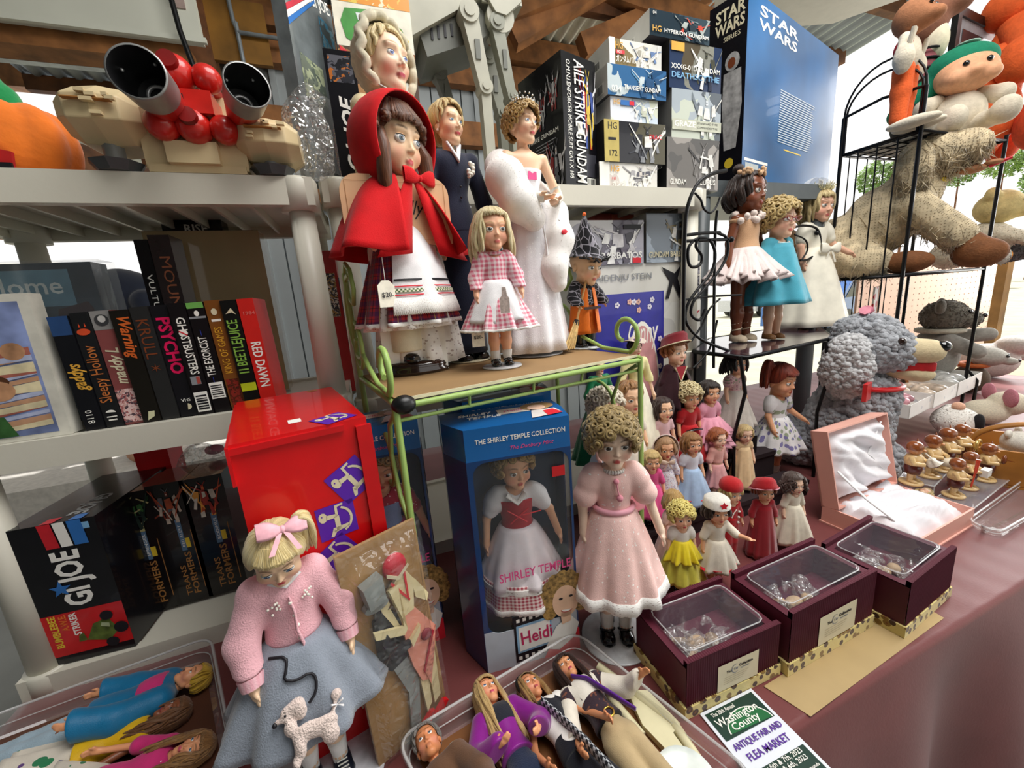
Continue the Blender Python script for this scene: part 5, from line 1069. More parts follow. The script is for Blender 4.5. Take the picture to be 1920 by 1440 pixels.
for a in((1304,656),(1525,610)):p=G(*a,Zb)-o0;bar('leg',[p,Vector((p.x,p.y,0))],.0048,T,KIR)
RX0,RX1,RY0,RY1=1.81,2.36,.85,1.085;zt=Y(1722,243,RY0).z;zm=1.362;zl=.865
T=thing('wire_rack','tall black wire rack with three shelves of plush toys on the right','rack',(RX0,RY0,TZ));Wd=RX1-RX0;Dd=RY1-RY0
for x in(0,Wd):
 for y in(0,Dd):
  bar('upright',[(x,y,0),(x,y,zt-TZ+.13 if x==0 else zt-TZ+.02)],.006,T,KIR);bar('upright',[(x+.016,y+.008,0),(x+.016,y+.008,zt-TZ)],.0035,T,KIR)
bar('bracket',[(Wd,0,.20),(Wd+.04,-.02,.15),(Wd+.04,-.02,.0)],.006,T,KIR)
for i,z in enumerate((zl-TZ,zm-TZ,zt-TZ)):
 sh=bar('shelf_rim',[(0,0,z),(Wd,0,z),(Wd,Dd,z),(0,Dd,z)],.005,T,KIR,True)
 for k in range(9):bar('shelf_wire',[(.03+k*(Wd-.06)/8,0,z),(.03+k*(Wd-.06)/8,Dd,z)],.0026,sh,KIR)
 for k in range(4):bar('shelf_wire',[(0,.04+k*(Dd-.08)/3,z),(Wd,.04+k*(Dd-.08)/3,z)],.0026,sh,KIR)
 if i==1:b=MB();b.box(.01,Wd-.01,.01,Dd-.01,z+.004,z+.007);b.build('shelf_card',pm('#56585c',.6),sh)
 if i==2:b=MB();b.box(.06,Wd-.0,.004,Dd-.01,z+.004,z+.007);b.build('shelf_card',pm('#cfcdc8',.6),sh)
zz=zt-TZ
bar('rail',[(0,Dd,zz+.13),(0,Dd*.5,zz+.145),(0,0,zz+.13)],.005,T,KIR)
for k in(.0,.035):bar('arch',[(0,Dd-.01+0*k,zz)]+[(0+.001,Dd*.5+Dd*(.5-k)*cos(a),zz+.13+(.13-k)*sin(a))for a in np.linspace(0,pi,14)]+[(0,.01,zz)],.0035,T,KIR)
for k in range(3):bar('side_wire',[(0,Dd*(k+1)/4,0),(0,Dd*(k+1)/4,zz)],.0025,T,KIR)
for k in range(5):bar('back_wire',[(Wd*(k+.5)/5,Dd,0),(Wd*(k+.5)/5,Dd,zz)],.002,T,KIR)
SBL=pm('#1763a8',.22,var=.12,scale=6,coat=.5);SBD=pm('#143d72',.3,var=.2,scale=5,coat=.4);SBW=pm('#b9c2cc',.3,var=.05,coat=.3)
def dollbox(label,A,B,yaw,h,d=.105,title='Heidi',mirror=False,doll=None,extra=True):
 A,B=Vector(A),Vector(B);w=(B-A).length;T=thing('doll_box',label,'doll box',(A+B)/2,yaw,'blue doll boxes under the green shelf');c=.03;dy=.055
 out=[(-w/2-c,dy),(-w/2,0),(w/2,0),(w/2+.008,dy),(w/2+.008,d),(-w/2-c,d)]
 b=MB();b.prism(out,h-.052,h,0);b.build('top_cap',SBL,T,bev=.0012)
 b=MB();b.prism(out,0,.004,0);b.build('bottom_panel',SBD,T)
 b=MB()
 for p,q in((out[5],out[0]),(out[0],out[1]),(out[4],out[5]),(out[3],out[4])):b.quad([(p[0],p[1],.004),(q[0],q[1],.004),(q[0],q[1],h-.052),(p[0],p[1],h-.052)])
 b.build('side_panel',SBD,T,solid=.0015)
 M=face(w,d,h,'front');z0,z1=.075,h-.052
 n=6;rr=.022;x0,x1,v0,v1=.008,w-.004,z0,z1-.004
 inner=[]
 for cx,cy,a in((x0+rr,v0+rr,180),(x1-rr,v0+rr,270),(x1-rr,v1-rr,0),(x0+rr,v1-rr,90)):inner+=[(cx+rr*cos(radians(a+90*i/n)),cy+rr*sin(radians(a+90*i/n)))for i in range(n+1)]
 m=len(inner);outer=[]
 for i in range(m):
  q=i//(n+1);x,y=inner[i];k=i%(n+1)
  outer.append([(0,0 if k>n/2 else y),(w if k>n/2 else x,0),(w,z1 if k>n/2 else y),(0 if k>n/2 else x,z1)][q])
 b=MB()
 for i in range(m):
  j=(i+1)%m;pts=[outer[i],outer[j],inner[j],inner[i]];low=min(p[1]for p in pts)<z0 and max(p[1]for p in pts)<z0+rr*1.4
  b.quad([M@Vector((x,y,-.0006))for x,y in pts],1 if low else 0)
 b.build('window_frame',[SBD,SBW],T,solid=.001)
 b=MB();b.quad([M@Vector((x,y,-.003))for x,y in((0,v0-.004),(w,v0-.004),(w,z1),(0,z1))]);b.build('window_film',clear(alpha=.055),T)
 b=MB();b.quad([(w/2,.001,.01),(w/2+.008,dy,.01),(w/2+.008,dy,z1),(w/2,.001,z1)]);b.build('window_film',clear(alpha=.055),T)
 text('THE SHIRLEY TEMPLE COLLECTION',T,M@tr(.016,h-.022),.011,W_,w-.024,.01);text('The Danbury Mint',T,M@tr(w*.40,h-.039),.009,PINKP,w*.42,0,.4)
 Mt=Matrix.Translation((-w/2,0,h+.0006))
 text('SHIRLEY',T,Mt@tr(.0,.075),.016,W_,w*.34,.01,.2);text('TEMPLE',T,Mt@tr(.012,.055),.016,W_,w*.34,.01,.2);panel(T,Mt,w*.40,.055,w*.32,.03,pm('#e6d8c8',.3));text(title,T,Mt@tr(w*.46,.07),.016,PINKP,w*.18)
 flat(T,Mt,[ellp(w*.82,.075,.03,.022,16)],pm('#a8865a',.4),.0008,'portrait_hair');flat(T,Mt,[ellp(w*.80,.066,.016,.016,14)],pm('#e8c0a8',.4),.0012,'portrait_face');flat(T,Mt,[[(w*.66,.01),(w*.98,.018),(w*.96,.05),(w*.72,.05)]],pm('#e8e0dc',.3),.001,'portrait_dress');flat(T,Mt,[[(w*.82,.012),(w*.98,.018),(w*.93,.045),(w*.82,.04)]],REDP,.0014,'portrait_dress')
 if extra:
  text('SHIRLEY TEMPLE',T,M@tr(w*.20,h*.40)@rz(1),.023,PINKP,w*.74,.01)
  S=M@tr(w*.30,.006)
  flat(T,S,[[(0,0),(w*.42,.008),(w*.42,.016),(w*.34,.086),(w*.40,.100),(.0,.092)]],INK,.0006,'film_strip');flat(T,S,[[(.004,.018),(w*.40,.022),(w*.40,.078),(.004,.074)]],pm('#8fb8d8',.3),.001,'film_frame');flat(T,S,[[(.008,.022),(w*.38,.026),(w*.38,.073),(.008,.070)]],W_,.0013,'film_frame')
  for k in range(6):
   for v in(.005,.081):flat(T,S,[[(.005+k*.0115,v+.0006*k),(.011+k*.0115,v+.0006*k),(.011+k*.0115,v+.007+.0006*k),(.005+k*.0115,v+.007+.0006*k)]],W_,.0014,'film_hole')
  if title=='Heidi':text('Heidi',T,S@tr(.010,.046)@tr(0,0,.002)@rz(3),.036,pm('#c02a5c',.4),w*.33,.01)
  else:
   for k,s_ in enumerate(('REBECCA OF','SUNNYBROOK','FARM')):text(s_,T,S@tr(.010,.062-.013*k)@tr(0,0,.002),.012,pm('#a83a4a',.4),w*(.33 if k<2 else.2),.01)
  Pm=M@tr(w*.87,.010)
  flat(T,Pm,[[(-w*.30,-.018),(w*.13,-.012),(w*.13,.034),(w*.02,.054),(-w*.12,.036)]],REDP,.0016,'portrait_dress');flat(T,Pm,[[(-w*.26,.010),(-w*.10,.0),(w*.08,.02),(w*.13,.046),(w*.04,.066),(-w*.12,.05)]],W_,.0019,'portrait_collar')
  hr_=[ellp(w*(-.02)+.034*cos(a),.104+.042*sin(a),.013,.014,10)for a in np.linspace(-.5,pi+.6,11)]+[ellp(w*(-.02),.112,.032,.040,18)]
  for i_,e_ in enumerate(hr_):flat(T,Pm,[e_],pm('#a08048',.4,var=.5,scale=180),.0021+.00004*i_,'portrait_hair')
  flat(T,Pm,[ellp(-w*.01,.097,.024,.032,20),[(-w*.07,.075),(w*.05,.075),(w*.04,.055),(-w*.06,.052)]],pm('#e6bfa0',.4),.0028,'portrait_face');flat(T,Pm,[ellp(-w*.06,.104,.004,.0025,8),ellp(w*.05,.106,.004,.0025,8)],INK,.0031,'portrait_eye');flat(T,Pm,[ellp(-w*.0,.081,.0095,.0045,10,180,360)],W_,.0031,'portrait_smile');flat(T,Pm,[ellp(-w*.0,.081,.0115,.0065,10,180,360)],pm('#b8504a',.4),.0030,'portrait_lip')
  if title=='Heidi':panel(T,M,w*.80,h*.775,.022,.018,RED,'price_sticker',lift=.001);text('25.-',T,M@tr(w*.815,h*.795),.009,INK,.016,.02)if 0 else None
 b=MB();b.quad([(-w/2-c+.004,d-.004,.006),(w/2+.004,d-.004,.006),(w/2+.004,d-.004,z1),(-w/2-c+.004,d-.004,z1)]);b.build('inner_back',pm('#10406e',.4,var=.2,scale=7),T)
 return T,w
A=G(916,1263,TZ+.001);B=G(1087,1213,TZ+.001);ang=atan2((B-A).y,(B-A).x);hS=Y(960,793,.553).z-TZ
HB,hw=dollbox('blue window box with red vest doll and film strip print, nearest the front',A,B,ang,hS)
B2=G(838,1203,TZ+.001);A2=B2-Vector((hw,-.004,0));dollbox('blue window box with blue pinafore doll, behind the green shelf leg',A2+Vector((0,.01,0)),B2+Vector((0,.008,0)),0.02,hS,title='Farm')
A3=Vector((A.x+.03,A.y+.125,TZ+.001));B3=A3+(B-A).normalized()*hw;dollbox('blue window box mostly hidden, just behind the front doll box',A3,B3,ang,hS+.012,extra=False)
BOX_F,BOX_R=(A,B,ang),(A2,B2,.02)
LACE=cloth('#f2efea','lace','#b9aca6',s=75);WCL=cloth('#f1eff0',s=1);SOCK=cloth('#f3f2ee',bump=.4);BSHOE=pm('#101014',.15,coat=.6);DNAVY=cloth('#141b33',r=.8)
def at(px,py,z,dz=0.0):p=G(px,py,z);return p+Vector((0,0,dz))
def bead(b,c,r,mi=0):b.ell(c,r,8,5,mi)
def bow(D,c,s,m,name='bow',par=None,tails=True,ang=0):
 b=MB()
 for sx in(-1,1):
  rows=[]
  for k in range(7):
   t=k/6;wv=.25+.75*sin(min(1,t*1.1)*pi*.62);rows.append([(c[0]+sx*s*t,c[1]-s*.10*sin(t*pi)-.1*s+.1*s*cos(v),c[2]+s*.42*wv*sin(v)+s*.1*t)for v in np.linspace(0,2*pi,9)[:-1]])
  b.grid(rows,0,True)
  if tails:b.grid([[(c[0]+sx*s*(.1+.45*t)+q*s*.22,c[1]-s*.15-.02*s*sin(3*t),c[2]-s*(.1+.95*t))for q in(-.5,0,.5)]for t in np.linspace(0,1,6)])
 b.ell((c[0],c[1]-s*.12,c[2]),(s*.16,s*.14,s*.18),10,6);return b.build(name,m,par or D.t)
def tagcard(D,p,L,r,label=None,sw=.05):
 """a price tag on a string, hanging from p"""
 b=MB();b.tube([p,(p[0],p[1],p[2]-L)],.0018,5);o=b.build('tag_string',W_,D.t);b=MB();x,y,z=p[0],p[1]-.002,p[2]-L
 b.prism([(x-sw*.5,z-r),(x+sw*.5,z-r),(x+sw*.5,z-.02),(x+sw*.2,z),(x-sw*.2,z),(x-sw*.5,z-.02)],-y-.003,-y,0,Matrix(((1,0,0,0),(0,0,-1,0),(0,1,0,0),(0,0,0,1))))
 t=b.build('price_tag',pm('#efe9d8',.6),D.t);text('$20-',D.t,Matrix(((1,0,0,x-sw*.35),(0,0,1,y-.004),(0,1,0,z-r*.55),(0,0,0,1)))@rz(0)@tr(0,0),sw*.35,INK,sw*.7,.01)
bp=at(615,1452,TZ,.005);h1=hgt(bp,972)
D=Doll(bp,h1,16,'doll in pink cardigan and grey poodle skirt with blonde ponytail and pink bow','girl',skin='#ecc9a6',arms={'L':((.46,-.22,-1),(-.05,-.40,-1)),'R':((.46,-.22,-1),(.02,-.42,-1))},legs={'L':(-.0,.03),'R':(.01,-.0)})
D.body().head(yaw=-8,tilt=25,iris='#4a6a8a',scale=1.0);D.hair('#ecd9a4','ponytail',L=.85,fringe=.5,vol=1.08,dark='#b89a58',back=1.75,hs=90)
CARD=cloth('#f4bac3',bump=.6,r=.95);D.top(CARD,t=.017,sleeve=.93,zlo=.585,wide=1.08)
for k in 'LR':
 sh,el,wr,dd=D.J[k];b=MB();b.tube([el.lerp(wr,.72),wr.lerp(el,.02)],[.036,.031],16);b.build('ribbed_cuff',cloth('#eaa8b4','rib','#f6ccd2',s=120),D.t)
sk=D.skirt(.610,.35,.076,.25,cloth('#8b939f',bump=.5,r=.95,sheen=.4),n=8,amp=.12,flare=.72,depth=.74,cy=-.02,wave=.012,seed=4)
b=MB()
for k,(z,x)in enumerate(((.755,.0),(.71,.004),(.67,.008),(.625,.006),(.59,.002))):bead(b,(x,-.078-.004*(k<2),z),.006)
R=random.Random(3)
for sx in(-1,1):
 for k in range(9):bead(b,(sx*(.045+R.uniform(-.018,.018)),-.073+R.uniform(0,.004),.75+R.uniform(-.02,.02)),.0042)
b.build('pearl_beads',pm('#f4ece0',.15,coat=.6),D.t)
b=MB();b.tube([(.0,-.078,.775),(.006,-.082,.72),(.003,-.083,.66),(.012,-.082,.605),(.004,-.081,.575)],[.006,.009,.009,.010,.006],6,flat=.5);b.build('cardigan_placket',CARD,D.t)
b=MB();b.tube([(-.04,-.03,.812),(0,-.058,.802),(.04,-.03,.812)],[.011,.014,.011],8,flat=.5);b.build('white_collar',WCL,D.t)
o=bow(D,(0,0,0),.36,cloth('#f2b4c0',r=.4,bump=.05),'hair_bow',D.H);o.location=(.17,.0,1.08);o.rotation_euler=(radians(-62),radians(12),radians(8))
def onskirt(x,z,off=.010):
 z=.598-(.50-z)*.8;x=x*.8-.022;v=(.610-z)/.26;r=.076+(.25-.076)*max(0,v)**.72;return(x,-.02-.74*sqrt(max(.001,r*r-x*x))*(1+.05*v)-off,z)
b=MB();pts=[(-.075,.50),(-.02,.50),(-.03,.465),(-.045,.44),(-.01,.425),(.04,.43),(.055,.405),(.045,.365),(.015,.345)]
P_=[onskirt(*p)for p in pts];P_=[Vector(P_[0])]+[Vector(P_[i]).lerp(Vector(P_[i+1]),t)for i in range(len(P_)-1)for t in(.25,.5,.75)]+[Vector(P_[-1])];b.tube(P_,.0042,6);b.build('leash_cord',INK,D.t)
POO=pm('#f2dcd2',.95,var=.06,scale=50,bump=1,bscale=170,sheen=.4);s1=SDF((-.2,-.42,.25),(.2,-.02,.62),.004)
for x,z,rx,rz_ in((-.045,.355,.030,.024),(-.02,.37,.02,.016),(-.01,.275,.045,.034),(.045,.265,.045,.034),(-.04,.235,.018,.04),(.06,.225,.028,.035),(-.055,.305,.02,.03),(-.015,.345,.02,.035),(-.06,.20,.012,.02),(.105,.325,.018,.018)):c_=onskirt(x,z,.018);s1.ell(c_,(rx*.85,.014,rz_*.85),.012)
s1.cap(onskirt(.08,.285,.02),onskirt(.105,.32,.02),.006,k=.006);s1.cap(onskirt(-.06,.345,.024),onskirt(-.092,.338,.024),.010,.006,.008)
link('poodle_patch',s1.mesh('poodle_patch',POO),D.t);b=MB();bead(b,onskirt(-.098,.337,.03),.007);bead(b,onskirt(-.062,.36,.036),.0035);b.build('poodle_nose',INK,D.t)
b=MB();c_=onskirt(.100,.302,.026)
for a in(.6,2.5,3.8,5.6):b.tube([c_,(c_[0]+.02*cos(a),c_[1]-.004,c_[2]+.02*sin(a))],[.002,.005],5,flat=.4)
b.build('poodle_bow',WCL,D.t)
D.sock(SOCK,.12).shoe(pm('#1a2030',.4),strap=False,sole=W_,lace=W_);D.stand('#e4e4ea',.20,label='white doll stand under the poodle skirt doll')
bp=at(1156,1192,TZ,.005);h2=hgt(bp,790)
PKD=cloth('#f7cdc5','dots','#fdf3ee',s=52,r=.7)
D=Doll(bp,h2,-24,'large doll with golden pin curls in a pink dotted dress with lace hem','girl',skin='#f0d2ba',lip='#b84a48',arms={'L':((.36,-.02,-1),(.02,-.12,-1)),'R':((.50,-.05,-1),(.30,-.32,-1))})
D.body().head(yaw=3,tilt=0,iris='#3c2a20',scale=1.12);D.hair('#b49a63','pincurl',n=120,curl=.105,thick=.050,fringe=.30,vol=1.12,dark='#5a4826',hs=80,front=30);D.top(PKD,t=.012,sleeve=.36,puff=.048,cuff=.012,zlo=.60)
D.skirt(.635,.275,.074,.205,PKD,n=9,amp=.10,hem=LACE,hemw=.035,depth=.88,seed=2);b=MB();b.tube([(.078*sin(t),-.066*cos(t)-.002,.637)for t in np.linspace(0,2*pi,25)[:-1]],.012,8,flat=1,closed=True,up=(0,0,1));b.build('pink_sash',cloth('#efa9b8',r=.35,bump=0),D.t)
b=MB()
for k in range(26):t=2*pi*k/26;bead(b,(.044*sin(t),-.006-.044*cos(t),.803),.0085)
b.build('lace_collar',LACE,D.t);b=MB();bead(b,(.0,-.071,.775),.012);bead(b,(.012,-.074,.705),.014);b.tube([(0,-.072,.775),(.004,-.076,.74),(.012,-.077,.705)],.003,5);b.build('pink_pompon',cloth('#ec98a8'),D.t)
bow(D,(.02,.10,.60),.13,cloth('#efa9b8',r=.35,bump=0),'sash_bow');D.sock(SOCK,.13).shoe(BSHOE);D.stand('#dadde0',.155,label='pale round doll stand under the pink dotted dress doll')
bp2=at(1262,1062,TZ,.001);D=Doll(bp2,.19,-10,'small doll mostly hidden behind the large pink dotted doll',small=True);D.body().head();D.hair('#c8a060','long',L=.5);D.top(PKD,t=.012,sleeve=.4,puff=.045).skirt(.58,.12,.08,.25,PKD,n=9,hem=LACE,hemw=.05);D.shoe(BSHOE)
bp=at(783,698,DK,.026);h3=hgt(bp,215)
T=thing('wooden_stand','dark oval wooden stand under the red cape doll','doll stand',bp-Vector((0,0,.0255)));b=MB();b.lathe([(0,0),(.062,0),(.066,.006),(.060,.010),(.062,.014),(.056,.024),(0,.025)],40);b.xf(Matrix.Diagonal((1,.62,1,1)));b.build('base',pm('#2a1a14',.15,var=.3,scale=30,coat=.6),T)
PLAID=cloth('#b02c32','plaid','#1d2a5a','#0f1424',s=24);CRM=cloth('#ece3c8');REDC=cloth('#cc0812',r=.85,sheen=.08)
D=Doll(bp,h3,30,'tall doll in a red hooded cape, plaid skirt and white apron',skin='#ecc7a2',arms={'L':((.5,-.2,-1),(.5,-.62,-1)),'R':((.4,-.1,-1),(.2,-.5,-1))},brow='#3a2416')
D.body().head(yaw=8,tilt=8,iris='#5a6a7a',scale=1.14);D.hair('#6a3d20','long',L=.12,fringe=.7,vol=1.05,dark='#321a0c',n=20,hs=90)
for sx in(-1,1):
 b=MB();b.tube([(sx*.36,-.16,.55),(sx*.42,-.26,.34),(sx*.43,-.28,.1),(sx*.42,-.28,-.12),(sx*.41,-.28,-.24)],[.06,.10,.105,.10,.04],10);b.build('braid',hairmat('#6a3d20','#321a0c',90),D.H)
D.top(CRM,t=.016,sleeve=.92,zlo=.55,thick=1.15);D.pants(CRM,.045,.02,puff=.014,name='bloomers');D.skirt(.56,.165,.085,.215,PLAID,n=9,amp=.14,seed=5,hem=LACE,hemw=.012);D.skirt(.50,.145,.09,.20,LACE,n=12,amp=.1,name='petticoat',seed=6)
D.skirt(.575,.22,.088,.236,WCL,n=7,amp=.05,name='apron',sector=(-48,42),hem=LACE,hemw=.05,seed=5)
for z0,z1,m,nm in((.345,.338,INK,'leaf_band'),(.318,.314,REDP,'red_band'),(.306,.292,cloth('#e8e0c8','check','#4a6a3a',s=140),'green_band'),(.284,.280,REDP,'red_band')):
 q=lambda z:.088+(.236-.088)*((.575-z)/.355)**.75+.006
 D.skirt(z0,z1,q(z0),q(z1),m,n=7,amp=.0,name=nm,sector=(-46,40),thick=.002)
cape=D.skirt(.765,.45,.07,.30,REDC,n=5,amp=.16,flare=.58,name='cape',sector=(24,336),thick=.006,wave=.02,seed=3,depth=.80)
b=MB();rows=[]
for a in np.linspace(2,112,12):
 A=radians(a);rows.append([(.62*sin(A)*cos(t),-.06+.70*cos(A),.50+(.62*sin(A)if sin(t)>0 else.78*sin(A))*sin(t))for t in np.linspace(0,2*pi,33)[:-1]])
b.grid(rows,0,True);b.build('hood',REDC,D.H,solid=.02)
bow(D,(.03,-.125,.735),.075,REDC,'cape_bow',tails=False)
for sx in(-1,1):
 b=MB();b.grid([[(sx*(.02+.13*t)+q*(.045+.13*t)*.9,-.125-.035*t,.73-.30*t-.02*q*sx)for q in(-.5,0,.5)]for t in np.linspace(0,1,7)]);b.build('cape_front',REDC,D.t,solid=.005)
D.shoe(BSHOE,strap=False);p=D.J['L'][2];tagcard(D,(p.x+.0,p.y-.045,p.z-.07),.09,.10,sw=.075)
yb=.835;tp_=Y(706,92,yb);xb=tp_.x;bp=Vector((xb+.012,yb,DK+.003));h4=tp_.z-DK
D=Doll(bp,h4,18,'tall lady doll in a cream lace bonnet, standing behind the red cape doll','lady',skin='#efcdb0',lip='#a83a4a',brow='#8a6a48',arms={'L':((.05,.12,-1),(0,0,-1)),'R':((.05,.12,-1),(0,0,-1))});D.body().head(yaw=16,tilt=0,iris='#5a74b8',scale=1.34);D.hair('#e2cc98','updo',fringe=0,vol=.96)
b=MB();rows=[]
for a in np.linspace(2,100,10):
 A=radians(a);rows.append([(.53*sin(A)*cos(t)*(1+.03*sin(t*16)),.0+.58*cos(A),.54+(.60*sin(A))*sin(t)*(1+.03*cos(t*16)))for t in np.linspace(0,2*pi,65)[:-1]])
b.grid(rows,0,True);b.tube([(.53*cos(t)*(1+.05*sin(t*14)),-.08+.03*sin(t*14),.54+.60*sin(t))for t in np.linspace(-.9,pi+.9,60)],.07,8);b.build('lace_bonnet',cloth('#f6eccf',bump=1,r=.95),D.H)
b=MB();b.tube([(.40,.0,.35),(.30,-.12,.06),(.1,-.24,-.03),(-.1,-.24,-.03),(-.3,-.12,.06),(-.40,0,.35)],.05,8,flat=.3);b.build('chin_ribbon',cloth('#c2c8c0',r=.4),D.H)
D.top(cloth('#ecdcae'),t=.012,sleeve=.95,zlo=.6).skirt(.66,.02,.06,.15,LACE,n=12,amp=.1);
bp=at(882,676,DK,.005);h5=hgt(bp,205);D=Doll(bp,h5,14,'lady doll in a navy suit with blonde updo and white corsage','lady',skin='#eec8a4',lip='#b03a44',brow='#8a6a40',arms={'L':((.28,.05,-1),(.05,-.15,-1)),'R':((.34,.0,-1),(.1,-.1,-1))})
D.body().head(yaw=14,iris='#6a90b4',scale=1.14);D.hair('#d9c08a','updo',fringe=0,dark='#a08448',vol=1.08,hs=120);b=MB();b.ell((0,.38,.36),(.26,.20,.24));b.build('hair_bun',hairmat('#d9c08a','#a08448',60),D.H)
D.top(DNAVY,t=.010,sleeve=1,zlo=.53,flare=.004).skirt(.60,.03,.066,.085,DNAVY,n=3,amp=.04);b=MB();b.tube([(-.025,-.03,.868),(0,-.062,.80),(.025,-.03,.868)],[.012,.02,.012],8,flat=.5);b.build('white_collar',WCL,D.t)
b=MB();R=random.Random(4)
for k in range(16):bead(b,(.048+R.uniform(-.016,.016),-.066+R.uniform(-.006,.002),.765+R.uniform(-.026,.026)),.0085)
b.build('corsage',pm('#f2ede0',.7),D.t);b=MB();bead(b,(.0,-.063,.70),.005);bead(b,(.0,-.06,.66),.005);b.build('jacket_button',INK,D.t)
for sx in(-1,1):b=MB();bead(b,(sx*.34,.02,.33),.03);b.build('pearl_earring',pm('#f4efe4',.1,coat=.6),D.H)
D.shoe(BSHOE,strap=False);D.stand('#dcd3b4',.09,label='cream round stand under the navy suit doll')
b=MB();b.box(.062,.10,-.10,-.093,.03,.10);b.build('price_tag',pm('#e6d8b0',.6),D.t)
bp=at(1006,664,DK,.005);h6=hgt(bp,205);GOWN=cloth('#eeecf0','sparkle','#ffffff',s=60,r=.4,bump=.3)
D=Doll(bp,h6,8,'princess doll in white gown with tiara and white fur wrap','lady',skin='#efc4a2',lip='#b8404a',arms={'L':((.35,-.25,-1),(-.95,-.8,-.25)),'R':((.36,-.2,-1),(-.75,-.85,-.35))});D.body().head(yaw=14,iris='#5a78a8',scale=1.1);D.hair('#c09a58','curly',n=110,curl=.10,thick=.05,fringe=.15,vol=1.06,dark='#6e5226')
D.top(GOWN,t=.007,sleeve=0,zlo=.6,zhi=.765);D.skirt(.655,.012,.054,.16,GOWN,n=8,amp=.10,flare=.9,seed=8)
for k in 'LR':
 sh,el,wr,dd=D.J[k];b=MB();b.tube([sh.lerp(el,.75),el,wr,wr+dd*.03],[.024,.022,.019,.02],12);b.build('long_glove',cloth('#e8e2d6'),D.t)
def tuftfur(name,D,s1,m,n,L,r,seed=0,par=None,droop=.3,mats=None,jit=.4):
 """short hair tufts standing on a soft shape"""
 me=s1.mesh('core',m);co_=link(name,me,par or D.t);v=coords(me);nn=np.empty(len(me.vertices)*3);me.vertices.foreach_get('normal',nn);nn=nn.reshape(-1,3)
 rg=np.random.default_rng(seed);idx=rg.integers(0,len(v),n);P=v[idx];N=nn[idx]+rg.normal(0,jit,(n,3));N[:,2]-=droop;N/=np.linalg.norm(N,axis=1)[:,None]+1e-9
 S=np.cross(N,rg.normal(0,1,(n,3)));S/=np.linalg.norm(S,axis=1)[:,None]+1e-9;Ln=L*rg.uniform(.6,1.25,(n,1));W2=np.cross(N,S)
 tipd=N*Ln;tipd[:,2]-=droop*Ln[:,0]*.6
 A=P+S*r;B=P-S*r*.5+W2*r*.87;Cc=P-S*r*.5-W2*r*.87;Tt=P+tipd
 V=np.stack([A,B,Cc,Tt],1).reshape(-1,3);base=np.arange(n)[:,None]*4;F=np.concatenate([base+np.array([[0,1,3]]),base+np.array([[1,2,3]]),base+np.array([[2,0,3]])],0)
 m2=bpy.data.meshes.new(name+'_fur');m2.vertices.add(len(V));m2.vertices.foreach_set('co',V.ravel());m2.loops.add(F.size);m2.loops.foreach_set('vertex_index',F.ravel().astype(np.int32));m2.polygons.add(len(F));m2.polygons.foreach_set('loop_start',np.arange(0,F.size,3,dtype=np.int32));m2.polygons.foreach_set('use_smooth',np.ones(len(F),bool));m2.materials.append(mats or m);m2.update(calc_edges=True)
 return link('fur',m2,co_,kind='stuff')
FURW=pm('#f6f2ee',1,var=.03,sheen=.5,spec=.02);s1=SDF((-.25,-.22,.2),(.3,.2,.9),.006)
s1.chain([(.02,.085,.80),(-.09,.05,.79),(-.12,-.04,.72),(-.09,-.085,.62),(-.03,-.09,.56)],(.05,.06,.075,.07,.05),.03);s1.chain([(.02,.085,.80),(.10,.07,.70),(.13,-.02,.60),(.10,-.08,.48),(.05,-.10,.36),(.06,-.11,.30)],(.04,.045,.05,.06,.055,.04),.03);tuftfur('fur_wrap',D,s1,FURW,9000,.020,.002,1,droop=.1,jit=.3)
b=MB();R=random.Random(1)
for k in range(15):t=-1.25+2.5*k/14;bead(b,(.40*sin(t),-.38*cos(t)+.06,.97+.05*cos(t)),.032);bead(b,(.40*sin(t),-.37*cos(t)+.06,1.04+.10*cos(t)*(k%2+.3)),.026)
b.tube([(.41*sin(t),-.38*cos(t)+.06,.93)for t in np.linspace(-1.4,1.4,15)],.02,6);b.build('tiara',pm('#d8d4cc',.12,.8,coat=.5),D.H)
b=MB();b.tube([(.0,-.09,.625),(-.03,-.10,.56)],.004,5);b.tube([(.0,-.09,.625),(.015,-.11,.45),(.01,-.12,.38)],.004,5);b.ell((0,-.093,.625),(.016,.01,.01));b.build('gown_ribbon',cloth('#f2f0f0',r=.35),D.t);b=MB();b.ell((.085,-.142,.50),(.016,.004,.012));b.build('red_white_charm',REDP,D.t);bowr=MB();bowr.box(-.02,.02,-.056,-.052,.72,.75);bowr.build('pink_ribbon',PINKP,D.t)
D.stand('#cfd2d6',.12,label='grey round stand under the princess doll')
bp=at(942,688,DK,.005);h7=hgt(bp,400);GING=cloth('#f6dfe2','gingham','#dc6e86',s=34)
D=Doll(bp,h7,-7,'blonde child doll in pink gingham dress and white apron',skin='#efb694',lip='#c86058',brow='#b09060',arms={'L':((.42,-.05,-1),(.1,-.5,-1)),'R':((.5,-.2,-1),(.1,-.6,-1))});D.body().head(yaw=8,iris='#4a4038',scale=1.12);D.hair('#e8d9ae','long',L=.78,fringe=.25,vol=1.04,dark='#a8905a',n=34,hs=110)
D.top(GING,t=.014,sleeve=.85,puff=.05,zlo=.52,flare=.006);D.skirt(.55,.25,.083,.25,GING,n=11,amp=.14,seed=3,hem=LACE,hemw=.012,wave=.01);D.skirt(.575,.30,.088,.225,WCL,n=5,amp=.12,name='apron',sector=(-62,62),seed=9,wave=.03)
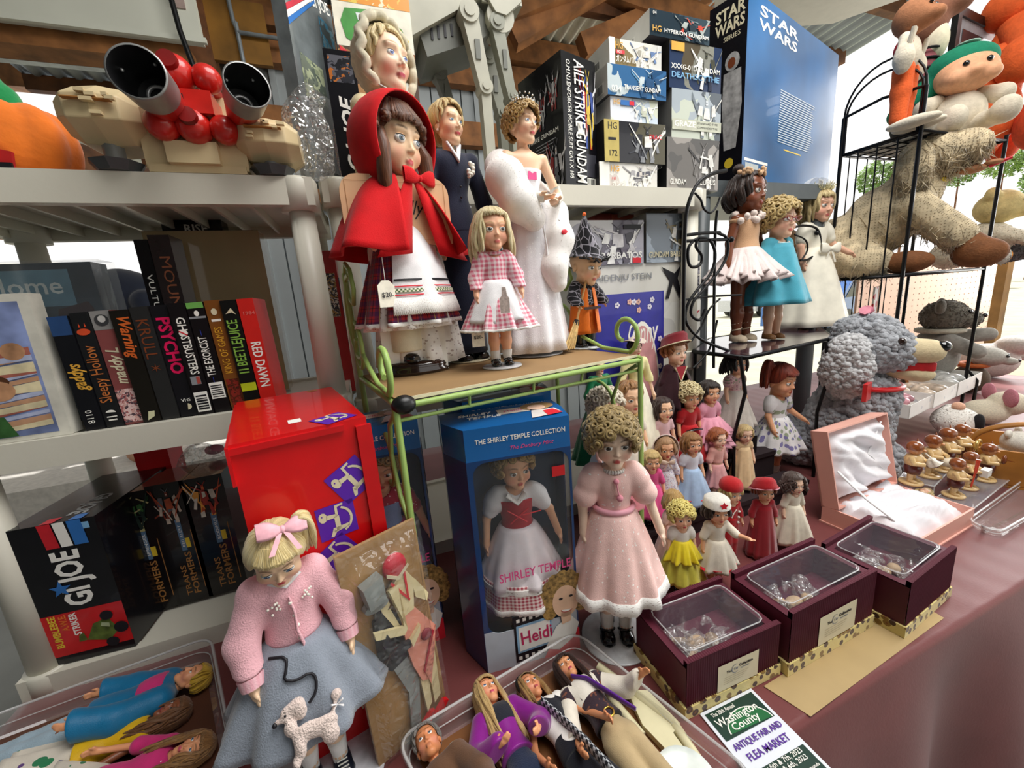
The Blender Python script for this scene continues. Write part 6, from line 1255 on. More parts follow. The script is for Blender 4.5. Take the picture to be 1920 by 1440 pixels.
b=MB();b.tube([(-.05,-.02,.748),(0,-.058,.742),(.05,-.02,.748)],[.02,.022,.02],8,flat=.6);b.build('gingham_collar',GING,D.t);b=MB();b.prism([(-.03,.36),(.03,.36),(.032,.45),(.018,.47),(.012,.52),(-.012,.52),(-.016,.47),(-.032,.45)],.228,.231,0,Matrix(((1,0,0,0),(0,0,-1,0),(0,1,0,0),(0,0,0,1))));b.build('paper_motif',pm('#bdaaa2',.5,var=.2,scale=60),D.t)
D.sock(SOCK,.105).shoe(BSHOE);D.stand('#d4d6d8',.14,label='clear grey stand under the blonde gingham doll');p=D.J['L'][2];tagcard(D,(p.x-.02,p.y-.03,p.z-.12),.07,.14,sw=.085)
bp=at(1098,652,DK,.005);h8=hgt(bp,452);WEB=cloth('#15141a','web','#9a96a0',s=22);ORG=cloth('#e8741a',r=.6)
D=Doll(bp,h8,6,'witch doll in black web hat and orange suit holding a straw broom','baby',skin='#e9bd95',lip='#c8645a',arms={'L':((.42,-.25,-1),(.0,-.75,-.8)),'R':((.75,-.1,-1),(.55,-.3,-.8))});D.body().head(yaw=10,tilt=14,iris='#3a2a20',scale=1.0)
D.top(WEB,t=.02,sleeve=.95,zlo=.40,flare=.012);D.pants(ORG,.12,.02,puff=.015,name='orange_trousers');D.skirt(.56,.13,.11,.17,ORG,n=4,amp=.12,name='orange_coat',sector=(-150,-14),seed=2);D.skirt(.56,.13,.11,.17,ORG,n=4,amp=.12,name='orange_coat',sector=(14,150),seed=2)
D.shoe(BSHOE,strap=False,L=.14,w=.052,boot=.12);b=MB();rows=[]
for r_,z,ox in((.60,.70,0),(.56,.72,0),(.42,.76,0),(.36,.90,-.02),(.28,1.10,-.08),(.19,1.32,-.16),(.10,1.52,-.22),(.03,1.70,-.26)):rows.append([(ox+r_*cos(t),.06+r_*sin(t)*1.05,z+(.06*sin(t*2)if r_>.5 else 0))for t in np.linspace(0,2*pi,25)[:-1]])
b.grid(rows,0,True,uvs=[[(i/24*1.2,j*.12)for i in range(25)]for j in range(8)]);b.build('witch_hat',cloth('#15141a','web','#9a96a0',s=9),D.H);b=MB();bead(b,(-.27,.06,1.72),.05);b.build('orange_bobble',pm('#e8641a',.6),D.H);R=random.Random(5);b=MB()
for k in range(70):t=R.uniform(0,6.28);c=Vector((.58*cos(t),.06+.6*sin(t),.71));b.tube([c,c+Vector((R.uniform(-.08,.08),R.uniform(-.08,.08),R.uniform(-.09,.09)))],[.035,.02],5)
b.build('hat_feather_trim',pm('#0e0d12',.8,sheen=.4),D.H);b=MB()
for k in range(60):t=R.uniform(0,6.28);c=Vector((.105*cos(t),.09*sin(t),.585));b.tube([c,c+Vector((R.uniform(-.03,.03),R.uniform(-.03,.03),R.uniform(-.03,.01)))],[.012,.006],5)
b.build('ruffle_collar',pm('#0e0d12',.8,sheen=.4),D.t)
b=MB();b.box(-.10,.10,-.135,-.128,.36,.385);b.build('belt',pm('#3a2018',.5),D.t)
hp=D.J['L'][2]+D.J['L'][3]*.035;BT=thing('toy_broom','small straw broom held by the witch doll','broom',D.t.location.copy(),D.t.rotation_euler.z,None,h8);ax=Vector((.16,.02,.42)).normalized();p0=hp-ax*.36;b=MB();b.tube([hp-ax*.12,hp+ax*.38],.011,8);b.build('handle',pm('#b98a50',.5),BT)
lo=hp-ax*.12;ft=Vector((lo.x-.14,lo.y-.05,.0));b=MB();R=random.Random(2)
for k in range(70):t=R.uniform(0,6.28);q=sqrt(R.random());b.tube([lo+Vector((.018*q*cos(t),.018*q*sin(t),0)),lo.lerp(ft,.5)+Vector((.04*q*cos(t),.03*q*sin(t),0)),ft+Vector((.06*q*cos(t),.03*q*sin(t),.01+.02*R.random()))],[.006,.007,.004],5)
b.build('straw',pm('#d9b87a',.7,var=.2),BT);b=MB();b.tube([lo-ax*.0,lo-ax*.05],[.024,.03],10);b.build('binding',pm('#1a1418',.7),BT);D.stand('#c8ccd0',.17,rod=False,label='grey round stand under the witch doll')
bp=at(1388,640,Zb,.004);h9=hgt(bp,318);TUL=cloth('#ecdcd8',r=.9,bump=.5)
D=Doll(bp,h9,4,'dark skinned ballerina doll in pale pink tutu with flower crown',skin='#7a4630',lip='#8a3a34',blush='#8a4a38',brow='#2a1610',arms={'L':((.34,.05,-1),(.2,-.1,-1)),'R':((.36,0,-1),(.2,-.1,-1))},gloss=.25)
D.body().head(yaw=8,iris='#2a1610',scale=.95);D.hair('#3a241a','bob',L=.45,fringe=.1,dark='#120a06',n=40);b=MB();b.ell((-.02,.25,1.12),(.14,.14,.13));b.build('hair_bun',hairmat('#3a241a','#120a06'),D.H);b=MB();R=random.Random(1)
for k in range(40):t=R.uniform(-1.7,1.7);bead(b,(.40*sin(t),.02-.36*cos(t),.92+R.uniform(-.06,.07)),R.uniform(.035,.06))
b.build('flower_crown',cloth('#e2b88e',bump=.6),D.H);D.top(cloth('#dcae86',bump=.6),t=.010,sleeve=0,zlo=.52,zhi=.725);
for k in range(3):D.skirt(.56-.01*k,.36+.02*k,.085,.23-.02*k,TUL,n=13+4*k,amp=.30,seed=k,name='tutu_layer',wave=.03,flare=.9)
b=MB()
for k in range(60):t=R.uniform(0,6.28);c=Vector((.088*cos(t),.066*sin(t),.725));b.ell(c+Vector((R.uniform(-.02,.02),R.uniform(-.02,.02),R.uniform(-.02,.03))),R.uniform(.012,.022),6,4)
b.build('feather_trim',cloth('#eedcd2',bump=.5),D.t);b=MB();bead(b,(-.38,.0,.33),.035);bead(b,(.38,.0,.33),.035);b.build('earring',pm('#e8d8b8',.2,coat=.5),D.H);D.shoe(cloth('#dcc8ac'),strap=False)
b=MB()
for k in 'LR':
 a=D.leg(k)[2];b.tube([(a.x+.028*cos(t),a.y+.028*sin(t),.05+.006*t)for t in np.linspace(0,6*pi,30)],.005,5)
b.build('slipper_ribbon',cloth('#dcc8ac'),D.t)
bp=at(1446,636,Zb,.004);h10=hgt(bp,385);TEAL=cloth('#4aa6bc',r=.7)
D=Doll(bp,h10,-4,'blonde doll in teal coat with red cat eye glasses',skin='#ecbfa0',lip='#c0504a',arms={'L':((.4,-.1,-1),(.15,-.35,-1)),'R':((.4,0,-1),(.1,-.2,-1))});D.body().head(yaw=4,iris='#4a3428',scale=1.1);D.hair('#cdb377','curly',n=90,curl=.12,thick=.055,fringe=.4,vol=1.04,dark='#80683a');D.top(TEAL,t=.016,sleeve=.9,zlo=.5,flare=.008).skirt(.72,.27,.10,.255,TEAL,n=6,amp=.16,seed=7,name='coat',flare=.9)
b=MB()
for sx in(-1,1):b.tube([(sx*.155+.10*cos(t)*(1+.25*max(0,cos(t)*sx)),-.43,.475+.062*sin(t)+.03*max(0,cos(t)*sx))for t in np.linspace(0,2*pi,17)[:-1]],.014,6,closed=True);b.tube([(sx*.27,-.42,.5),(sx*.36,-.1,.48)],.012,6)
b.tube([(-.06,-.44,.48),(.06,-.44,.48)],.012,6);b.build('glasses',pm('#8a2430',.2,coat=.6),D.H);b=MB()
for k in range(16):t=pi*.15+pi*.7*k/15;bead(b,(.055*cos(t),-.03-.05*sin(t),.735-.02*sin(t)),.010)
b.build('pearl_necklace',pm('#f0ebe0',.15,coat=.5),D.t);b=MB();bead(b,(-.36,.0,.34),.04);b.build('pearl_earring',pm('#f0ebe0',.15),D.H);D.shoe(pm('#8a6038',.5),strap=False)
bp=at(1512,613,Zb,.004);h11=hgt(bp,352);SAT=cloth('#ece6d4',r=.35,bump=.08)
D=Doll(bp,h11,-6,'bride doll in ivory satin gown and white veil',skin='#e2b094',lip='#b04848',arms={'L':((.4,-.1,-1),(.1,-.3,-1)),'R':((.55,-.2,-1),(.6,-.6,-.6))});D.body().head(yaw=2,tilt=4,iris='#5a4a3a',scale=.95);D.hair('#d3be8c','bob',L=.62,fringe=.5,dark='#8a7444',n=44);D.top(SAT,t=.012,sleeve=.35,puff=.05,zlo=.52).skirt(.58,.01,.085,.27,SAT,n=7,amp=.10,seed=3);bow(D,(.03,-.10,.56),.09,SAT,'satin_bow')
b=MB();rows=[]
for a in np.linspace(5,85,8):
 A=radians(a);rows.append([(.72*sin(A)*cos(t),.10+.3*sin(A)*sin(t),.80+.55*cos(A)+.03*sin(t*9)*sin(A))for t in np.linspace(-.5,pi+.5,28)])
b.grid(rows);tm=NT('tulle_veil');tm.set('#f4f4f4',.8,alpha=.32);nz=tm.n('ShaderNodeTexNoise',i_Scale=200.0);tm.bump(nz.outputs['Fac'],.3);VEIL=tm.m;b.build('veil',VEIL,D.H);b=MB();R=random.Random(8)
for k in range(50):t=R.uniform(-1.5,1.5);b.tube([(.38*sin(t),.05-.3*cos(t),.95),(.42*sin(t)+R.uniform(-.1,.1),.0-.34*cos(t),1.02+R.uniform(0,.16))],[.02,.006],5)
b.build('veil_headpiece',cloth('#e6dcae',bump=.5),D.H)
def boxed(A,B,ang,lab,fn):
 m=(A+B)/2;n=Vector((-sin(ang),cos(ang),0));return m+n*.060+Vector((0,0,.010))
h12=hS*.83;p=boxed(*BOX_F,0,0);RV=cloth('#b8142a',r=.5);ORGZ=cloth('#efe6ea',r=.3,bump=.1)
D=Doll(p,h12,math.degrees(BOX_F[2])-6,'curly blonde doll in red vest and white apron inside the front blue box','girl',skin='#ebb58e',lip='#c04a44',arms={'L':((.55,.05,-1),(.1,-.12,-1)),'R':((.75,.02,-1),(.3,-.12,-1))});D.body().head(yaw=18,tilt=4,iris='#4a3424',scale=1.12);D.hair('#c2a060','curly',n=90,curl=.10,thick=.055,fringe=.1,vol=1.02,dark='#6a5226');D.top(WCL,t=.012,sleeve=.34,puff=.052,zlo=.58);D.top(RV,t=.018,sleeve=0,zlo=.585,zhi=.765,name='vest')
D.skirt(.625,.36,.078,.20,ORGZ,n=8,amp=.10,name='apron',seed=3);D.skirt(.385,.245,.19,.205,cloth('#f0dcd8','gingham','#b04050',s=60),n=8,amp=.06,seed=3,hem=LACE,hemw=.02);D.skirt(.37,.34,.196,.200,LACE,n=8,amp=.06,seed=3,name='lace_band');D.sock(SOCK,.12).shoe(BSHOE);b=MB();b.tube([(-.045,-.06,.80),(0,-.078,.765),(.045,-.06,.80)],.018,8,flat=.4);b.build('frill_collar',LACE,D.t);b=MB();b.tube([(-.05,-.075,.73),(.04,-.075,.66)],.003,5);b.tube([(.05,-.075,.73),(-.04,-.075,.66)],.003,5);b.tube([(.02,-.078,.70),(.11,-.075,.71)],.003,5);b.build('vest_lacing',REDP,D.t)
p=boxed(*BOX_R,0,0);D=Doll(p+Vector((.012,0,0)),h12,-4,'curly blonde doll in blue pinafore inside the left blue box','girl',skin='#e0a982',lip='#b84440',arms={'L':((.55,.05,-1),(.1,-.1,-1)),'R':((.7,.02,-1),(.3,-.1,-1))});D.body().head(yaw=8,tilt=4,iris='#4a3424',scale=1.12);D.hair('#a8884e','curly',n=90,curl=.10,thick=.055,fringe=.1,dark='#54401e')
PNF=cloth('#7f93b8');RDT=cloth('#b03046','dots','#f0d8d8',s=60);D.top(RDT,t=.012,sleeve=.4,puff=.05,zlo=.58);D.top(PNF,t=.018,sleeve=0,zlo=.58,zhi=.75,name='bib');D.skirt(.62,.235,.085,.205,PNF,n=8,amp=.08,hem=RDT,hemw=.04,seed=4);D.skirt(.25,.215,.19,.197,LACE,n=8,amp=.08,seed=4,name='petticoat');b=MB();b.tube([(.082*sin(t),-.07*cos(t),.622)for t in np.linspace(0,2*pi,21)[:-1]],.012,6,closed=True);b.build('pink_belt',cloth('#c04a78'),D.t);D.shoe(BSHOE)
def riser(x0,x1,y0,y1,z,lab):
 T=thing('display_riser',lab,'riser',((x0+x1)/2,y0,TZ+.001));w=(x1-x0)/2;b=MB();b.box(-w,w,0,y1-y0,z-TZ-.014,z-TZ-.001);b.build('top_board',pm('#241418',.8),T,bev=.002)
 for sx in(-w,w-.01):b=MB();b.box(sx,sx+.01,.004,y1-y0-.004,0,z-TZ-.014);b.build('side_board',pm('#241418',.8),T)
 b=MB();b.box(-w+.01,w-.01,.004,.012,0,z-TZ-.014);b.build('front_board',pm('#24161a',.8),T)
S1,S2,S3,S4=.80,.875,.955,1.02
riser(.50,1.16,.70,.775,S1,'low dark riser step under the second row of small dolls');riser(.48,1.12,.777,.825,S2,'middle dark riser step under the third row of small dolls');riser(.52,1.03,.827,.868,S3,'top dark riser step under the back row of small dolls')
def small(px,py,y,z,lab,yaw,skin,hair,top,skirt=None,arms=None,prop='child',ext=None,hz=(.57,.14),r1=.22,sl=.5,puff=.0,hem=None,shoes=True,h=None,tilt=0,hy=0,hs=None,n=9,amp=.13,iris='#3a2c24',**kw):
 p=Y(px,py,y);hh=(p.z-z)/1.02;D=Doll(Vector((p.x,y,z+.002)),hh,yaw,lab,prop,skin,arms=arms,small=True,group='small dolls crowded on the table',**kw)
 D.body(vox=.0075).head(yaw=hy,tilt=tilt,scale=hs or 1.06,iris=iris)
 if hair:D.hair(hair[0],hair[1],**hair[2])
 if top:D.top(top,t=.013,sleeve=sl,puff=puff,zlo=.54 if prop!='lady' else.62)
 if skirt:D.skirt(hz[0],hz[1],.082 if prop!='lady' else.055,r1,skirt,n=n,amp=amp,hem=hem,hemw=.03,seed=int(px))
 if shoes:D.sock(SOCK,.10).shoe(BSHOE)
 if ext:ext(D)
 return D
def hat(D,prof,col,name='hat',c=(0,.05,0),sq=1.08,m=None,tiltb=None):
 b=MB();b.grid([[(c[0]+r*cos(t),c[1]+r*sq*sin(t),z+(tiltb or 0)*sin(t)*r)for t in np.linspace(0,2*pi,29)[:-1]]for r,z in prof],0,True);return b.build(name,m or cloth(col,bump=.5),D.H)
SK='#eebf9c';SK2='#e8b08a';SK3='#f1c8ac'
L_=dict
def e_yel(D):D.skirt(.62,.40,.088,.20,cloth('#f0d828',r=.45),n=11,amp=.2,name='yellow_apron',sector=(-70,70),seed=2)
small(1278,948,.572,TZ,'small doll with bright yellow curls and yellow dress',-22,SK,('#efe08a','curly',dict(n=80,curl=.13,thick=.06,fringe=.3,vol=1.06,dark='#b8a040')),cloth('#ece6dc',r=.5),cloth('#eadf58',r=.5),ext=e_yel,puff=.05,sl=.3,r1=.24,amp=.18)
def e_nur(D):
 hat(D,[(.50,.70),(.50,.76),(.47,.80),(.46,.98),(.36,1.06),(.01,1.08)],'#f0ebe0','nurse_cap');b=MB()
 for k in range(5):a=k*1.2566+.3;b.prism([(.0,0),(.07,.05),(.17,0),(.07,-.05)],0,.02,0,Matrix.Translation((0.02,-.445,.90))@Matrix.Rotation(radians(90),4,'X')@Matrix.Rotation(a,4,'Z'))
 b.build('red_flower',REDP,D.H);D.skirt(.30,.285,.20,.205,REDP,n=7,amp=.1,name='red_trim',seed=1345);b=MB();b.tube([(.40*cos(t),-.05,.30+.45*sin(t))for t in np.linspace(-1.2,1.2,12)],.012,5);b.build('chin_elastic',W_,D.H)
small(1345,935,.545,TZ,'small dark haired doll in a white nurse cap with red flower',-20,SK2,('#33211a','long',dict(L=.42,fringe=.4,n=40)),cloth('#e9dfcc'),cloth('#e9dfcc'),ext=e_nur,arms={'L':((.4,0,-1),(.1,-.2,-1)),'R':((.6,-.5,-.6),(.5,-.8,.1))},hz=(.57,.27),r1=.215)
def e_san(D):
 hat(D,[(.48,.70),(.50,.78),(.47,.97),(.38,1.12),(.2,1.22),(.01,1.25)],'#c4161c','red_felt_hat');D.pants(cloth('#b81820',r=.9),.05,.02,puff=.012);b=MB()
 for k in range(3):bead(b,(.045,-.085+.004*k,.66-.075*k),.016)
 b.build('white_button',pm('#f0ebe2',.2,coat=.5),D.t);b=MB();b.tube([(.0,-.09,.70),(-.04,-.092,.66),(-.06,-.085,.60)],.006,5);b.build('white_piping',W_,D.t)
small(1372,905,.60,TZ,'small blonde doll in red felt hat and red suit with white buttons',-5,SK,('#e6d08a','long',dict(L=.35,fringe=.5,n=30)),cloth('#b81820',r=.9),None,ext=e_san,sl=.9,iris='#4a5a80')
def e_rb(D):
 hat(D,[(.56,.58),(.60,.66),(.50,.80),(.46,.98),(.34,1.12),(.01,1.18)],'#b41420','red_bonnet',tiltb=-.35);b=MB();b.tube([(.60*cos(t)*(1+.05*sin(t*12)),.05+.62*sin(t)*(1+.05*cos(t*11)),.62-.35*.6*sin(t))for t in np.linspace(0,2*pi,50)[:-1]],.03,6,closed=True);b.build('pink_frill',cloth('#e6a0b0'),D.H)
small(1434,902,.575,TZ,'small doll in red velvet dress and red bonnet with pink frill',-24,SK2,('#8a4a2c','long',dict(L=.3,fringe=.4,n=24)),cloth('#9c1220',r=.95,sheen=.5),cloth('#9c1220',r=.95,sheen=.5),ext=e_rb,hz=(.70,.02),r1=.185,sl=.95,amp=.1,shoes=False)
small(1490,890,.57,TZ,'small doll with wild dark hair and cream dress, at the end of the front row',-14,SK3,('#54423a','wavy',dict(L=.55,fringe=.1,n=60,wave=.16,vol=1.16,thick=.045)),cloth('#ece2cc'),cloth('#ece2cc',r=.6),hz=(.60,.10),r1=.26,sl=.5,puff=.04,amp=.2)
def e_bon(D):
 b=MB();b.grid([[(.60*cos(t)*q,-.05+.30*(1-q)*3+.12*sin(t),.50+.62*sin(t)*q)for t in np.linspace(-.75,pi+.75,28)]for q in(1.0,.97,.86,.70)]);b.tube([(.60*cos(t),-.06+.12*sin(t),.50+.62*sin(t))for t in np.linspace(-.75,pi+.75,28)],.022,6);b.build('bonnet_brim',cloth('#d8c4bc'),D.H);bow(D,(0,-.10,.735),.075,cloth('#d0b8a4'),'ribbon_bow')
FLO=cloth('#d9d6dc','floral','#a89ab0','#c8a8a8',s=46)
small(1247,820,.745,S1,'small doll in a round brimmed bonnet and silver floral dress',-22,SK2,('#b58a62','long',dict(L=.5,fringe=.2,n=34)),FLO,FLO,ext=e_bon,hz=(.60,.06),sl=.9,tilt=4)
def e_blu(D):b=MB();b.tube([(.26*sin(t)*.85,-.26*cos(t)*.85*.85,.21)for t in np.linspace(0,2*pi,40)[:-1]],.006,5,closed=True);b.build('red_stitching',REDP,D.t)
small(1297,812,.735,S1,'small brown haired doll in white blouse and pale blue skirt',-12,SK2,('#a4733f','bob',dict(L=.62,fringe=.35,n=44)),cloth('#dcdce6'),cloth('#a9c2e0'),ext=e_blu,puff=.05,sl=.35,r1=.25)
small(1346,805,.75,S1,'small doll with short auburn hair and pink blouse',-2,SK3,('#a85a2c','bob',dict(L=.28,fringe=.2,n=40,vol=1.1)),cloth('#e2a69c'),cloth('#dca0a0'),sl=.6,r1=.17,hz=(.52,.2))
small(1396,797,.755,S1,'small blonde doll in a pale peach long dress',-22,SK3,('#d9bd84','bob',dict(L=.45,fringe=.15,n=40)),cloth('#f0cfa0'),cloth('#f0cfa0',r=.6),hz=(.68,.04),r1=.19,puff=.03,sl=.2,tilt=8)
small(1222,846,.73,S1,'tiny blonde doll in hot pink beside the bonnet doll',-25,SK2,('#d8b878','bob',dict(L=.4,fringe=.4,n=24)),cloth('#e0528c'),cloth('#e0528c'))
small(1243,748,.80,S2,'small doll with dark brown bob and pale pink dress',-8,SK,('#38221c','bob',dict(L=.62,fringe=.1,n=50)),cloth('#e6bcc0'),cloth('#e6bcc0'),puff=.03,sl=.3,hs=1.12)
def e_cur(D):b=MB();b.tube([(-.10,-.10,.52),(.0,-.12,.54),(.10,-.10,.52)],[.02,.035,.02],8,flat=.4);b.build('black_purse',BSHOE,D.t)
small(1292,724,.80,S2,'small doll with messy white blonde curls and red dress',-6,SK2,('#ebdcb0','curly',dict(n=80,curl=.14,thick=.05,fringe=.4,vol=1.12,dark='#a89460')),cloth('#b2161e'),cloth('#c01a22'),ext=e_cur,puff=.05,sl=.4)
def e_tul(D):
 for k in range(3):D.skirt(.60-.06*k,.42-.08*k,.10+.02*k,.24+.01*k,cloth('#f0a4b8',bump=.6),n=15+2*k,amp=.3,seed=k,name='tulle_layer',wave=.02)
small(1330,714,.80,S2,'small dark haired doll in frothy pink tulle',-6,SK2,('#2c1c18','bob',dict(L=.4,fringe=.4,n=44)),cloth('#e8a0b4'),cloth('#eaa6b8'),ext=e_tul,puff=.06,sl=.4)
small(1136,742,.76,S2,'small doll with silvery white upswept hair in profile',12,'#f0bcae',('#e6dccb','curly',dict(n=70,curl=.14,thick=.055,fringe=.1,vol=1.06,dark='#b8aa92')),cloth('#efe0dc'),cloth('#c8d4e4'),hz=(.58,.06),r1=.26,hs=1.2)
LEO=cloth('#d8b070','leopard','#3a2410','#5a3a1c',s=40)
small(1180,722,.79,S2,'small doll with smooth light brown hair and leopard collar',-6,SK,('#a87848','updo',dict(fringe=0,n=20)),cloth('#ece0d0'),cloth('#e8dccc'),ext=lambda D:(lambda b:(b.tube([(.07*sin(t),-.06*cos(t),.74)for t in np.linspace(0,2*pi,17)[:-1]],.024,7,closed=True),b.build('leopard_collar',LEO,D.t)))(MB()),hs=1.15)
def e_mar(D):
 hat(D,[(.54,.70),(.53,.76),(.46,.80),(.44,1.02),(.34,1.14),(.01,1.20)],'#7c1420','red_beret',tiltb=-.4);b=MB();b.tube([(.55*cos(t),.05+.60*sin(t),.72-.4*.55*sin(t))for t in np.linspace(0,2*pi,40)[:-1]],.022,6,closed=True);b.build('cream_trim',CREAM,D.H)
 D.skirt(.74,.36,.09,.24,cloth('#34161e',r=.9),n=6,amp=.12,name='cape',sector=(25,335));b=MB();b.prism([(-.075,.74),(.0,.60),(.075,.74),(.03,.75),(-.03,.75)],.075,.085,0,Matrix(((1,0,0,0),(0,0,-1,0),(0,1,0,0),(0,0,0,1))));b.build('red_collar',cloth('#a01426'),D.t);b=MB();b.tube([(-.075,-.085,.745),(0,-.088,.60),(.075,-.085,.745)],.007,6);b.build('collar_trim',CREAM,D.t);bow(D,(.02,-.10,.56),.06,cloth('#d8c878'),'gold_bow')
small(1265,634,.845,S3,'small doll in maroon coat and red bonnet by the purple box',2,SK3,('#a8683c','bob',dict(L=.3,fringe=.3,n=30)),cloth('#3a1822',r=.9),cloth('#3a1822',r=.9),ext=e_mar,hz=(.58,.0),r1=.21,sl=.95)
def e_yg(D):b=MB();b.grid([[(r*cos(t),.05+r*sin(t),.93+.10*sin(t*2+1)+z)for t in np.linspace(0,2*pi,25)[:-1]]for r,z in((.66,0),(.62,.02),(.36,.04),(.30,.16),(.01,.2))],0,True);b.build('straw_hat',cloth('#c8b8a8'),D.H);b=MB();[bead(b,(R.uniform(-.3,.1),-.25+R.uniform(-.1,.1),1.02+R.uniform(-.03,.05)),.07)for _ in range(7)];b.build('hat_flowers',pm('#8a5aa0',.6),D.H)
small(1190,636,.835,S3,'lady doll in pale yellow gown and flowered hat behind green scroll',0,SK3,('#241a20','updo',dict(fringe=0,n=16)),cloth('#efe4a8'),cloth('#f2ecd4',r=.6,bump=.5),ext=e_yg,prop='lady',hz=(.66,0),r1=.24,sl=.95,puff=.03,shoes=False)
small(1122,672,.84,S3,'small doll in shiny emerald green gown, behind the silvery haired doll',6,SK3,('#6a4a34','updo',dict(fringe=0,n=16)),cloth('#0f7a4c',r=.35),cloth('#0d7046',r=.35),prop='lady',hz=(.66,0),r1=.30,sl=.6,shoes=False)
def e_hb(D):b=MB();b.tube([(.43*cos(t),.0,.55+.47*sin(t))for t in np.linspace(-.1,pi+.1,20)],.045,6,flat=1.0);b.build('white_headband',W_,D.H)
small(1380,662,.83,.93,'tall small doll with black hair and white headband under the wire stand',-2,SK,('#0f0c0e','long',dict(L=.55,fringe=.6,n=50,vol=1.1)),cloth('#d8b8b8','floral','#b07a88','#8a9a78',s=40),cloth('#cfc6bc',bump=.5),ext=e_hb,puff=.06,sl=.3,r1=.26)
BLK=thing('black_riser_box','black box under the headband doll, below the wire stand','box',(Y(1380,662,.83).x,.795,TZ+.001));b=MB();b.box(-.06,.06,0,.08,0,.93-TZ-.002);b.build('box_body',BLACK,BLK,bev=.002)
FL2=cloth('#e6e2e2','floral','#7f78a8','#9aa488',s=24);p=G(1447,893,TZ);hR=hgt(p,690)
D=Doll(p+Vector((0,0,.002)),hR,2,'redheaded doll with ponytail in a white and violet floral dress',skin='#e9ab82',lip='#b84a40',arms={'L':((.3,-.1,-1),(.1,-.5,-.9)),'R':((.5,-.25,-1),(.5,-.6,-.6))});D.body().head(yaw=6,tilt=6,scale=1.12);D.hair('#93361a','ponytail',L=.85,fringe=.6,vol=1.07,back=-1.9,dark='#4a160a',hs=90);D.top(FL2,t=.012,sleeve=.3,puff=.05,zlo=.52).skirt(.57,.28,.085,.24,FL2,n=9,amp=.14);D.sock(SOCK,.1).shoe(pm('#e8e2d8',.4))
def tray(lab,P,hgt_,z=TZ+.001,group=None,rim=.008,cat='tray',alpha=.2,extra=None):
 """clear plastic tray; P are the four floor corners in order"""
 o=P[0];T=thing('clear_tray',lab,cat,(o.x,o.y,z),0,group);Q=[Vector((p.x-o.x,p.y-o.y,0))for p in P];c=sum(Q,Vector())/4
 def ring(off,zz,rr=.03,n=6):
  out=[]
  for i in range(4):
   p=Q[i];a=(Q[i-1]-p).normalized();b_=(Q[(i+1)%4]-p).normalized();k=(p-c).normalized()*off
   for j in range(n+1):
    t=j/n;q=p+a*rr*(1-t)**2+b_*rr*t**2;out.append((q.x+k.x,q.y+k.y,zz))
  return out
 b=MB();b.grid([ring(-.003,.0),ring(0,.002),ring(.004,hgt_*.5),ring(.006,hgt_),ring(.006+rim,hgt_),ring(.006+rim,hgt_-.004)],0,True);b.cap(ring(-.003,.001));b.build('tray_shell',clear('#e9e6df',alpha=alpha),T)
 b=MB();b.tube([Vector(q)for q in ring(.006+rim*.5,hgt_+.0005)],.0022,5,closed=True);b.tube([Vector(q)for q in ring(.003,hgt_*.45)],.0012,4,closed=True);b.build('tray_rim',clear('#ffffff',alpha=.5),T);return T
P1,P2,P3=G(762,1424,TZ),G(1080,1224,TZ),G(1400,1495,TZ);tray('clear plastic tray of four dolls lying face up, front middle',[P1,P2,P3,P1+P3-P2],.035)
b=MB();pp=[P1+(P2-P1)*.04+(P3-P2)*.03,P1+(P2-P1)*.96+(P3-P2)*.03,P1+(P2-P1)*.96+(P3-P2)*.97,P1+(P2-P1)*.04+(P3-P2)*.97];b.quad([(q.x,q.y,TZ+.004)for q in pp]);tag(b.build('tray_liner',pm('#7a4a20',.6,var=.2,scale=8),solid=.001),'brown card lining the floor of the middle tray','card')
Q1,Q2,Q3=G(-80,1412,TZ),G(394,1232,TZ),G(450,1520,TZ);tray('clear plastic tray of dolls lying down, front left corner',[Q1,Q2,Q3,Q1+Q3-Q2],.036)
b=MB();pp=[Q1+(Q2-Q1)*.03+(Q3-Q2)*.04,Q2-(Q2-Q1)*.03+(Q3-Q2)*.04,Q3-(Q2-Q1)*.03-(Q3-Q2)*.04,Q1+Q3-Q2+(Q2-Q1)*.03-(Q3-Q2)*.04];b.quad([(q.x,q.y,TZ+.004)for q in pp]);tag(b.build('tray_liner',pm('#5a3422',.6,var=.2,scale=8),solid=.001),'dark brown card lining the floor of the left tray','card')
def lie(px,py,dx,dy,L,lab,prop='lady',lift=.03,roll=0,up=None,**k):
 """head crown at a picture point, body running towards (dx, dy) in the picture"""
 a=G(px,py,TZ+lift);c=G(px+dx,py+dy,TZ+lift);d=(a-c);d.z=0;d.normalize();feet=a-d*L
 Yx=Vector((0,0,-1));Zx=d;Xx=Yx.cross(Zx);Mx=Matrix((Xx,Yx,Zx)).transposed().to_4x4();Mx=Matrix.Translation(feet)@Mx@Matrix.Rotation(radians(roll),4,'Z')
 return Doll((0,0,0),L,0,lab,prop,M=Mx,**k)
SKB='#e9a377';OUT={'L':((.35,-.1,-1),(.1,-.25,-1)),'R':((.4,-.15,-1),(.1,-.45,-1))}
FD=dict(skin=SKB,lip='#c8506a',arms=OUT)
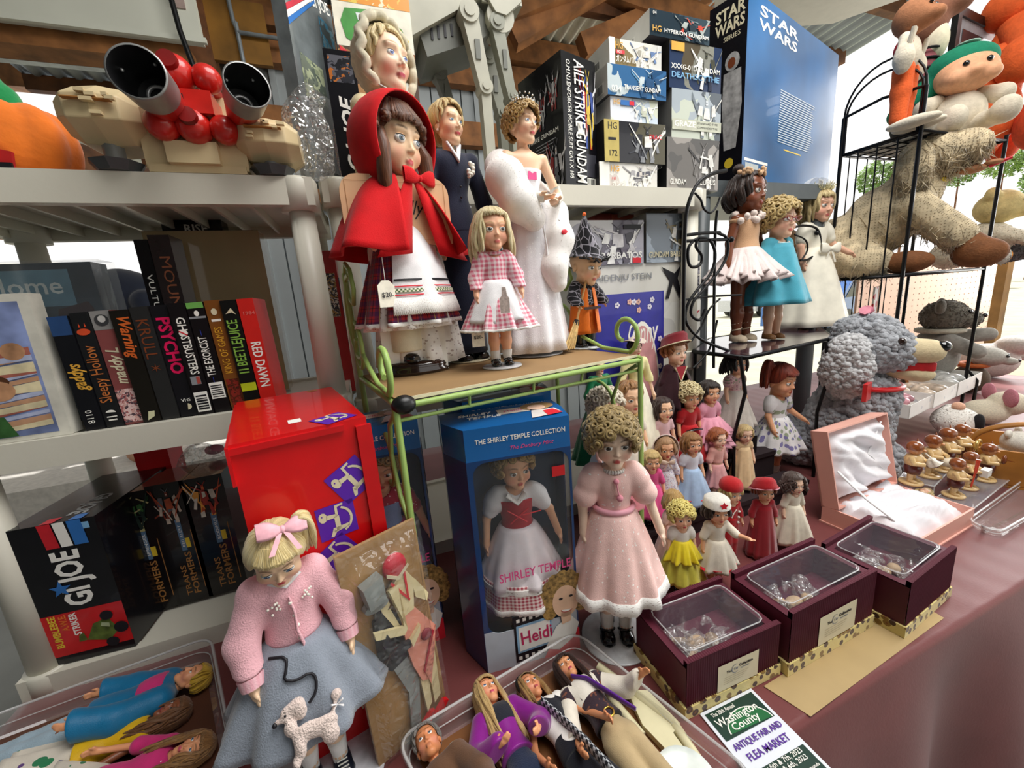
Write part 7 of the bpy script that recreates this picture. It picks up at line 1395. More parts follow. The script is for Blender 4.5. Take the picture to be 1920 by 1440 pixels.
D=lie(388,1262,-150,62,.315,'male fashion doll with yellow hair, teal and pink jacket and jeans',lift=.028,roll=-14,skin=SKB,lip='#c88a70',arms=OUT);D.body().head(scale=1.12,yaw=0);D.hair('#d8b23a','updo',fringe=.1,dark='#9a7418',n=14);TJ=cloth('#0f6f9c',r=.4);D.top(TJ,t=.034,sleeve=1,zlo=.53,flare=.006,thick=1.1,cuff=.01);D.top(cloth('#d8327c',r=.6),t=.038,sleeve=0,zlo=.55,zhi=.83,name='pink_panel',wide=.45);D.pants(cloth('#9db2c0',bump=.5),.05,.014,flare=.006,name='jeans');D.shoe(pm('#6a6a6a'),strap=False)
D=lie(352,1325,-150,70,.29,'dark skinned fashion doll with brown hair in a bright yellow top',lift=.024,skin='#8a5236',lip='#8a3a3a',arms=OUT);D.body().head(scale=1.12,yaw=0);D.hair('#7a5230','wavy',L=1.5,fringe=.3,n=70,wave=.08,vol=1.05);D.top(cloth('#e2b414',r=.4),t=.014,sleeve=.0,zlo=.56,wide=1.2);FLD=cloth('#d8cfc0','floral','#5a3a78','#2a7a50',s=16);D.skirt(.62,.30,.06,.20,FLD,n=7,amp=.2,depth=.5)
D=lie(392,1394,-150,60,.29,'fashion doll with tawny hair and hot pink dotted top',lift=.026,**FD);D.body().head(scale=1.15,yaw=20,iris='#4a7a9a');D.hair('#a87c48','wavy',L=1.5,fringe=.4,n=80,wave=.10,vol=1.1,dark='#5a3a1c');D.top(cloth('#d8327c','dots','#f8e8f0',s=26),t=.016,sleeve=.5,zlo=.56);D.skirt(.62,.35,.06,.19,FLD,n=7,amp=.2,depth=.5)
D=lie(905,1284,78,160,.30,'fashion doll with long blonde hair and purple satin jacket',lift=.03,skin=SKB,lip='#c8406a',arms={'L':((.55,-.1,-1),(-.75,-.9,-.5)),'R':((.5,-.15,-1),(-.5,-.8,-.7))});D.body().head(scale=1.15,yaw=16,iris='#4a6a9a');D.hair('#dcbb80','long',L=2.1,fringe=.5,n=90,wave=.05,vol=1.12,dark='#94703c',hs=120);PJ=cloth('#8a1e8c',r=.32,bump=.1);D.top(PJ,t=.018,sleeve=1,zlo=.60,flare=.006,thick=1.15);D.top(cloth('#20222e'),t=.02,sleeve=0,zlo=.60,zhi=.84,name='dark_top',wide=.5);D.pants(cloth('#1e2a44',bump=.5),.06,.012,name='jeans');b=MB();[b.tube([(sx*(.34+.05*cos(t)),-.02,.24+.07*sin(t))for t in np.linspace(0,2*pi,13)[:-1]],.02,6,closed=True)for sx in(-1,1)];b.build('silver_earring',pm('#d8d8d8',.15,.9),D.H)
BLF=cloth('#12141f','floral','#f2efe8','#f2efe8',s=9);
D=lie(982,1276,110,150,.30,'fashion doll in black floral dress with black and white headband',lift=.026,skin='#dd9468',lip='#b8505a',arms={'L':((.5,-.1,-1),(.1,-.7,-.9)),'R':((.5,-.1,-1),(.0,-.7,-.9))});D.body().head(scale=1.12,yaw=14,iris='#4a4a5a');D.hair('#a8824e','long',L=1.1,fringe=.1,n=60,vol=1.06,dark='#5e4422');b=MB();b.tube([(.41*cos(t),-.06,.58+.42*sin(t))for t in np.linspace(-.3,pi+.3,20)],.075,6);b.build('black_headband',pm('#1a1614',.4),D.H);D.top(BLF,t=.014,sleeve=0,zlo=.56);D.skirt(.64,.22,.05,.13,BLF,n=5,amp=.1,depth=.6);b=MB();b.tube([(-.02,-.075,.80),(.01,-.085,.64),(.02,-.11,.45),(.02,-.12,.30)],[.03,.03,.035,.04],8,flat=.3);b.build('checked_sash',cloth('#20222a','check','#c8ccd0',s=70),D.t)
D=lie(1050,1240,120,152,.30,'brunette fashion doll in tan shorts, white shirt and purple scarf',lift=.028,skin='#e6a070',lip='#b8405a',arms={'L':((.6,.0,-1),(.3,-.55,-.9)),'R':((.75,-.1,-1),(.3,-.9,-.5))},legs={'L':(-.03,0),'R':(.03,0)});D.body().head(scale=1.12,yaw=-6,iris='#4a3424');D.hair('#3a2018','long',L=1.5,fringe=.6,n=70,vol=1.08,dark='#180c08');D.top(cloth('#ece4d4'),t=.013,sleeve=.9,zlo=.62,flare=.005,thick=1.15);VST=cloth('#3a2a34','spots','#7a4a3a',s=60);D.top(VST,t=.019,sleeve=.12,zlo=.60,zhi=.83,name='knit_vest')
D.top(cloth('#efe8da'),t=.0225,sleeve=0,zlo=.60,zhi=.835,name='shirt_front',wide=.55);D.pants(cloth('#b9a27a'),.27,.016,flare=.012,name='shorts');b=MB();b.tube([(-.03,-.06,.85),(.02,-.078,.78),(.06,-.085,.66),(.09,-.085,.58),(.11,-.08,.54)],[.02,.026,.026,.022,.02],8,flat=.35);b.build('purple_scarf',cloth('#5a1e8c',r=.5),D.t);b=MB();b.tube([(.025*cos(t),-.072,.605+.022*sin(t))for t in np.linspace(0,2*pi,13)[:-1]],.005,5,closed=True);b.build('gold_buckle',pm('#d8b050',.2,.8),D.t);b=MB();b.tube([(.066*cos(t),.056*sin(t),.605)for t in np.linspace(0,2*pi,25)[:-1]],.012,6,closed=True);b.build('belt',INK,D.t)
D=lie(795,1374,60,150,.31,'grey haired male doll in green shirt and brown jacket',lift=.028,skin='#d68a5c',lip='#c07a58',arms=OUT,roll=-20);D.body().head(scale=1.15,yaw=12,iris='#4a5a6a');D.hair('#8a8580','updo',fringe=.0,dark='#5a5652',n=12);D.top(cloth('#8fae98'),t=.014,sleeve=.9,zlo=.56);D.top(cloth('#6a4a34'),t=.022,sleeve=1,zlo=.54,zhi=.83,name='brown_jacket',thick=1.1);D.pants(cloth('#4a4038'),.06,.012)
CP=pm('#e4dcb4',.35,var=.04)
def strip(pts,w,h,lab,z=TZ+.012,nm='plastic_piece'):
 P=[G(a,c,z)for a,c in pts];b=MB()
 for i in range(len(P)-1):b.tube([P[i],P[i+1]],[w,w],6,flat=h/w)
 return tag(b.build(nm,CP),lab,'doll furniture','cream plastic doll furniture pieces')
strip([(1122,1250),(1262,1356),(1312,1430)],.007,.008,'long cream plastic bar lying along the right side of the tray');strip([(1118,1275),(1205,1380)],.006,.006,'short cream plastic bar beside the doll in tan shorts')
P=[G(a,c,TZ+.010)for a,c in((1175,1298),(1215,1300),(1275,1362),(1262,1380),(1300,1432),(1255,1418),(1205,1365))];b=MB();b.prism([(p.x,p.y)for p in P],TZ+.006,TZ+.016);tag(b.build('plastic_piece',CP,bev=.002),'wide cream plastic panel in the tray, right of the tan shorts','doll furniture','cream plastic doll furniture pieces')
p=G(1288,1436,TZ+.045);b=MB();b.lathe([(0,0),(.034,0),(.038,.004),(.037,.008),(.030,.006),(0,.005)],32,c=(p.x,p.y,TZ+.018));tag(b.build('plastic_dish',pm('#e8f0ea',.3,coat=.3)),'round white plastic dish at the bottom edge of the tray','dish')
MARO=cloth('#5c0f28','rib','#420a1c',s=150,r=.6,bump=0);MARP=pm('#560e26',.55,var=.06);LEOP=cloth('#e2cf86','leopard','#4a3020','#8a6a2c',s=70,r=.6)
def maroon_box(F,Rp,L,zt,lab,seed,n=8,label=True):
 """F front, Rp right and L left corners on the table; the lid top at zt"""
 ux_=(Rp-F);ux_.z=0;w=ux_.length;ux_.normalize();uy_=Vector((-ux_.y,ux_.x,0));d=abs((L-F).dot(uy_));T=thing('maroon_gift_box',lab,'box',(F.x,F.y,F.z),atan2(ux_.y,ux_.x),'maroon window boxes on spotted bases');h=zt-F.z;hb=h*.20
 b=MB();b.box(-.004,w+.004,-.004,d+.004,0,hb);b.build('spotted_base',LEOP,T,bev=.0012)
 b=MB()
 nn=44
 for y,s_ in((0,-1),(d,1)):b.grid([[(w*i/(nn*4),y+s_*.0012*(1+sin(2*pi*i/4)),z)for i in range(nn*4+1)]for z in(hb,h)],0,flip=(s_>0))
 b.quad([(0,d,hb),(0,0,hb),(0,0,h-.012),(0,d,h-.012)]);b.quad([(w,0,hb),(w,d,hb),(w,d,h-.012),(w,0,h-.012)])
 b.grid([[(w*i/(nn*4),y,h+.0006*sin(2*pi*i/4))for i in range(nn*4+1)]for y in(-.002,.006)]);b.grid([[(w*i/(nn*4),y,h+.0006*sin(2*pi*i/4))for i in range(nn*4+1)]for y in(d-.006,d+.002)])
 b.quad([(0,.006,h-.010),(w,.006,h-.010),(w,.006,h),(0,.006,h)],0);b.quad([(w,d-.006,h-.010),(0,d-.006,h-.010),(0,d-.006,h),(w,d-.006,h)],0)
 fr=.014
 for x0,x1,y0,y1 in((0,w,.006,fr),(0,w,d-fr,d-.006),(0,fr,fr,d-fr),(w-fr,w,fr,d-fr)):b.quad([(x0,y0,h-.010),(x1,y0,h-.010),(x1,y1,h-.010),(x0,y1,h-.010)])
 zi=h*.45;ins=[(fr,fr),(w-fr,fr),(w-fr,d-fr),(fr,d-fr)]
 for i in range(4):p,q=ins[i],ins[(i+1)%4];b.quad([(q[0],q[1],zi),(p[0],p[1],zi),(p[0],p[1],h-.010),(q[0],q[1],h-.010)])
 b.quad([(p[0],p[1],zi)for p in ins]);b.build('lid',MARP,T)
 b=MB();rr=.012
 def rrect(o,z):return[(cx+sx*0+rr*cos(radians(a)),cy+rr*sin(radians(a)),z)for cx,cy,a0 in((w-fr-rr+o,d-fr-rr+o,0),(fr+rr-o,d-fr-rr+o,90),(fr+rr-o,fr+rr-o,180),(w-fr-rr+o,fr+rr-o,270))for sx in(0,)for a in(a0,a0+45,a0+90)]
 R0,R1,R2=rrect(.002,h-.010),rrect(.0,h-.002),rrect(-.003,h-.001);b.grid([R0,R1,R2],0,True);b.cap(R2);b.build('window_lid',clear('#dcd4e4',alpha=.08),T);b=MB();b.tube([Vector(p)for p in R1],.0012,5,closed=True);b.build('window_rim',clear('#ffffff',alpha=.55),T)
 R=random.Random(seed);s1=SDF((0,0,zi-.01),(w,d,h),.0035);cx,cy=w*.42,d*.45
 for k in range(n):s1.ell((cx+R.uniform(-.3,.3)*w*.75,cy+R.uniform(-.28,.28)*d,zi+.012),(R.uniform(.010,.02),R.uniform(.010,.016),R.uniform(.010,.02)),.008)
 for k in range(26):a=(cx+R.uniform(-.35,.35)*w*.7,cy+R.uniform(-.32,.32)*d,zi+R.uniform(.01,.03));s1.cap(a,(a[0]+R.uniform(-.03,.03),a[1]+R.uniform(-.03,.03),a[2]+R.uniform(-.004,.016)),.004,.001,.008)
 bagm=s1.mesh('bag_film',crinkle(.34));G_=thing('bagged_figure','cellophane wrapped pale figure inside the '+('nearest maroon box, beside the flyer','middle maroon box','farthest maroon box, near the satin box')[seed-1],'figurine',(0,0,0));G_.matrix_world=T.matrix_basis.copy();G_.location=(F.x,F.y,F.z);G_.rotation_euler=(0,0,atan2(ux_.y,ux_.x));link('bag_film',bagm,G_)
 b=MB();b.ell((cx-.01,cy,zi+.012),(.018,.012,.011));b.ell((cx+.018,cy-.006,zi+.013),(.011,.011,.011));b.tube([(cx-.02,cy+.01,zi+.012),(cx-.04,cy+.02,zi+.01)],.005,6);b.tube([(cx-.02,cy-.01,zi+.012),(cx-.04,cy-.02,zi+.01)],.005,6);b.build('figure_body',pm('#c8ab86',.6,var=.15),G_)
 if label:
  M=Matrix(((1,0,0,0),(0,0,-1,-.0032),(0,1,0,0),(0,0,0,1)));u0,v0,lw,lh=w*.31,hb+.002,w*.44,(h-hb)*.60
  panel(T,M,u0,v0,lw,lh,pm('#e4d8b8',.6,var=.03),'paper_label');text('The',T,M@tr(u0+lw*.20,v0+lh*.66)@tr(0,0,.0006),lh*.13,INK,lw*.12);text('Collection',T,M@tr(u0+lw*.50,v0+lh*.74)@tr(0,0,.0006),lh*.14,INK,lw*.34,.01);text('by Robbins',T,M@tr(u0+lw*.55,v0+lh*.62)@tr(0,0,.0006),lh*.07,GREY,lw*.2)
  flat(T,M,[[(u0+lw*.42+lh*.17*cos(a),v0+lh*.68+lh*.17*sin(a))for a in np.linspace(1.2,5.4,12)]+[(u0+lw*.425+lh*.14*cos(a),v0+lh*.68+lh*.15*sin(a))for a in np.linspace(5.4,1.2,12)]],GREY,.0005,'crescent_logo');text('Cat',T,M@tr(u0+lw*.37,v0+lh*.68)@tr(0,0,.0006),lh*.14,GREY,lw*.1,0,.3)
  for k in range(4):panel(T,M,u0+lw*.15,v0+lh*(.46-.08*k),lw*(.6-.05*k),lh*.012,pm('#b8a888'),'fine_print',lift=.0005)
 return T
zt_=TZ
F=G(1285,1345,TZ+.001);Rp=G(1455,1262,TZ+.001);L=G(1170,1236,TZ+.001)
def topz(F,py,px):
 return F.z+hgt(F,py)
maroon_box(F,Rp,L,topz(F,1243,0),'maroon window box on spotted base, nearest, beside the printed flyer',1)
F=G(1475,1264,TZ+.002);Rp=G(1630,1172,TZ+.002);L=G(1380,1168,TZ+.002);maroon_box(F,Rp,L,topz(F,1150,0),'maroon window box on spotted base, the middle one of three',2)
F=G(1692,1193,TZ+.002);Rp=G(1776,1117,TZ+.002);L=G(1535,1105,TZ+.002);maroon_box(F,Rp,L,topz(F,1092,0),'maroon window box on spotted base, farthest, near the pink satin box',3,label=False)
pts=[G(1432,1288,TZ),G(1520,1345,TZ),G(1770,1160,TZ),G(1700,1118,TZ)];b=MB();b.prism([(p.x,p.y)for p in pts],TZ+.0009,TZ+.0016);tag(b.build('kraft_paper',pm('#b59b6c',.7,var=.05,scale=12)),'sheet of brown kraft paper under the maroon boxes at the table edge','paper')
fa,fb,fc=G(1312,1340,TZ+.002),G(1408,1292,TZ+.002),G(1570,1414,TZ+.002);ux_=(fb-fa).normalized();w=(fb-fa).length;uy_=Vector((-ux_.y,ux_.x,0));h=w*1.42
T=thing('flyer','printed green and white flyer for a fair and flea market, at the table edge','flyer',fa-uy_*h,atan2(ux_.y,ux_.x));b=MB();b.box(0,w,0,h,0,.0016);b.build('paper_sheet',pm('#e6eaf2',.3,var=.01,coat=.3),T);M=Matrix.Translation((0,0,.0020));DG=pm('#16382c',.35,var=.05);GRN2=pm('#1f6a3a',.35,var=.04)
panel(T,M,w*.05,h*.70,w*.90,h*.27,DG);panel(T,M,w*.05,h*.02,w*.90,h*.40,DG);
flat(T,M,[ellp(w*.55,h*.705,w*.38,h*.19,24,0,180)],W_,.0002);flat(T,M,[ellp(w*.55,h*.705,w*.36,h*.18,24,0,180)],GRN2,.0004)
for s_,v,sz,ww,m,u in(('The 28th Annual',.93,.05,.42,W_,.12),('Washington',.845,.10,.74,W_,.10),('County',.765,.09,.48,W_,.26),('ANTIQUE FAIR AND',.625,.075,.86,PURP,.07),('FLEA MARKET',.515,.085,.72,PURP,.14),('May 6th & 7th, 2023',.39,.055,.72,W_,.13),('Aug 5th & 6th, 2023',.335,.055,.72,W_,.13),('at the',.29,.025,.1,W_,.45),('Washington County Fairgrounds',.255,.034,.82,W_,.09),('Rt. 29, Greenwich NY',.21,.034,.6,W_,.2),('Admission $4 Seniors, Children Free',.16,.026,.74,W_,.13),('Early Buyers Fri, Sat & Sun before 8am',.125,.026,.74,W_,.13),('Fairground Shows (518) 331-5004',.075,.026,.74,W_,.13)):text(s_,T,M@tr(w*u,h*v)@tr(0,0,.0008),w*sz*1.5,m,w*ww,.012)
PKB=pm('#eab0a0',.55,var=.03,scale=8);zr=TZ+.068
cF,cR,cL=G(1713,1052,TZ+.001),G(1822,985,TZ+.001),G(1562,992,TZ+.001);ux_=(cR-cF);ux_.z=0;w=ux_.length;ux_.normalize();uy_=Vector((-ux_.y,ux_.x,0));d=.185;h=hgt(cF,1017)
T=thing('satin_gift_box','pink hinged box lined with white satin, standing open','box',cF,atan2(ux_.y,ux_.x));t=.004
b=MB()
for x0,x1,y0,y1 in((0,w,0,t),(0,w,d-t,d),(0,t,t,d-t),(w-t,w,t,d-t)):b.box(x0,x1,y0,y1,0,h)
b.box(0,w,0,d,0,.003);b.box(-.003,w+.003,-.003,d+.003,0,.004);b.build('box_body',PKB,T,bev=.0008)
LH=.2;lean=radians(12)
b=MB();lw=w
for x0,x1,z0,z1 in((0,w,0,t),(0,w,LH-t,LH),(0,t,t,LH-t),(w-t,w,t,LH-t)):b.box(x0,x1,-.040,0,z0,z1)
b.box(0,w,-.004,0,0,LH);lid=b.build('lid',PKB,T,bev=.0008);lid.location=(0,d+.002,h-.004);lid.rotation_euler=(-lean,0,0)
SATN=cloth('#f1eef2',r=.3,bump=.05);R=random.Random(3)
def crump(name,nx,ny,fx,amp,seed,par,rot=None,loc=None):
 rg=random.Random(seed);K=[(rg.uniform(4,16),rg.uniform(4,16),rg.uniform(0,6),rg.uniform(.4,1))for _ in range(9)];b=MB()
 b.grid([[fx(i/nx,j/ny,sum(a*abs(sin(kx*i/nx+ky*j/ny+p))for kx,ky,p,a in K)/9*amp*min(1,8*min(i/nx,1-i/nx,j/ny,1-j/ny)))for i in range(nx+1)]for j in range(ny+1)]);return b.build(name,SATN,par,loc,rot)
crump('satin_lining',40,30,lambda u,v,q:(t+(w-2*t)*u,t+(d-2*t)*v,h*.36+q),.08,5,T);crump('satin_padding',34,34,lambda u,v,q:(.008+(w-.016)*u,-.010-q,.008+(LH-.016)*v),.075,8,lid)
b=MB();b.tube([(w*.25,-.035,LH*.85),(w*.6,-.043,LH*.5),(w*.9,-.035,LH*.15)],.003,5,flat=.4);b.tube([(w*.55,-.043,LH*.55),(w*.9,-.035,LH*.9)],.003,5,flat=.4);b.build('lid_ribbon',WCL,lid);b=MB();hz_=d+.002-(.04)*cos(lean)
b.tube([(.012,d-.02,h+.10),(.02,d-.08,h+.05),(.05,d-.13,h+.004),(.08,d-.16,h-.005)],.006,5,flat=.3);b.build('side_ribbon',WCL,T)
D=Doll((0,0,0),.22,0,'small doll in white lying wrapped in satin inside the pink box','lady',small=True,skin='#e6c6a8',M=Matrix.Translation(cF+ux_*.24+uy_*(d*.55)+Vector((0,0,h*.72)))@Matrix((-ux_*-1,Vector((0,0,-1)),-ux_.cross(Vector((0,0,1))))).transposed().to_4x4()if 0 else Matrix.Translation(cF+ux_*.10+uy_*(d*.55)+Vector((0,0,h*.62)))@Matrix((Vector((0,0,-1)).cross(ux_),Vector((0,0,-1)),ux_)).transposed().to_4x4());D.body().head(scale=1.3);D.hair('#d8bf84','wavy',L=1.2,fringe=.3,n=30);D.top(SATN,t=.014,sleeve=.9).skirt(.62,.1,.06,.15,SATN,n=6,depth=.5,amp=.2);b=MB()
for k in range(6):bead(b,(R.uniform(-.06,.06),-.10,.6+R.uniform(-.1,.1)),.022)
b.build('pink_rosebud',pm('#d88a9a',.6),D.t)
CLR=clear('#eef0f8',alpha=.22)
def plinth(lab,P,z1,z0=TZ+.001,nm='clear_stand',ribs=False):
 o=P[0];T=thing(nm,lab,'display stand',(o.x,o.y,z0));q=[(p.x-o.x,p.y-o.y)for p in P];h=z1-z0;b=MB();n=len(q)
 b.prism(q,h-.003,h);[b.quad([(q[i][0],q[i][1],0),(q[(i+1)%n][0],q[(i+1)%n][1],0),(q[(i+1)%n][0],q[(i+1)%n][1],h-.003),(q[i][0],q[i][1],h-.003)])for i in range(n)];b.build('acrylic_shell',CLR,T)
 b=MB();b.tube([(x,yv,h)for x,yv in q],.0018,5,closed=True);[b.tube([(x,yv,0),(x,yv,h)],.0014,5)for x,yv in q];b.build('polished_edge',clear('#ffffff',alpha=.6),T)
 if ribs:
  b=MB()
  for k in range(14):a=Vector(q[0]).lerp(Vector(q[1]),(k+1)/15);c=Vector(q[3]).lerp(Vector(q[2]),(k+1)/15);b.tube([(a.x,a.y,.003),(c.x,c.y,.003)],.0012,4)
  b.build('base_rib',CLR,T)
 return T
zA,zB=TZ+.048,TZ+.024
plinth('clear acrylic step carrying the rear row of wooden musicians',[G(1685,897,zA),G(1752,912,zA),G(1800,862,zA),G(1730,845,zA)],zA);plinth('clear acrylic step carrying the front three wooden musicians',[G(1745,940,zB),G(1818,960,zB),G(1905,890,zB),G(1835,880,zB)],zB)
tray('empty clear ribbed tray at the right end of the table',[G(1815,990,TZ),G(1872,1012,TZ),G(2010,930,TZ),G(1930,905,TZ)],.022)
WD1,WD2,WD3=pm('#8a4a22',.25,var=.15,coat=.6),pm('#e0bd84',.3,var=.08,coat=.5),pm('#5a1c16',.3,coat=.5)
inst=[('trombone',(1707,906,828,zA)),('drum',(1741,893,816,zA)),('flute',(1768,882,803,zA)),('tuba',(1795,868,796,zA)),('baton',(1787,930,860,zB)),('accordion',(1812,915,848,zB)),('violin',(1845,900,832,zB)),('horn',(1773,866,812,zA))]
whr=dict(trombone='nearest on the rear step',drum='second on the rear step',flute='third on the rear step',tuba='tallest at the back by the basket',baton='in front, by the pink box',accordion='in front, in the middle',violin='in front, by the basket',horn='half hidden at the very back')
for nm,(px,pb,pt_,z)in inst:
 p=G(px,pb,z);h=hgt(p,pt_);T=thing('wooden_figurine',f'little wooden {"conductor with a red baton" if nm == "baton" else "musician with a "+nm}, {whr[nm]}','figurine',p+Vector((0,0,.0006)),radians(8+rnd.uniform(-8,8)),'wooden musician figurines',h)
 b=MB();b.lathe([(0,0),(.20,0),(.22,.03),(.20,.06),(0,.065)],20);b.build('base',WD2,T)
 b=MB()
 for sx in(-1,1):b.tube([(sx*.07,0,.06),(sx*.07,0,.22),(sx*.06,0,.36)],[.05,.06,.085],8);b.ell((sx*.08,-.05,.085),(.055,.09,.035),8,5)
 b.build('legs',WD2,T);b=MB();b.lathe([(0,.26),(.14,.26),(.16,.36),(.15,.48),(0,.50)],14);b.build('breeches',WD3,T);b=MB();b.lathe([(0,.46),(.155,.47),(.17,.58),(.13,.68),(.05,.72),(0,.72)],14)
 for sx in(-1,1):b.tube([(sx*.15,0,.66),(sx*.21,-.08,.54),(sx*.10,-.22,.54)],[.06,.055,.045],7)
 b.build('shirt',WD2,T);b=MB();b.ell((0,0,.83),(.14,.14,.14),14,9);b.ell((0,-.15,.82),(.03,.04,.03),6,4);b.build('head',pm('#c98a58',.25,coat=.6),T);b=MB();b.lathe([(.146,.82),(.152,.86),(.135,.94),(.08,.985),(0,.995)],14,c=(0,.012,0));b.tube([(.08,0,.96),(.10,.02,1.04)],[.025,.01],5);b.build('hat',WD1,T)
 b=MB();m=pm('#d8b468',.2,.6)
 if nm=='trombone':b.tube([(0,-.16,.78),(0,-.3,.66),(.02,-.4,.58)],[.015,.02,.09],8);b.ell((.1,-.26,.56),(.12,.09,.12),10,6);m=pm('#e8e0d0',.2,coat=.5)
 elif nm=='drum':b.lathe([(0,.36),(.14,.36),(.14,.50),(0,.50)],14,c=(.05,-.28,0));m=pm('#e4dcc8',.3)
 elif nm in('flute',):b.tube([(0,-.15,.79),(.3,-.22,.72)],.02,6)
 elif nm in('tuba','horn'):b.tube([(.1+.13*cos(t),-.26,.52+.13*sin(t))for t in np.linspace(0,5.6,16)],[.02+.05*k/15 for k in range(16)],8)
 elif nm=='baton':b.tube([(.12,-.24,.30),(.16,-.26,.66)],.02,6);b.tube([(.16,-.26,.66),(.2,-.27,1.0)],[.03,.045],6);m=pm('#d8482c',.3,coat=.4)
 elif nm=='accordion':b.box(-.12,.16,-.34,-.20,.44,.62);m=W_
 else:b.ell((.1,-.24,.62),(.08,.05,.12),10,6);b.tube([(.1,-.25,.62),(.34,-.34,.54)],.012,5);m=pm('#7a3c18',.2,coat=.6)
 b.build('instrument',m,T)
BW=pm('#b0742e',.5,var=.25,scale=9,bump=.2);p0,p1=G(1830,905,TZ+.001),G(1985,930,TZ+.001);ux_=(p1-p0).normalized();T=thing('wooden_basket','wooden trug basket with arched handle holding plush toys','basket',p0,atan2(ux_.y,ux_.x));w=.32;d=.2
hB=Y(1850,838,p0.y).z-TZ
b=MB();
for y in(0,d):b.prism([(0,0),(w,0),(w+.03,hB),(-.03,hB)],y,y+.008,0,Matrix(((1,0,0,0),(0,0,1,0),(0,1,0,0),(0,0,0,1))))
b.build('side_board',BW,T,bev=.002);b=MB();b.box(0,w,0,d,0,.006);[b.quad([(sx*w,0,0),(sx*w,d,0),(sx*w+(.03 if sx else-.03),d,hB),(sx*w+(.03 if sx else-.03),0,hB)])for sx in(0,1)];b.build('end_board',BW,T,solid=.006)
b=MB();b.tube([(w*.5+w*.52*cos(a),d*.5,hB-.01+.075*sin(a))for a in np.linspace(0,pi,16)],.014,8,flat=.5);b.build('handle',BW,T)
BASK=(p0,ux_,w,d,hB)
def plush(name,lab,loc,yaw,h,group=None):return thing(name,lab,'plush toy',loc,radians(yaw),group,h)
class PD:
 def __init__(s,t):s.t=t
def fuzzy(T,name,ells,m,n,L,r,vox=.02,seed=0,droop=.35,k=.05,caps=(),mats=None,jit=.5):
 lo=np.min([np.array(e[0])-np.max(e[1])for e in ells]+[np.minimum(c[0],c[1])-max(c[2:4])for c in caps],0)-.06;hi=np.max([np.array(e[0])+np.max(e[1])for e in ells]+[np.maximum(c[0],c[1])+max(c[2:4])for c in caps],0)+.06
 s1=SDF(lo,hi,vox);[s1.ell(e[0],e[1],k)for e in ells];[s1.cap(c[0],c[1],c[2],c[3],k)for c in caps]
 if n:return tuftfur(name,PD(T),s1,m,n,L,r,seed,droop=droop,mats=mats,jit=jit)
 return link(name,s1.mesh(name,m),T)
def eyes(T,pts,r,col='#0c0a0a',name='eye'):
 for p in pts:b=MB();b.ell(p,r,10,7);b.build(name,pm(col,.08,coat=.8),T)
def woolly(T,name,ells,m,n,r,vox=.014,seed=0,k=.05):
 """a soft shape covered in small round curls of wool"""
 o=fuzzy(T,name,ells,m,0,0,0,vox,k=k);v=coords(o.data);rg=np.random.default_rng(seed);P=v[rg.integers(0,len(v),n)]
 b=MB();b.ell((0,0,0),(1,1,1),7,5);t=np.array(b.v);F=np.array(b.f);rr=r*rg.uniform(.6,1.25,(n,1,1));V=(P[:,None,:]+t[None]*rr*rg.uniform(.8,1.2,(n,1,3))).reshape(-1,3);Fa=(F[None]+np.arange(n)[:,None,None]*len(t)).reshape(-1,4)
 me=bpy.data.meshes.new('curls');me.vertices.add(len(V));me.vertices.foreach_set('co',V.ravel());me.loops.add(Fa.size);me.loops.foreach_set('vertex_index',Fa.ravel().astype(np.int32));me.polygons.add(len(Fa));me.polygons.foreach_set('loop_start',np.arange(0,Fa.size,4,dtype=np.int32));me.polygons.foreach_set('use_smooth',np.ones(len(Fa),bool));me.materials.append(m);me.update(calc_edges=True);link('curly_wool',me,o,kind='stuff')
p=G(1612,892,TZ);hP=hgt(p,600);T=plush('plush_poodle','large grey curly plush poodle with open red mouth, sitting on the table',p+Vector((.0,.03,.001)),16,hP)
GC=pm('#a9abb0',1,var=.25,scale=22,bump=1,bscale=60,sheen=.3,spec=.05)
woolly(T,'body',[((0,.04,.30),(.20,.22,.32)),((0,-.03,.52),(.15,.16,.18)),((0,.28,.16),(.17,.2,.16)),((.12,-.14,.10),(.08,.10,.10)),((-.12,-.14,.10),(.08,.10,.10))],GC,3600,.021,seed=3)
woolly(T,'head',[((0,-.02,.83),(.17,.19,.15)),((0,.0,.95),(.13,.14,.07)),((0,-.16,.80),(.09,.1,.09))],GC,1800,.019,seed=4)
LG=pm('#cbcacb',1,var=.2,scale=22,bump=1,bscale=60,sheen=.3,spec=.05)
for sx in(-1,1):woolly(T,'ear',[((sx*.18,.03,.72),(.08,.12,.17)),((sx*.17,.02,.84),(.06,.08,.08))],LG,1100,.018,seed=5)
CRF=pm('#d9c7a0',.8,var=.06,bump=.3);fuzzy(T,'muzzle',[((0,-.25,.815),(.065,.09,.06))],CRF,0,0,0,.012,caps=[((0,-.12,.81),(0,-.29,.825),.085,.055)]);fuzzy(T,'lower_jaw',[((0,-.24,.69),(.05,.08,.026))],CRF,0,0,0,.012,caps=[((0,-.12,.72),(0,-.27,.685),.055,.035)]);fuzzy(T,'mouth',[((0,-.20,.755),(.055,.12,.018)),((0,-.21,.715),(.048,.11,.016))],pm('#c41f24',.7),0,0,0,.01,caps=[((0,-.12,.735),(0,-.17,.735),.055,.045)]);b=MB();b.box(-.03,.03,-.29,-.16,.724,.738);b.build('teeth_felt',W_,T);b=MB();b.ell((0,-.335,.85),(.035,.035,.032));b.build('nose',pm('#0d0c0e',.1,coat=.8),T);eyes(T,[(sx*.10,-.185,.885)for sx in(-1,1)],.022,'#2a1810')
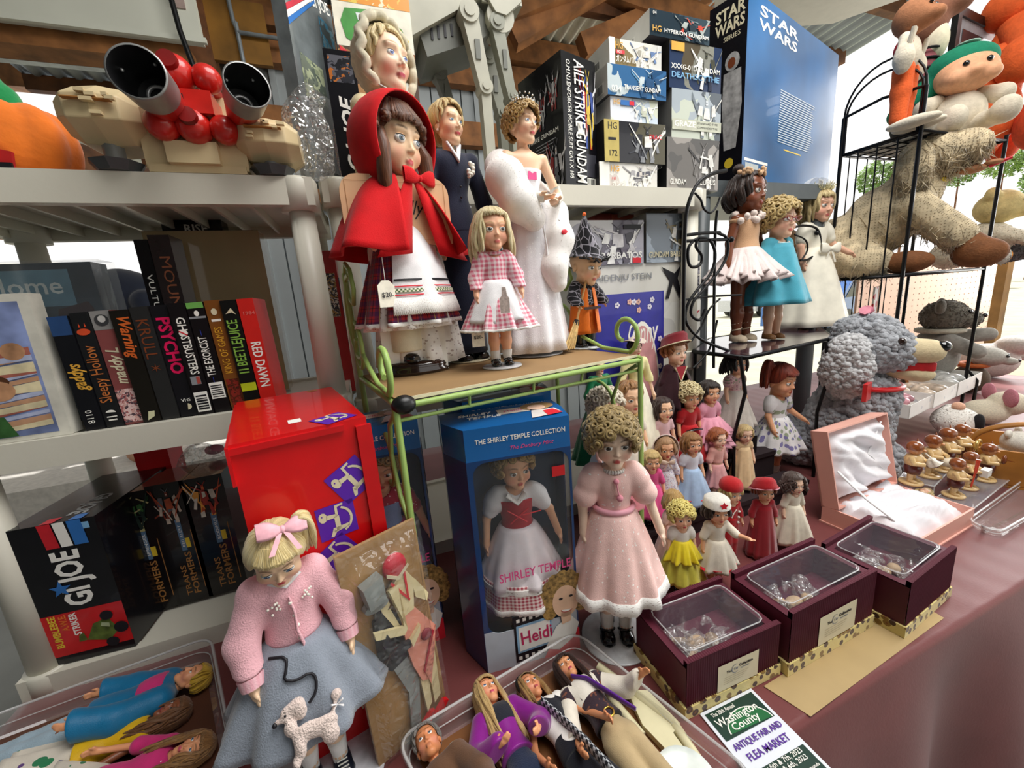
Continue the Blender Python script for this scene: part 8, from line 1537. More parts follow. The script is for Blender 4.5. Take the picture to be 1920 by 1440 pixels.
b=MB();b.tube([(.16*sin(t),-.03-.17*cos(t),.60)for t in np.linspace(0,2*pi,25)[:-1]],.016,6,closed=True);b.build('collar',RED,T);b=MB();[b.tube([(.0,.02,1.02),(sx*.05,.0,1.06)],[.01,.03],6)for sx in(-1,1)];b.build('pink_head_bow',pm('#e0889a',.6),T);b=MB();b.box(-.30,-.20,-.10,-.08,.56,.66);b.build('red_felt_tag',RED,T)
SH=pm('#d2c09e',1,var=.25,scale=14,sheen=.4,spec=.05);SHD=pm('#8a6a48',.95,var=.2,scale=14,sheen=.4);BRF=pm('#7a4a26',.8,var=.15,scale=20,bump=.5)
pz=zm+.008;q0=Y(1690,505,.93);T=plush('plush_dog','large shaggy beige plush dog sitting on the middle rack shelf',(q0.x,.96,pz),24,Y(1760,262,.93).z-pz)
fuzzy(T,'body',[((0,.32,.26),(.26,.30,.26)),((0,.10,.44),(.22,.24,.26)),((0,-.06,.62),(.18,.18,.2)),((0,.52,.16),(.22,.18,.16))],SH,26000,.085,.005,.02,1,.45,jit=.38,mats=SH,caps=[((.16,-.08,.5),(.17,-.34,.24),.11,.10),((-.16,-.08,.5),(-.17,-.34,.24),.11,.10),((.2,.3,.14),(.22,.1,.1),.14,.12),((-.2,.3,.14),(-.22,.1,.1),.14,.12)])
fuzzy(T,'tail',[((0,.76,.28),(.16,.16,.20))],SHD,5000,.07,.005,.02,2,.3)
fuzzy(T,'head',[((0,-.14,.84),(.20,.2,.17)),((0,-.32,.86),(.13,.13,.12))],SH,11000,.085,.005,.02,3,.6)
for sx in(-1,1):fuzzy(T,'ear',[((sx*.20,-.06,.76),(.07,.11,.19))],SH,4000,.085,.005,.02,4,.7)
for sx in(-1,1):fuzzy(T,'paw',[((sx*.17,-.46,.10),(.09,.13,.10)),((sx*.17,-.40,.16),(.08,.08,.1))],BRF,0,0,0,.016);fuzzy(T,'foot',[((sx*.22,-.08,.08),(.09,.16,.085))],BRF,0,0,0,.016)
b=MB();b.ell((0,-.46,.72),(.05,.05,.02));b.ell((0,-.36,.70),(.06,.08,.03));b.build('muzzle',pm('#b07a54',.7),T);b=MB();b.tube([(0,-.44,.70),(0,-.54,.73)],[.03,.02],8,flat=.5);b.build('tongue',pm('#d8303a',.5),T);eyes(T,[(sx*.09,-.32,.79)for sx in(-1,1)],.022);b=MB();b.ell((0,-.20,.66),(.10,.05,.03));b.build('yellow_ribbon',pm('#e0c020',.5),T);b=MB();b.ell((.30,.10,.06),(.06,.05,.05));b.build('pink_tag',pm('#d02060',.4),T)
q=Y(1868,495,.95);WB=pm('#d9cfb8',.95,var=.1,scale=14,bump=.6,sheen=.4);T=plush('plush_bear','pale cream plush bear looking right, behind the rack upright',(q.x,.98,pz),22,Y(1868,352,.95).z-pz)
fuzzy(T,'body',[((0,.05,.30),(.26,.30,.30)),((0,.35,.2),(.25,.25,.2))],WB,2600,.05,.010,.024,1,.3,caps=[((.2,-.05,.42),(.24,-.36,.30),.1,.08),((-.2,-.05,.42),(-.24,-.36,.30),.1,.08)]);YB=pm('#d8c488',.9,var=.12,scale=14,bump=.6)
fuzzy(T,'head',[((0,-.02,.78),(.25,.24,.22)),((0,-.24,.72),(.12,.12,.10))],YB,0,0,0,.02,caps=[((.2,.06,.94),(.21,.06,.96),.08,.07),((-.2,.06,.94),(-.21,.06,.96),.08,.07)]);eyes(T,[(sx*.11,-.235,.82)for sx in(-1,1)]+[(0,-.36,.75)],.03);fuzzy(T,'paw',[((.24,-.40,.30),(.09,.08,.07)),((-.24,-.40,.30),(.09,.08,.07))],pm('#c88a50',.8),0,0,0,.02)
q=Y(1900,492,.90);T=plush('plush_cat','dark grey striped plush animal lying at the end of the rack shelf',(q.x+.02,.95,pz),40,.13);DGF=pm('#5c5c60',.95,var=.4,scale=20,bump=.8,sheen=.3);fuzzy(T,'body',[((0,0,.5),(.5,1.1,.42)),((0,-.9,.6),(.4,.4,.38))],DGF,2600,.14,.03,.07,2,.3);fuzzy(T,'paw',[((.2,-1.2,.25),(.2,.3,.22)),((-.25,-1.2,.25),(.2,.3,.22))],pm('#efe8dc',.9,bump=.5),700,.1,.03,.06,3,.2);eyes(T,[(sx*.16,-1.25,.72)for sx in(-1,1)],.05)
q=Y(1856,493,.87);T=plush('plush_feet_toy','small white plush lying down with orange foot pads',(q.x,.885,pz),60,.075);fuzzy(T,'body',[((0,.6,.5),(.5,.9,.48))],pm('#e8e2d6',.95,bump=.7),900,.14,.04,.08,1,.2);[fuzzy(T,'foot',[((sx*.45,-.35,.5),(.38,.30,.45))],pm('#ece6da',.95,bump=.7),400,.12,.04,.08,2,.2)for sx in(-1,1)];b=MB();[b.ell((sx*.45,-.66,.5),(.22,.06,.26))for sx in(-1,1)];b.build('foot_pad',pm('#e09030',.8),T)
zs_=zt+.008;q=Y(1672,232,.92);ht=1.0;OR=pm('#e8642c',.9,var=.1,scale=16,bump=.4);BEI=pm('#d8cdb8',.9,var=.08,scale=16,bump=.4);REDV=pm('#a8202c',.9,var=.1,bump=.3)
def leggy(q,y,lab,yaw,h,trou,shirt,vest):
 T=plush('plush_doll',lab,(q.x,y,zs_),yaw,h)
 for sx in(-1,1):fuzzy(T,'leg',[((sx*.06,0,.30),(.05,.05,.05))],trou,0,0,0,.014,caps=[((sx*.06,0,.10),(sx*.055,0,.46),.055,.07)]);fuzzy(T,'shoe',[((sx*.07,-.10,.045),(.07,.17,.045))],BEI,0,0,0,.014)
 fuzzy(T,'torso',[((0,0,.58),(.10,.08,.14))],shirt,0,0,0,.014);fuzzy(T,'vest',[((0,.012,.62),(.108,.078,.10))],vest,0,0,0,.014)
 for sx in(-1,1):fuzzy(T,'arm',[((sx*.16,-.02,.50),(.05,.06,.10))],BEI,0,0,0,.014,caps=[((sx*.10,0,.68),(sx*.16,-.02,.52),.04,.05)]);b=MB();[b.tube([(sx*.16,-.04,.58),(sx*.17+.02*k,-.07,.70)],[.018,.014],6)for k in(-1,0,1)];b.build('fingers',BEI,T)
 fuzzy(T,'head',[((0,0,.84),(.12,.12,.13)),((0,-.10,.80),(.08,.10,.06))],pm('#a8704c',.9,bump=.3),0,0,0,.014);eyes(T,[(sx*.05,-.12,.88)for sx in(-1,1)],.016);return T
leggy(Y(1690,232,.90),.905,'tall cloth toy in orange trousers with cream gloves, on the rack top',12,Y(1690,-22,.9).z-zs_,OR,BEI,REDV)
T=plush('plush_doll','cloth toy in striped maroon and black clothes behind orange trousers',(Y(1722,225,1.0).x,1.02,zs_),40,Y(1722,-30,1.0).z-zs_);MST=cloth('#7a4248','rib','#3c1c24',s=14);BKF=pm('#181618',.9);fuzzy(T,'body',[((0,0,.5),(.12,.10,.2))],pm('#8a4a50',.9,bump=.4),0,0,0,.014);b=MB();[b.tube([(.123*cos(t),.103*sin(t),.38+.06*k)for t in np.linspace(0,2*pi,25)[:-1]],.008,5,closed=True)for k in range(5)];b.build('stripe_cord',BKF,T);fuzzy(T,'trousers',[((0,0,.2),(.14,.12,.16))],BKF,0,0,0,.014);fuzzy(T,'head',[((0,0,.82),(.13,.13,.16)),((0,-.12,.88),(.10,.12,.06))],pm('#8a5a44',.9,bump=.3),0,0,0,.014);fuzzy(T,'face_patch',[((.0,-.06,.68),(.11,.08,.13))],pm('#e2d8bc',.9),0,0,0,.014);b=MB();b.box(-.10,.10,-.13,-.11,.06,.12);b.build('felt_stripe',BEI,T)
q=Y(1812,222,.88);T=plush('plush_gnome','cream cloth gnome toy in a long green cap, sitting on the rack top',(q.x-.02,.90,zs_),-44,Y(1830,68,.88).z-zs_);fuzzy(T,'body',[((0,.02,.24),(.25,.22,.26))],BEI,0,0,0,.018);GCAP=pm('#0f7a5a',.9,var=.08,bump=.3)
for sx in(-1,1):fuzzy(T,'leg',[((sx*.20,-.42,.12),(.11,.12,.13))],BEI,0,0,0,.018,caps=[((sx*.14,-.1,.1),(sx*.20,-.40,.10),.10,.09)]);fuzzy(T,'arm',[((sx*.32,-.08,.36),(.09,.09,.09))],BEI,0,0,0,.018,caps=[((sx*.2,0,.42),(sx*.32,-.08,.38),.08,.08)])
fuzzy(T,'face',[((0,-.06,.64),(.26,.22,.20)),((.13,-.2,.57),(.10,.09,.08)),((-.13,-.2,.57),(.10,.09,.08)),((0,-.27,.60),(.05,.05,.04))],pm('#e0a67e',.7,var=.08),0,0,0,.018);fuzzy(T,'cap',[((0,.04,.76),(.29,.26,.20))],GCAP,0,0,0,.018,caps=[((-.1,.1,.72),(-.46,.2,.42),.20,.10)]);eyes(T,[(sx*.09,-.26,.68)for sx in(-1,1)],.03);b=MB();b.ell((0,-.02,.95),(.10,.10,.02));b.build('cap_patch',pm('#9ab8a8',.8),T)
q=Y(1868,225,.96);T=plush('plush_animal','orange plush animal with round red orange limbs behind the gnome',(q.x,.99,zs_),40,Y(1868,100,.96).z-zs_);fuzzy(T,'body',[((0,0,.4),(.3,.26,.4))],OR,0,0,0,.02);fuzzy(T,'limb',[((.42,-.1,.75),(.24,.22,.24)),((-.3,-.1,.85),(.22,.2,.24))],OR,0,0,0,.02);fuzzy(T,'foot',[((.36,-.3,.2),(.24,.16,.28)),((-.28,-.3,.2),(.24,.16,.28))],pm('#d8502c',.9,bump=.4),0,0,0,.02);fuzzy(T,'head',[((0,-.04,.95),(.25,.24,.2))],OR,0,0,0,.02);eyes(T,[(sx*.09,-.26,1.0)for sx in(-1,1)],.03)
q=Y(1905,60,.90);T=plush('plush_animal','orange and black cloth toy sitting high at the rack end',(q.x+.20,1.0,zs_),20,(Y(1905,-30,.98).z-zs_)*.9);fuzzy(T,'body',[((0,0,.45),(.14,.12,.45))],OR,0,0,0,.016);fuzzy(T,'arm',[((-.30,-.14,.58),(.06,.06,.06))],OR,0,0,0,.016,caps=[((0,-.04,.88),(-.32,-.14,.58),.10,.10)]);fuzzy(T,'leg',[((.0,-.25,.50),(.06,.06,.06))],BKF,0,0,0,.016,caps=[((.08,-.16,.9),(-.04,-.26,.44),.15,.08)]);fuzzy(T,'head',[((0,0,1.0),(.16,.15,.14))],OR,0,0,0,.016);eyes(T,[(sx*.06,-.15,1.02)for sx in(-1,1)],.02)
a,c=Y(1772,215,1.03),Y(1880,215,1.03);T=thing('framed_picture','black framed picture with grey mat leaning behind the gnome toy','picture',((a.x+c.x)/2,1.045,zs_),radians(4));w=c.x-a.x;h=Y(1800,8,1.03).z-zs_;b=MB();fw=.03
for x0,x1,z0,z1 in((-w/2,w/2,0,fw),(-w/2,w/2,h-fw,h),(-w/2,-w/2+fw,fw,h-fw),(w/2-fw,w/2,fw,h-fw)):b.box(x0,x1,0,.02,z0,z1)
b.build('frame',BLACK,T,bev=.003);b=MB();b.box(-w/2+fw,w/2-fw,.008,.012,fw,h-fw);b.build('mat_board',pm('#9a9a9e',.6),T);b=MB();b.box(-w/2+fw*2.2,w/2-fw*2.2,.006,.008,fw*2.2,h-fw*2.2);b.build('picture_print',artmat(('#8a8478','#3a3a3c','#c8c0b0','#5a544c'),10,2),T)
WFT=pm('#eeeae2',.95,var=.06,scale=14,bump=.6,sheen=.4)
q=G(1800,818,TZ);T=plush('plush_animal','small white plush with a black ear patch, beside the basket handle',q+Vector((0,.02,.001)),30,hgt(q,755));fuzzy(T,'body',[((0,0,.42),(.55,.5,.42)),((.45,0,.5),(.3,.3,.3))],WFT,1300,.10,.02,.05,1,.2);fuzzy(T,'black_ear',[((-.32,-.38,.5),(.16,.12,.26))],BKF,0,0,0,.03);fuzzy(T,'pink_foot',[((-.1,0,.88),(.16,.14,.12))],pm('#d8a88c',.8),0,0,0,.03)
q=G(1848,795,TZ);T=plush('plush_animal','tan plush animal lying flat beyond the basket',q+Vector((0,.05,.001)),60,.07);fuzzy(T,'body',[((0,0,.4),(.5,1.2,.38)),((0,-1.1,.5),(.4,.5,.4))],pm('#c8a468',.9,bump=.5),0,0,0,.06);eyes(T,[(sx*.2,-1.5,.62)for sx in(-1,1)],.07)
q=G(1880,800,TZ);T=plush('plush_mouse','cream plush mouse with pink ears at the right edge of the table',q+Vector((.02,.03,.001)),50,hgt(q,735));fuzzy(T,'body',[((0,.25,.35),(.4,.5,.35)),((0,-.2,.6),(.36,.42,.34)),((0,-.6,.52),(.16,.2,.15))],pm('#ded4bc',.9,var=.1,bump=.5),0,0,0,.03);[fuzzy(T,'ear',[((sx*.38,.0,.85),(.24,.08,.26))],pm('#c07a86',.7),0,0,0,.03)for sx in(-1,1)];eyes(T,[(sx*.26,-.42,.70)for sx in(-1,1)]+[(0,-.79,.55)],.045)
p0,ux_,w,d,hB=BASK;uy_=Vector((-ux_.y,ux_.x,0))
for i,(u,v,c,l)in enumerate(((.22,.5,'#ebe6da','white plush toy inside the basket, under the handle'),(.55,.45,'#d08a50','orange tan plush toy inside the basket'),(.82,.55,'#e8e2d8','white and black plush toy inside the basket, at its far end'))):
 T=plush('plush_animal',l,p0+ux_*w*u+uy_*d*v+Vector((0,0,.008)),30*i,.13,'plush toys inside the basket');fuzzy(T,'body',[((0,0,.35),(.34,.34,.34)),((.0,-.1,.8),(.28,.28,.25))],pm(c,.95,bump=.6),0,0,0,.03);fuzzy(T,'ear',[((.22,0,1.0),(.1,.06,.1)),((-.22,0,1.0),(.1,.06,.1))],BKF if i else pm(c,.95),0,0,0,.03);eyes(T,[(sx*.1,-.36,.85)for sx in(-1,1)],.04)
zq=zl+.004;q=Y(1775,690,.95);GRY=pm('#7a7468',.95,var=.2,scale=14,bump=.7,sheen=.3);T=plush('plush_bear','grey brown plush bear in a grey jacket on the low rack shelf',(q.x,.985,zq),22,Y(1775,562,.97).z-zq);fuzzy(T,'body',[((0,.05,.32),(.24,.24,.32))],pm('#9a968e',.9,bump=.4),0,0,0,.022,caps=[((.16,-.06,.52),(.20,-.38,.56),.09,.08),((-.16,-.06,.52),(-.20,-.30,.40),.09,.08)]);fuzzy(T,'head',[((0,0,.80),(.22,.22,.19)),((0,-.2,.76),(.12,.12,.1))],GRY,2200,.05,.012,.022,1,.2);[fuzzy(T,'ear',[((sx*.2,.04,.92),(.08,.05,.09))],GRY,0,0,0,.02)for sx in(-1,1)];eyes(T,[(sx*.09,-.2,.85)for sx in(-1,1)]+[(0,-.32,.80)],.026);b=MB();b.tube([(.20*cos(t),.02+.2*sin(t),.63)for t in np.linspace(0,2*pi,25)[:-1]],.03,6,closed=True);b.build('scarf',pm('#c8c2b0',.9,bump=.5),T)
q=Y(1868,695,.92);T=plush('plush_animal','grey white plush animal with orange collar beyond the rack',(q.x,.98,TZ+.001),20,Y(1868,650,.95).z-TZ);fuzzy(T,'body',[((0,.1,.3),(.3,.3,.3))],pm('#5a4a3a',.9,bump=.5),0,0,0,.02);fuzzy(T,'head',[((0,-.1,.8),(.26,.28,.2)),((0,-.4,.72),(.1,.12,.08))],pm('#b4b0a6',.9,var=.1,bump=.5),0,0,0,.02);eyes(T,[(sx*.12,-.36,.84)for sx in(-1,1)]+[(0,-.52,.74)],.03);b=MB();b.tube([(.22*cos(t),.08+.2*sin(t),.62)for t in np.linspace(0,2*pi,21)[:-1]],.05,6,closed=True);b.build('collar',pm('#b8602c',.7),T)
q=Y(1905,690,1.0);T=plush('plush_animal','pale grey and white plush animal at the far right edge',(q.x,1.06,TZ+.001),20,Y(1905,628,1.03).z-TZ);fuzzy(T,'body',[((0,.2,.4),(.35,.5,.4)),((0,-.2,.78),(.28,.34,.22))],pm('#cfc9c2',.95,var=.1,bump=.6),0,0,0,.025,caps=[((.2,-.2,.5),(.3,-.7,.45),.1,.08)]);eyes(T,[(sx*.14,-.46,.82)for sx in(-1,1)],.035)
zq=zl+.003
for i,(p0_,p1_,yb_,hh)in enumerate(((1704,1747,786,.05),(1749,1792,766,.055),(1794,1838,744,.058))):
 a,c=G(p0_,yb_,zq),G(p1_,yb_-22,zq);ang=atan2(c.y-a.y,c.x-a.x);w=(c-a).length;T=thing('white_card_tray',('white dotted card tray nearest the grey poodle','white dotted card tray, the middle of three on the rack','white dotted card tray nearest the rack corner')[i],'box',(a+c)/2,ang,'white card trays on the low rack shelf');CW=cloth('#eceae4','dots','#c8cacc',s=30,r=.5,bump=0);b=MB();d=.16;t=.002
 for x0,x1,y0,y1 in((-w/2,w/2,0,t),(-w/2,w/2,d-t,d),(-w/2,-w/2+t,0,d),(w/2-t,w/2,0,d)):b.box(x0,x1,y0,y1,0,hh)
 b.box(-w/2,w/2,0,d,0,.002);b.build('card_tray',CW,T);s1=SDF((-w/2,0,0),(w/2,d,hh+.03),.006);R=random.Random(i)
 for k in range(7):s1.ell((R.uniform(-.35,.35)*w,R.uniform(.2,.8)*d,hh*.7),(.02,.03,.018),.012)
 G2=thing('bagged_trinkets',('bags of pink trinkets in the tray nearest the poodle','bags of pale trinkets in the middle tray','bags of clear trinkets in the tray at the rack corner')[i],'trinkets',(a+c)/2+Vector((0,0,.0025)),ang);link('bag_film',s1.mesh('film',pm(('#d89aa4','#d8c4b0','#dcdcd8')[i],.25,var=.3,scale=40,coat=.5)),G2)
GB=pm('#a8672e',.7,var=.15);a,c=Y(1697,690,.90),Y(1745,690,.93);T=thing('gingerbread_card','brown card with a pale gingerbread figure, behind the poodle nose','card',((a.x+c.x)/2,.93,zq),radians(30));T.rotation_euler=(radians(-14),0,radians(30));hh=Y(1710,607,.93).z-zq;w=.085;b=MB();b.box(-w/2,w/2,0,.008,0,hh);b.build('card_board',GB,T);M=face(w,.008,hh,'front');flat(T,M,[ellp(w*.5,hh*.72,w*.26,w*.26,16),[(w*.3,hh*.12),(w*.7,hh*.12),(w*.66,hh*.52),(w*.34,hh*.52)]],pm('#e2c4a4',.6),.0006,'gingerbread_print');flat(T,M,[ellp(w*.5,hh*.72,w*.20,w*.20,16)],pm('#c88a4a',.6),.001,'gingerbread_face')
a=Y(1640,640,.99);T=thing('dotted_card','white card with red dots beside a brown board, behind the poodle','card',(a.x,1.0,zq),radians(20));hh=Y(1640,538,1.0).z-zq;b=MB();b.box(-.06,.02,0,.006,0,hh);b.build('card_board',cloth('#efe9e2','spots','#d02a34',s=24,r=.6,bump=0),T);b=MB();b.box(.021,.10,.0,.008,0,hh*1.0);b.build('brown_board',GB,T,None,(0,0,0))
ZT1=1.6275
q=Y(5,314,.92);T=plush('plush_pumpkin','orange plush pumpkin with green stem and dark grin, at the shelf end',(q.x,.94,ZT1),0,1);R_=Y(132,260,.92).x-q.x;OP=pm('#e8761a',.95,var=.12,scale=20,bump=.4,sheen=.4);hp_=Y(30,188,.92).z-ZT1
s1=SDF((-R_-.02,-R_*.7,-.01),(R_+.02,R_*.7,hp_+.02),.005)
for k in range(9):a=2*pi*k/9;s1.ell((R_*.58*sin(a),R_*.38*cos(a),hp_*.48),(R_*.42,R_*.30,hp_*.5),.004)
s1.d=np.maximum(s1.d,(-s1.ax[2])[None,None,:].astype(np.float32));link('body',s1.mesh('pumpkin',OP),T)
s1=SDF((-.08,-.06,hp_-.03),(.08,.06,hp_+.09),.004);[s1.ell((x,0,hp_+z),(.022,.02,.02),.01)for x,z in((-.012,.0),(.012,.012),(-.004,.034),(.016,-.004))];link('stem',s1.mesh('stem',pm('#0f8a4a',.95,bump=.3,sheen=.4)),T)
b=MB();yf=-R_*.67;b.prism([(-R_*.5,hp_*.02),(R_*.40,hp_*.02),(R_*.44,hp_*.24),(-R_*.5,hp_*.40)],-yf,-yf+.006,0,Matrix(((1,0,0,0),(0,0,-1,0),(0,1,0,0),(0,0,0,1))));b.build('felt_mouth',pm('#b81818',.9),T);b=MB();b.prism([(-R_*.5,0),(R_*.42,0),(R_*.42,hp_*.10),(-R_*.5,hp_*.10)],-yf+.006,-yf+.010,0,Matrix(((1,0,0,0),(0,0,-1,0),(0,1,0,0),(0,0,0,1))));b.build('felt_tooth',INK,T);b=MB();b.prism([(-R_*.5,hp_*.46),(R_*.18,hp_*.66),(R_*.26,hp_*.60),(-R_*.1,hp_*.42),(-R_*.5,hp_*.38)],-yf,-yf+.014,0,Matrix(((1,0,0,0),(0,0,-1,0),(0,1,0,0),(0,0,0,1))));b.build('felt_brow',pm('#6a5a4c',.9),T)
yS=.885;cx=Y(345,314,yS-.05).x;T=thing('toy_spacecraft','cream toy spacecraft with two faceted pods and red rocket engines','toy',(cx,yS,ZT1+.0005));IV=pm('#d8c398',.45,var=.08,scale=12);GPL=pm('#4a4d50',.4);RDP=pm('#c8241c',.3,coat=.4)
X=lambda px:Y(px,250,yS-.05).x-cx
Z=lambda py,px=345:Y(px,py,yS-.05).z-ZT1
def pod(x0,x1,z0,z1,nm):
 b=MB();w=x1-x0;h=z1-z0;cyl=[]
 for q,sc in((0,.62),(.18,.92),(.5,1.0),(.82,.92),(1,.62)):cyl.append([(x0+w*q,-.0+.075*sc*cos(t),z0+h*.5+h*.5*sc*sin(t))for t in np.linspace(pi/8,2*pi+pi/8,9)[:-1]])
 b.grid(cyl,0,True,sm=False);b.cap(cyl[0],flip=True);b.cap(cyl[-1]);o=b.build(nm,IV,T,bev=.002);R=random.Random(int(x0*1e4));c=MB()
 for k in range(6):u=R.uniform(.15,.75);t=-pi/2+R.uniform(-.7,.8);yy=-.075*cos(t+pi/2)*1.0;c.box(x0+w*u,x0+w*(u+R.uniform(.06,.15)),-.078,-.070,(zz_:=z0+h*(.3+.4*R.random())),zz_+h*.05)
 c.build('hull_panel',IV,o,kind='stuff');s_=MB();s_.box(x0+w*.22,x0+w*.78,-.0755,-.066,z0+h*.56,z0+h*.575);s_.build('seam_line',pm('#b0783a',.6),o);xm=x0+w*.48
 l=MB();l.tube([(xm,-.02,.018),(xm,-.02,z0+.01)],.014,10);l.build('landing_leg',pm('#7c7c78',.4),o);f=MB();f.lathe([(0,0),(.026,0),(.036,.014),(.012,.020),(0,.02)],8,c=(xm,-.02,0),sm=False);f.build('foot_pad',GPL,o)
pod(X(110),X(268),Z(278),Z(158),'left_pod');pod(X(436),X(556),Z(296),Z(196),'right_pod')
b=MB();b.box(X(250),X(450),-.03,.05,.006,Z(246));b.box(X(255),X(445),-.034,.0,.0,.012);b.box(X(300),X(400),-.045,-.02,.012,Z(262));b.build('lower_hull',IV,T,bev=.004);b=MB();b.box(X(268),X(430),.0,.06,Z(246),Z(150));b.build('spine_truss',IV,T,bev=.004)
b=MB();b.box(X(296),X(412),-.06,-.0,Z(215),Z(172));b.build('engine_block',RDP,T,bev=.002);b=MB();b.box(X(352),X(362),-.063,-.058,Z(196),Z(183));b.build('socket_hole',INK,T)
for px,py,r in((352,138,.027),(408,148,.021),(306,232,.024),(366,236,.026),(422,243,.022),(296,128,.018)):
 b=MB();b.ell((X(px),-.045 if px!=296 else.0,Z(py,px)),r,16,11);b.tube([(X(px),-.045 if px!=296 else.0,Z(py,px)),(X(px),.02,Z(py,px))],r*.4,8);o=b.build('fuel_sphere',RDP,T)
 if px in(352,366):c=MB();c.tube([(X(px),-.045-r*.85,Z(py,px)+r*.2),(X(px),-.045-r*1.12,Z(py,px)+r*.26)],[r*.52,r*.48],14);c.build('sphere_nozzle',pm('#7a0e0c',.4),o)
for y0,a in((139,300),(236,300)):
 b=MB();b.tube([(X(300),-.03,Z(y0,300)),(X(425),-.03,Z(y0+8,425))],.005,6);b.build('pipe',RDP,T)
for px,py,r in((268,148,.034),(462,170,.030)):
 g_=Y(px,py,yS-.125);c0=Vector((g_.x-cx,-.125,g_.z-ZT1));ax=Vector((-.02 if px<300 else.34,-1,.04)).normalized();u=ax.orthogonal().normalized();v=ax.cross(u);b=MB()
 ringf=lambda rr,t:[c0+ax*t+(u*cos(a)+v*sin(a))*rr for a in np.linspace(0,2*pi,33)[:-1]]
 b.grid([ringf(r*.6,-.10),ringf(r*.92,-.03)],0,True);b.build('engine_root',RDP,T);b=MB();b.grid([ringf(r*.93,-.032),ringf(r,.012),ringf(r*1.02,.016),ringf(r*.95,.016)],0,True);nz=b.build('engine_bell',pm('#9c9c9a',.35,.5),T);b=MB();b.grid([ringf(r*.95,.0155),ringf(r*.80,-.05)],0,True,flip=True);b.cap(ringf(r*.80,-.05));b.build('bell_inside',pm('#1c1c1e',.35,var=.2,scale=50),nz);b=MB();b.tube([c0-ax*.048+(u*cos(a)+v*sin(a))*r*.42 for a in np.linspace(0,2*pi,21)[:-1]],.003,6,closed=True);b.build('injector_ring',pm('#c8c8c8',.3,.6),nz)
 for a in(.3,1.8,3.4,5.0):b=MB();b.ell(c0-ax*.01+(u*cos(a)+v*sin(a))*r*.84,.0025,6,4);b.build('bell_screw',pm('#c8c8c8',.3,.6),nz)
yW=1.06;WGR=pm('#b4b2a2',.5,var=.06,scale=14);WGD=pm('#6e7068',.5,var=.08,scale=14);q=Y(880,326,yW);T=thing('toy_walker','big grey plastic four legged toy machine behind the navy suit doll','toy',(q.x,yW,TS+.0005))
X=lambda px,py=150:Y(px,py,yW).x-q.x
Z=lambda py,px=880:Y(px,py,yW).z-TS
b=MB();pr=[(X(770),Z(96,770)),(X(905),Z(22,905)),(X(972),Z(40,972)),(X(965),Z(-40,965)),(X(780),Z(-40,780)),(X(745),Z(40,745))]
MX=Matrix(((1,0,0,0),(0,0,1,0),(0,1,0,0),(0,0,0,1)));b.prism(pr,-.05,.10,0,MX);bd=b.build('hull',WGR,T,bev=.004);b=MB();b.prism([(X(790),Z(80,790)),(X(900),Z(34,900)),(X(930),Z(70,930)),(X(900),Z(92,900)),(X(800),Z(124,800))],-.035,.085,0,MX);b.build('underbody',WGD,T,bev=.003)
b=MB();R=random.Random(5)
for k in range(18):x=X(790+R.uniform(0,150));z=Z(20+R.uniform(-40,20)-.35*(R.uniform(0,100)));b.box(x,x+R.uniform(.006,.018),-.053,-.048,z,z+R.uniform(.004,.012))
b.build('hull_panel',WGR,bd,kind='stuff');b=MB();b.box(X(792),X(799),-.052,-.048,Z(26,795),Z(8,795));b.build('slot',INK,bd);b=MB();[b.box(X(810+12*k),X(814+12*k),-.037,-.034,Z(104-4*k),Z(82-4*k))for k in range(4)];b.build('vent_slat',INK,T)
def wleg(px,y,hipy,kny,aky,wd,nm,m):
 b=MB();x0=X(px);zk,za=Z(kny,px+24),Z(aky,px+32);xh,xk,xa=x0,X(px+22,kny),X(px+30,aky);zh=Z(hipy,px)
 for(xa_,za_,xb_,zb_,w0,w1)in((xh,zh,xk,zk,wd*1.0,wd*.72),(xk,zk,xa,.03,wd*.62,wd*.55)):b.prism([(xa_-w0,za_),(xa_+w0,za_),(xb_+w1,zb_),(xb_-w1,zb_)],y-.014,y+.014,0,MX)
 L=b.build(nm,m,T,bev=.003)
 for(xx,zz,r)in((xh,zh,wd*1.15),(xk,zk,wd*.85)):c=MB();c.tube([(xx,y-.019,zz),(xx,y+.018,zz)],r,18);c.tube([(xx,y-.022,zz),(xx,y-.018,zz)],r*.55,12);c.build('joint_disc',m,L,bev=.001)
 c=MB();c.box((xh+xk)/2-wd*.3,(xh+xk)/2+wd*.3,y-.017,y-.013,(zh+zk)/2-.02,(zh+zk)/2+.02);c.build('leg_panel',WGD,L);c=MB();c.lathe([(0,0),(.030,0),(.032,.012),(.018,.03),(0,.032)],14,c=(xa,y,0));c.build('foot',m,L)
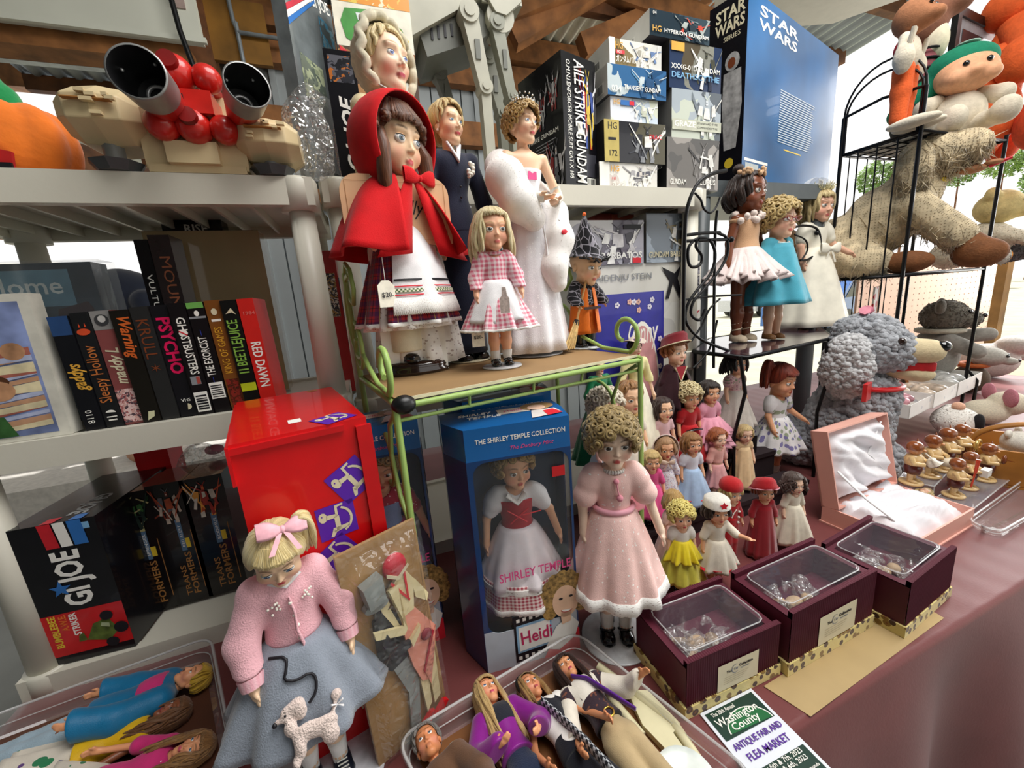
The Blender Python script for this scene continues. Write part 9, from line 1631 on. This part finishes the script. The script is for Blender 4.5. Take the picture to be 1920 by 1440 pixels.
wleg(874,-.055,60,190,280,.020,'front_leg',WGR);wleg(935,.075,78,190,280,.018,'far_leg',pm('#8a8b7c',.5,var=.06));wleg(838,.075,110,190,280,.016,'far_leg',WGD);wleg(925,-.04,70,200,285,.016,'front_leg',pm('#8f9082',.5,var=.06));b=MB();b.tube([(X(932),-.055,Z(60,932)),(X(932),.0,Z(60,932))],.034,18);b.build('shoulder_drum',WGR,T,bev=.003);b=MB();b.prism([(X(905),Z(22,905)),(X(968),Z(38,968)),(X(940),Z(62,940)),(X(922),Z(56,922))],-.062,-.05,0,MX);b.build('shoulder_plate',WGR,T,bev=.002)
PG=struct(slab('exterior_platform',-2.6,-.72,3.32,5.2,-.1,.42,pm('#c4beb4',.8)))
q=Y(238,592,3.7);T=thing('person','person in dark navy shirt bending over outside, seen past the tapes','person',(q.x,3.7,.421),radians(0));zb_=q.z-.421
s1=SDF((-.55,-.35,-.02),(.65,.35,zb_+.35),.02)
for sy in(-.1,.1):s1.chain([(-.12,sy,zb_-.1),(-.08,sy,zb_*.5),(-.12,sy,.08)],(.13,.09,.06),.04);s1.cap((-.12,sy,.04),(.06,sy,.035),.05,.04,.03)
s1.chain([(-.12,0,zb_-.05),(.02,0,zb_+.12),(.22,0,zb_+.10)],(.18,.17,.13),.08);s1.cap((.24,0,zb_+.10),(.36,0,zb_+.06),.06,.06,.04);s1.ell((.42,0,zb_+.04),(.11,.085,.10),.03)
for sy in(-.2,.2):s1.chain([(.2,sy*.9,zb_+.08),(.26,sy,zb_-.16),(.28,sy,zb_-.38)],(.07,.05,.035),.03);s1.ell((.29,sy,zb_-.44),(.03,.03,.05),.02)
link('body',s1.mesh('person_body',pm('#c99a7c',.6)),T);s1=SDF((-.5,-.4,zb_-.3),(.5,.4,zb_+.4),.02);s1.chain([(-.12,0,zb_-.05),(.02,0,zb_+.12),(.22,0,zb_+.10)],(.20,.19,.145),.08);[s1.cap((.2,sy*.9,zb_+.08),(.25,sy,zb_-.10),.085,.075,.03)for sy in(-.2,.2)];link('shirt',s1.mesh('shirt',cloth('#2a3040')),T)
s1=SDF((-.4,-.3,.1),(.2,.3,zb_+.1),.02);[s1.chain([(-.12,sy,zb_-.1),(-.08,sy,zb_*.5),(-.12,sy,.16)],(.145,.105,.085),.04)for sy in(-.1,.1)];link('trousers',s1.mesh('trousers',cloth('#7a8aa4')),T);b=MB();b.ell((.44,0,zb_+.09),(.115,.09,.075));b.build('hair',hairmat('#6a3a20'),T)
fit_lettering()
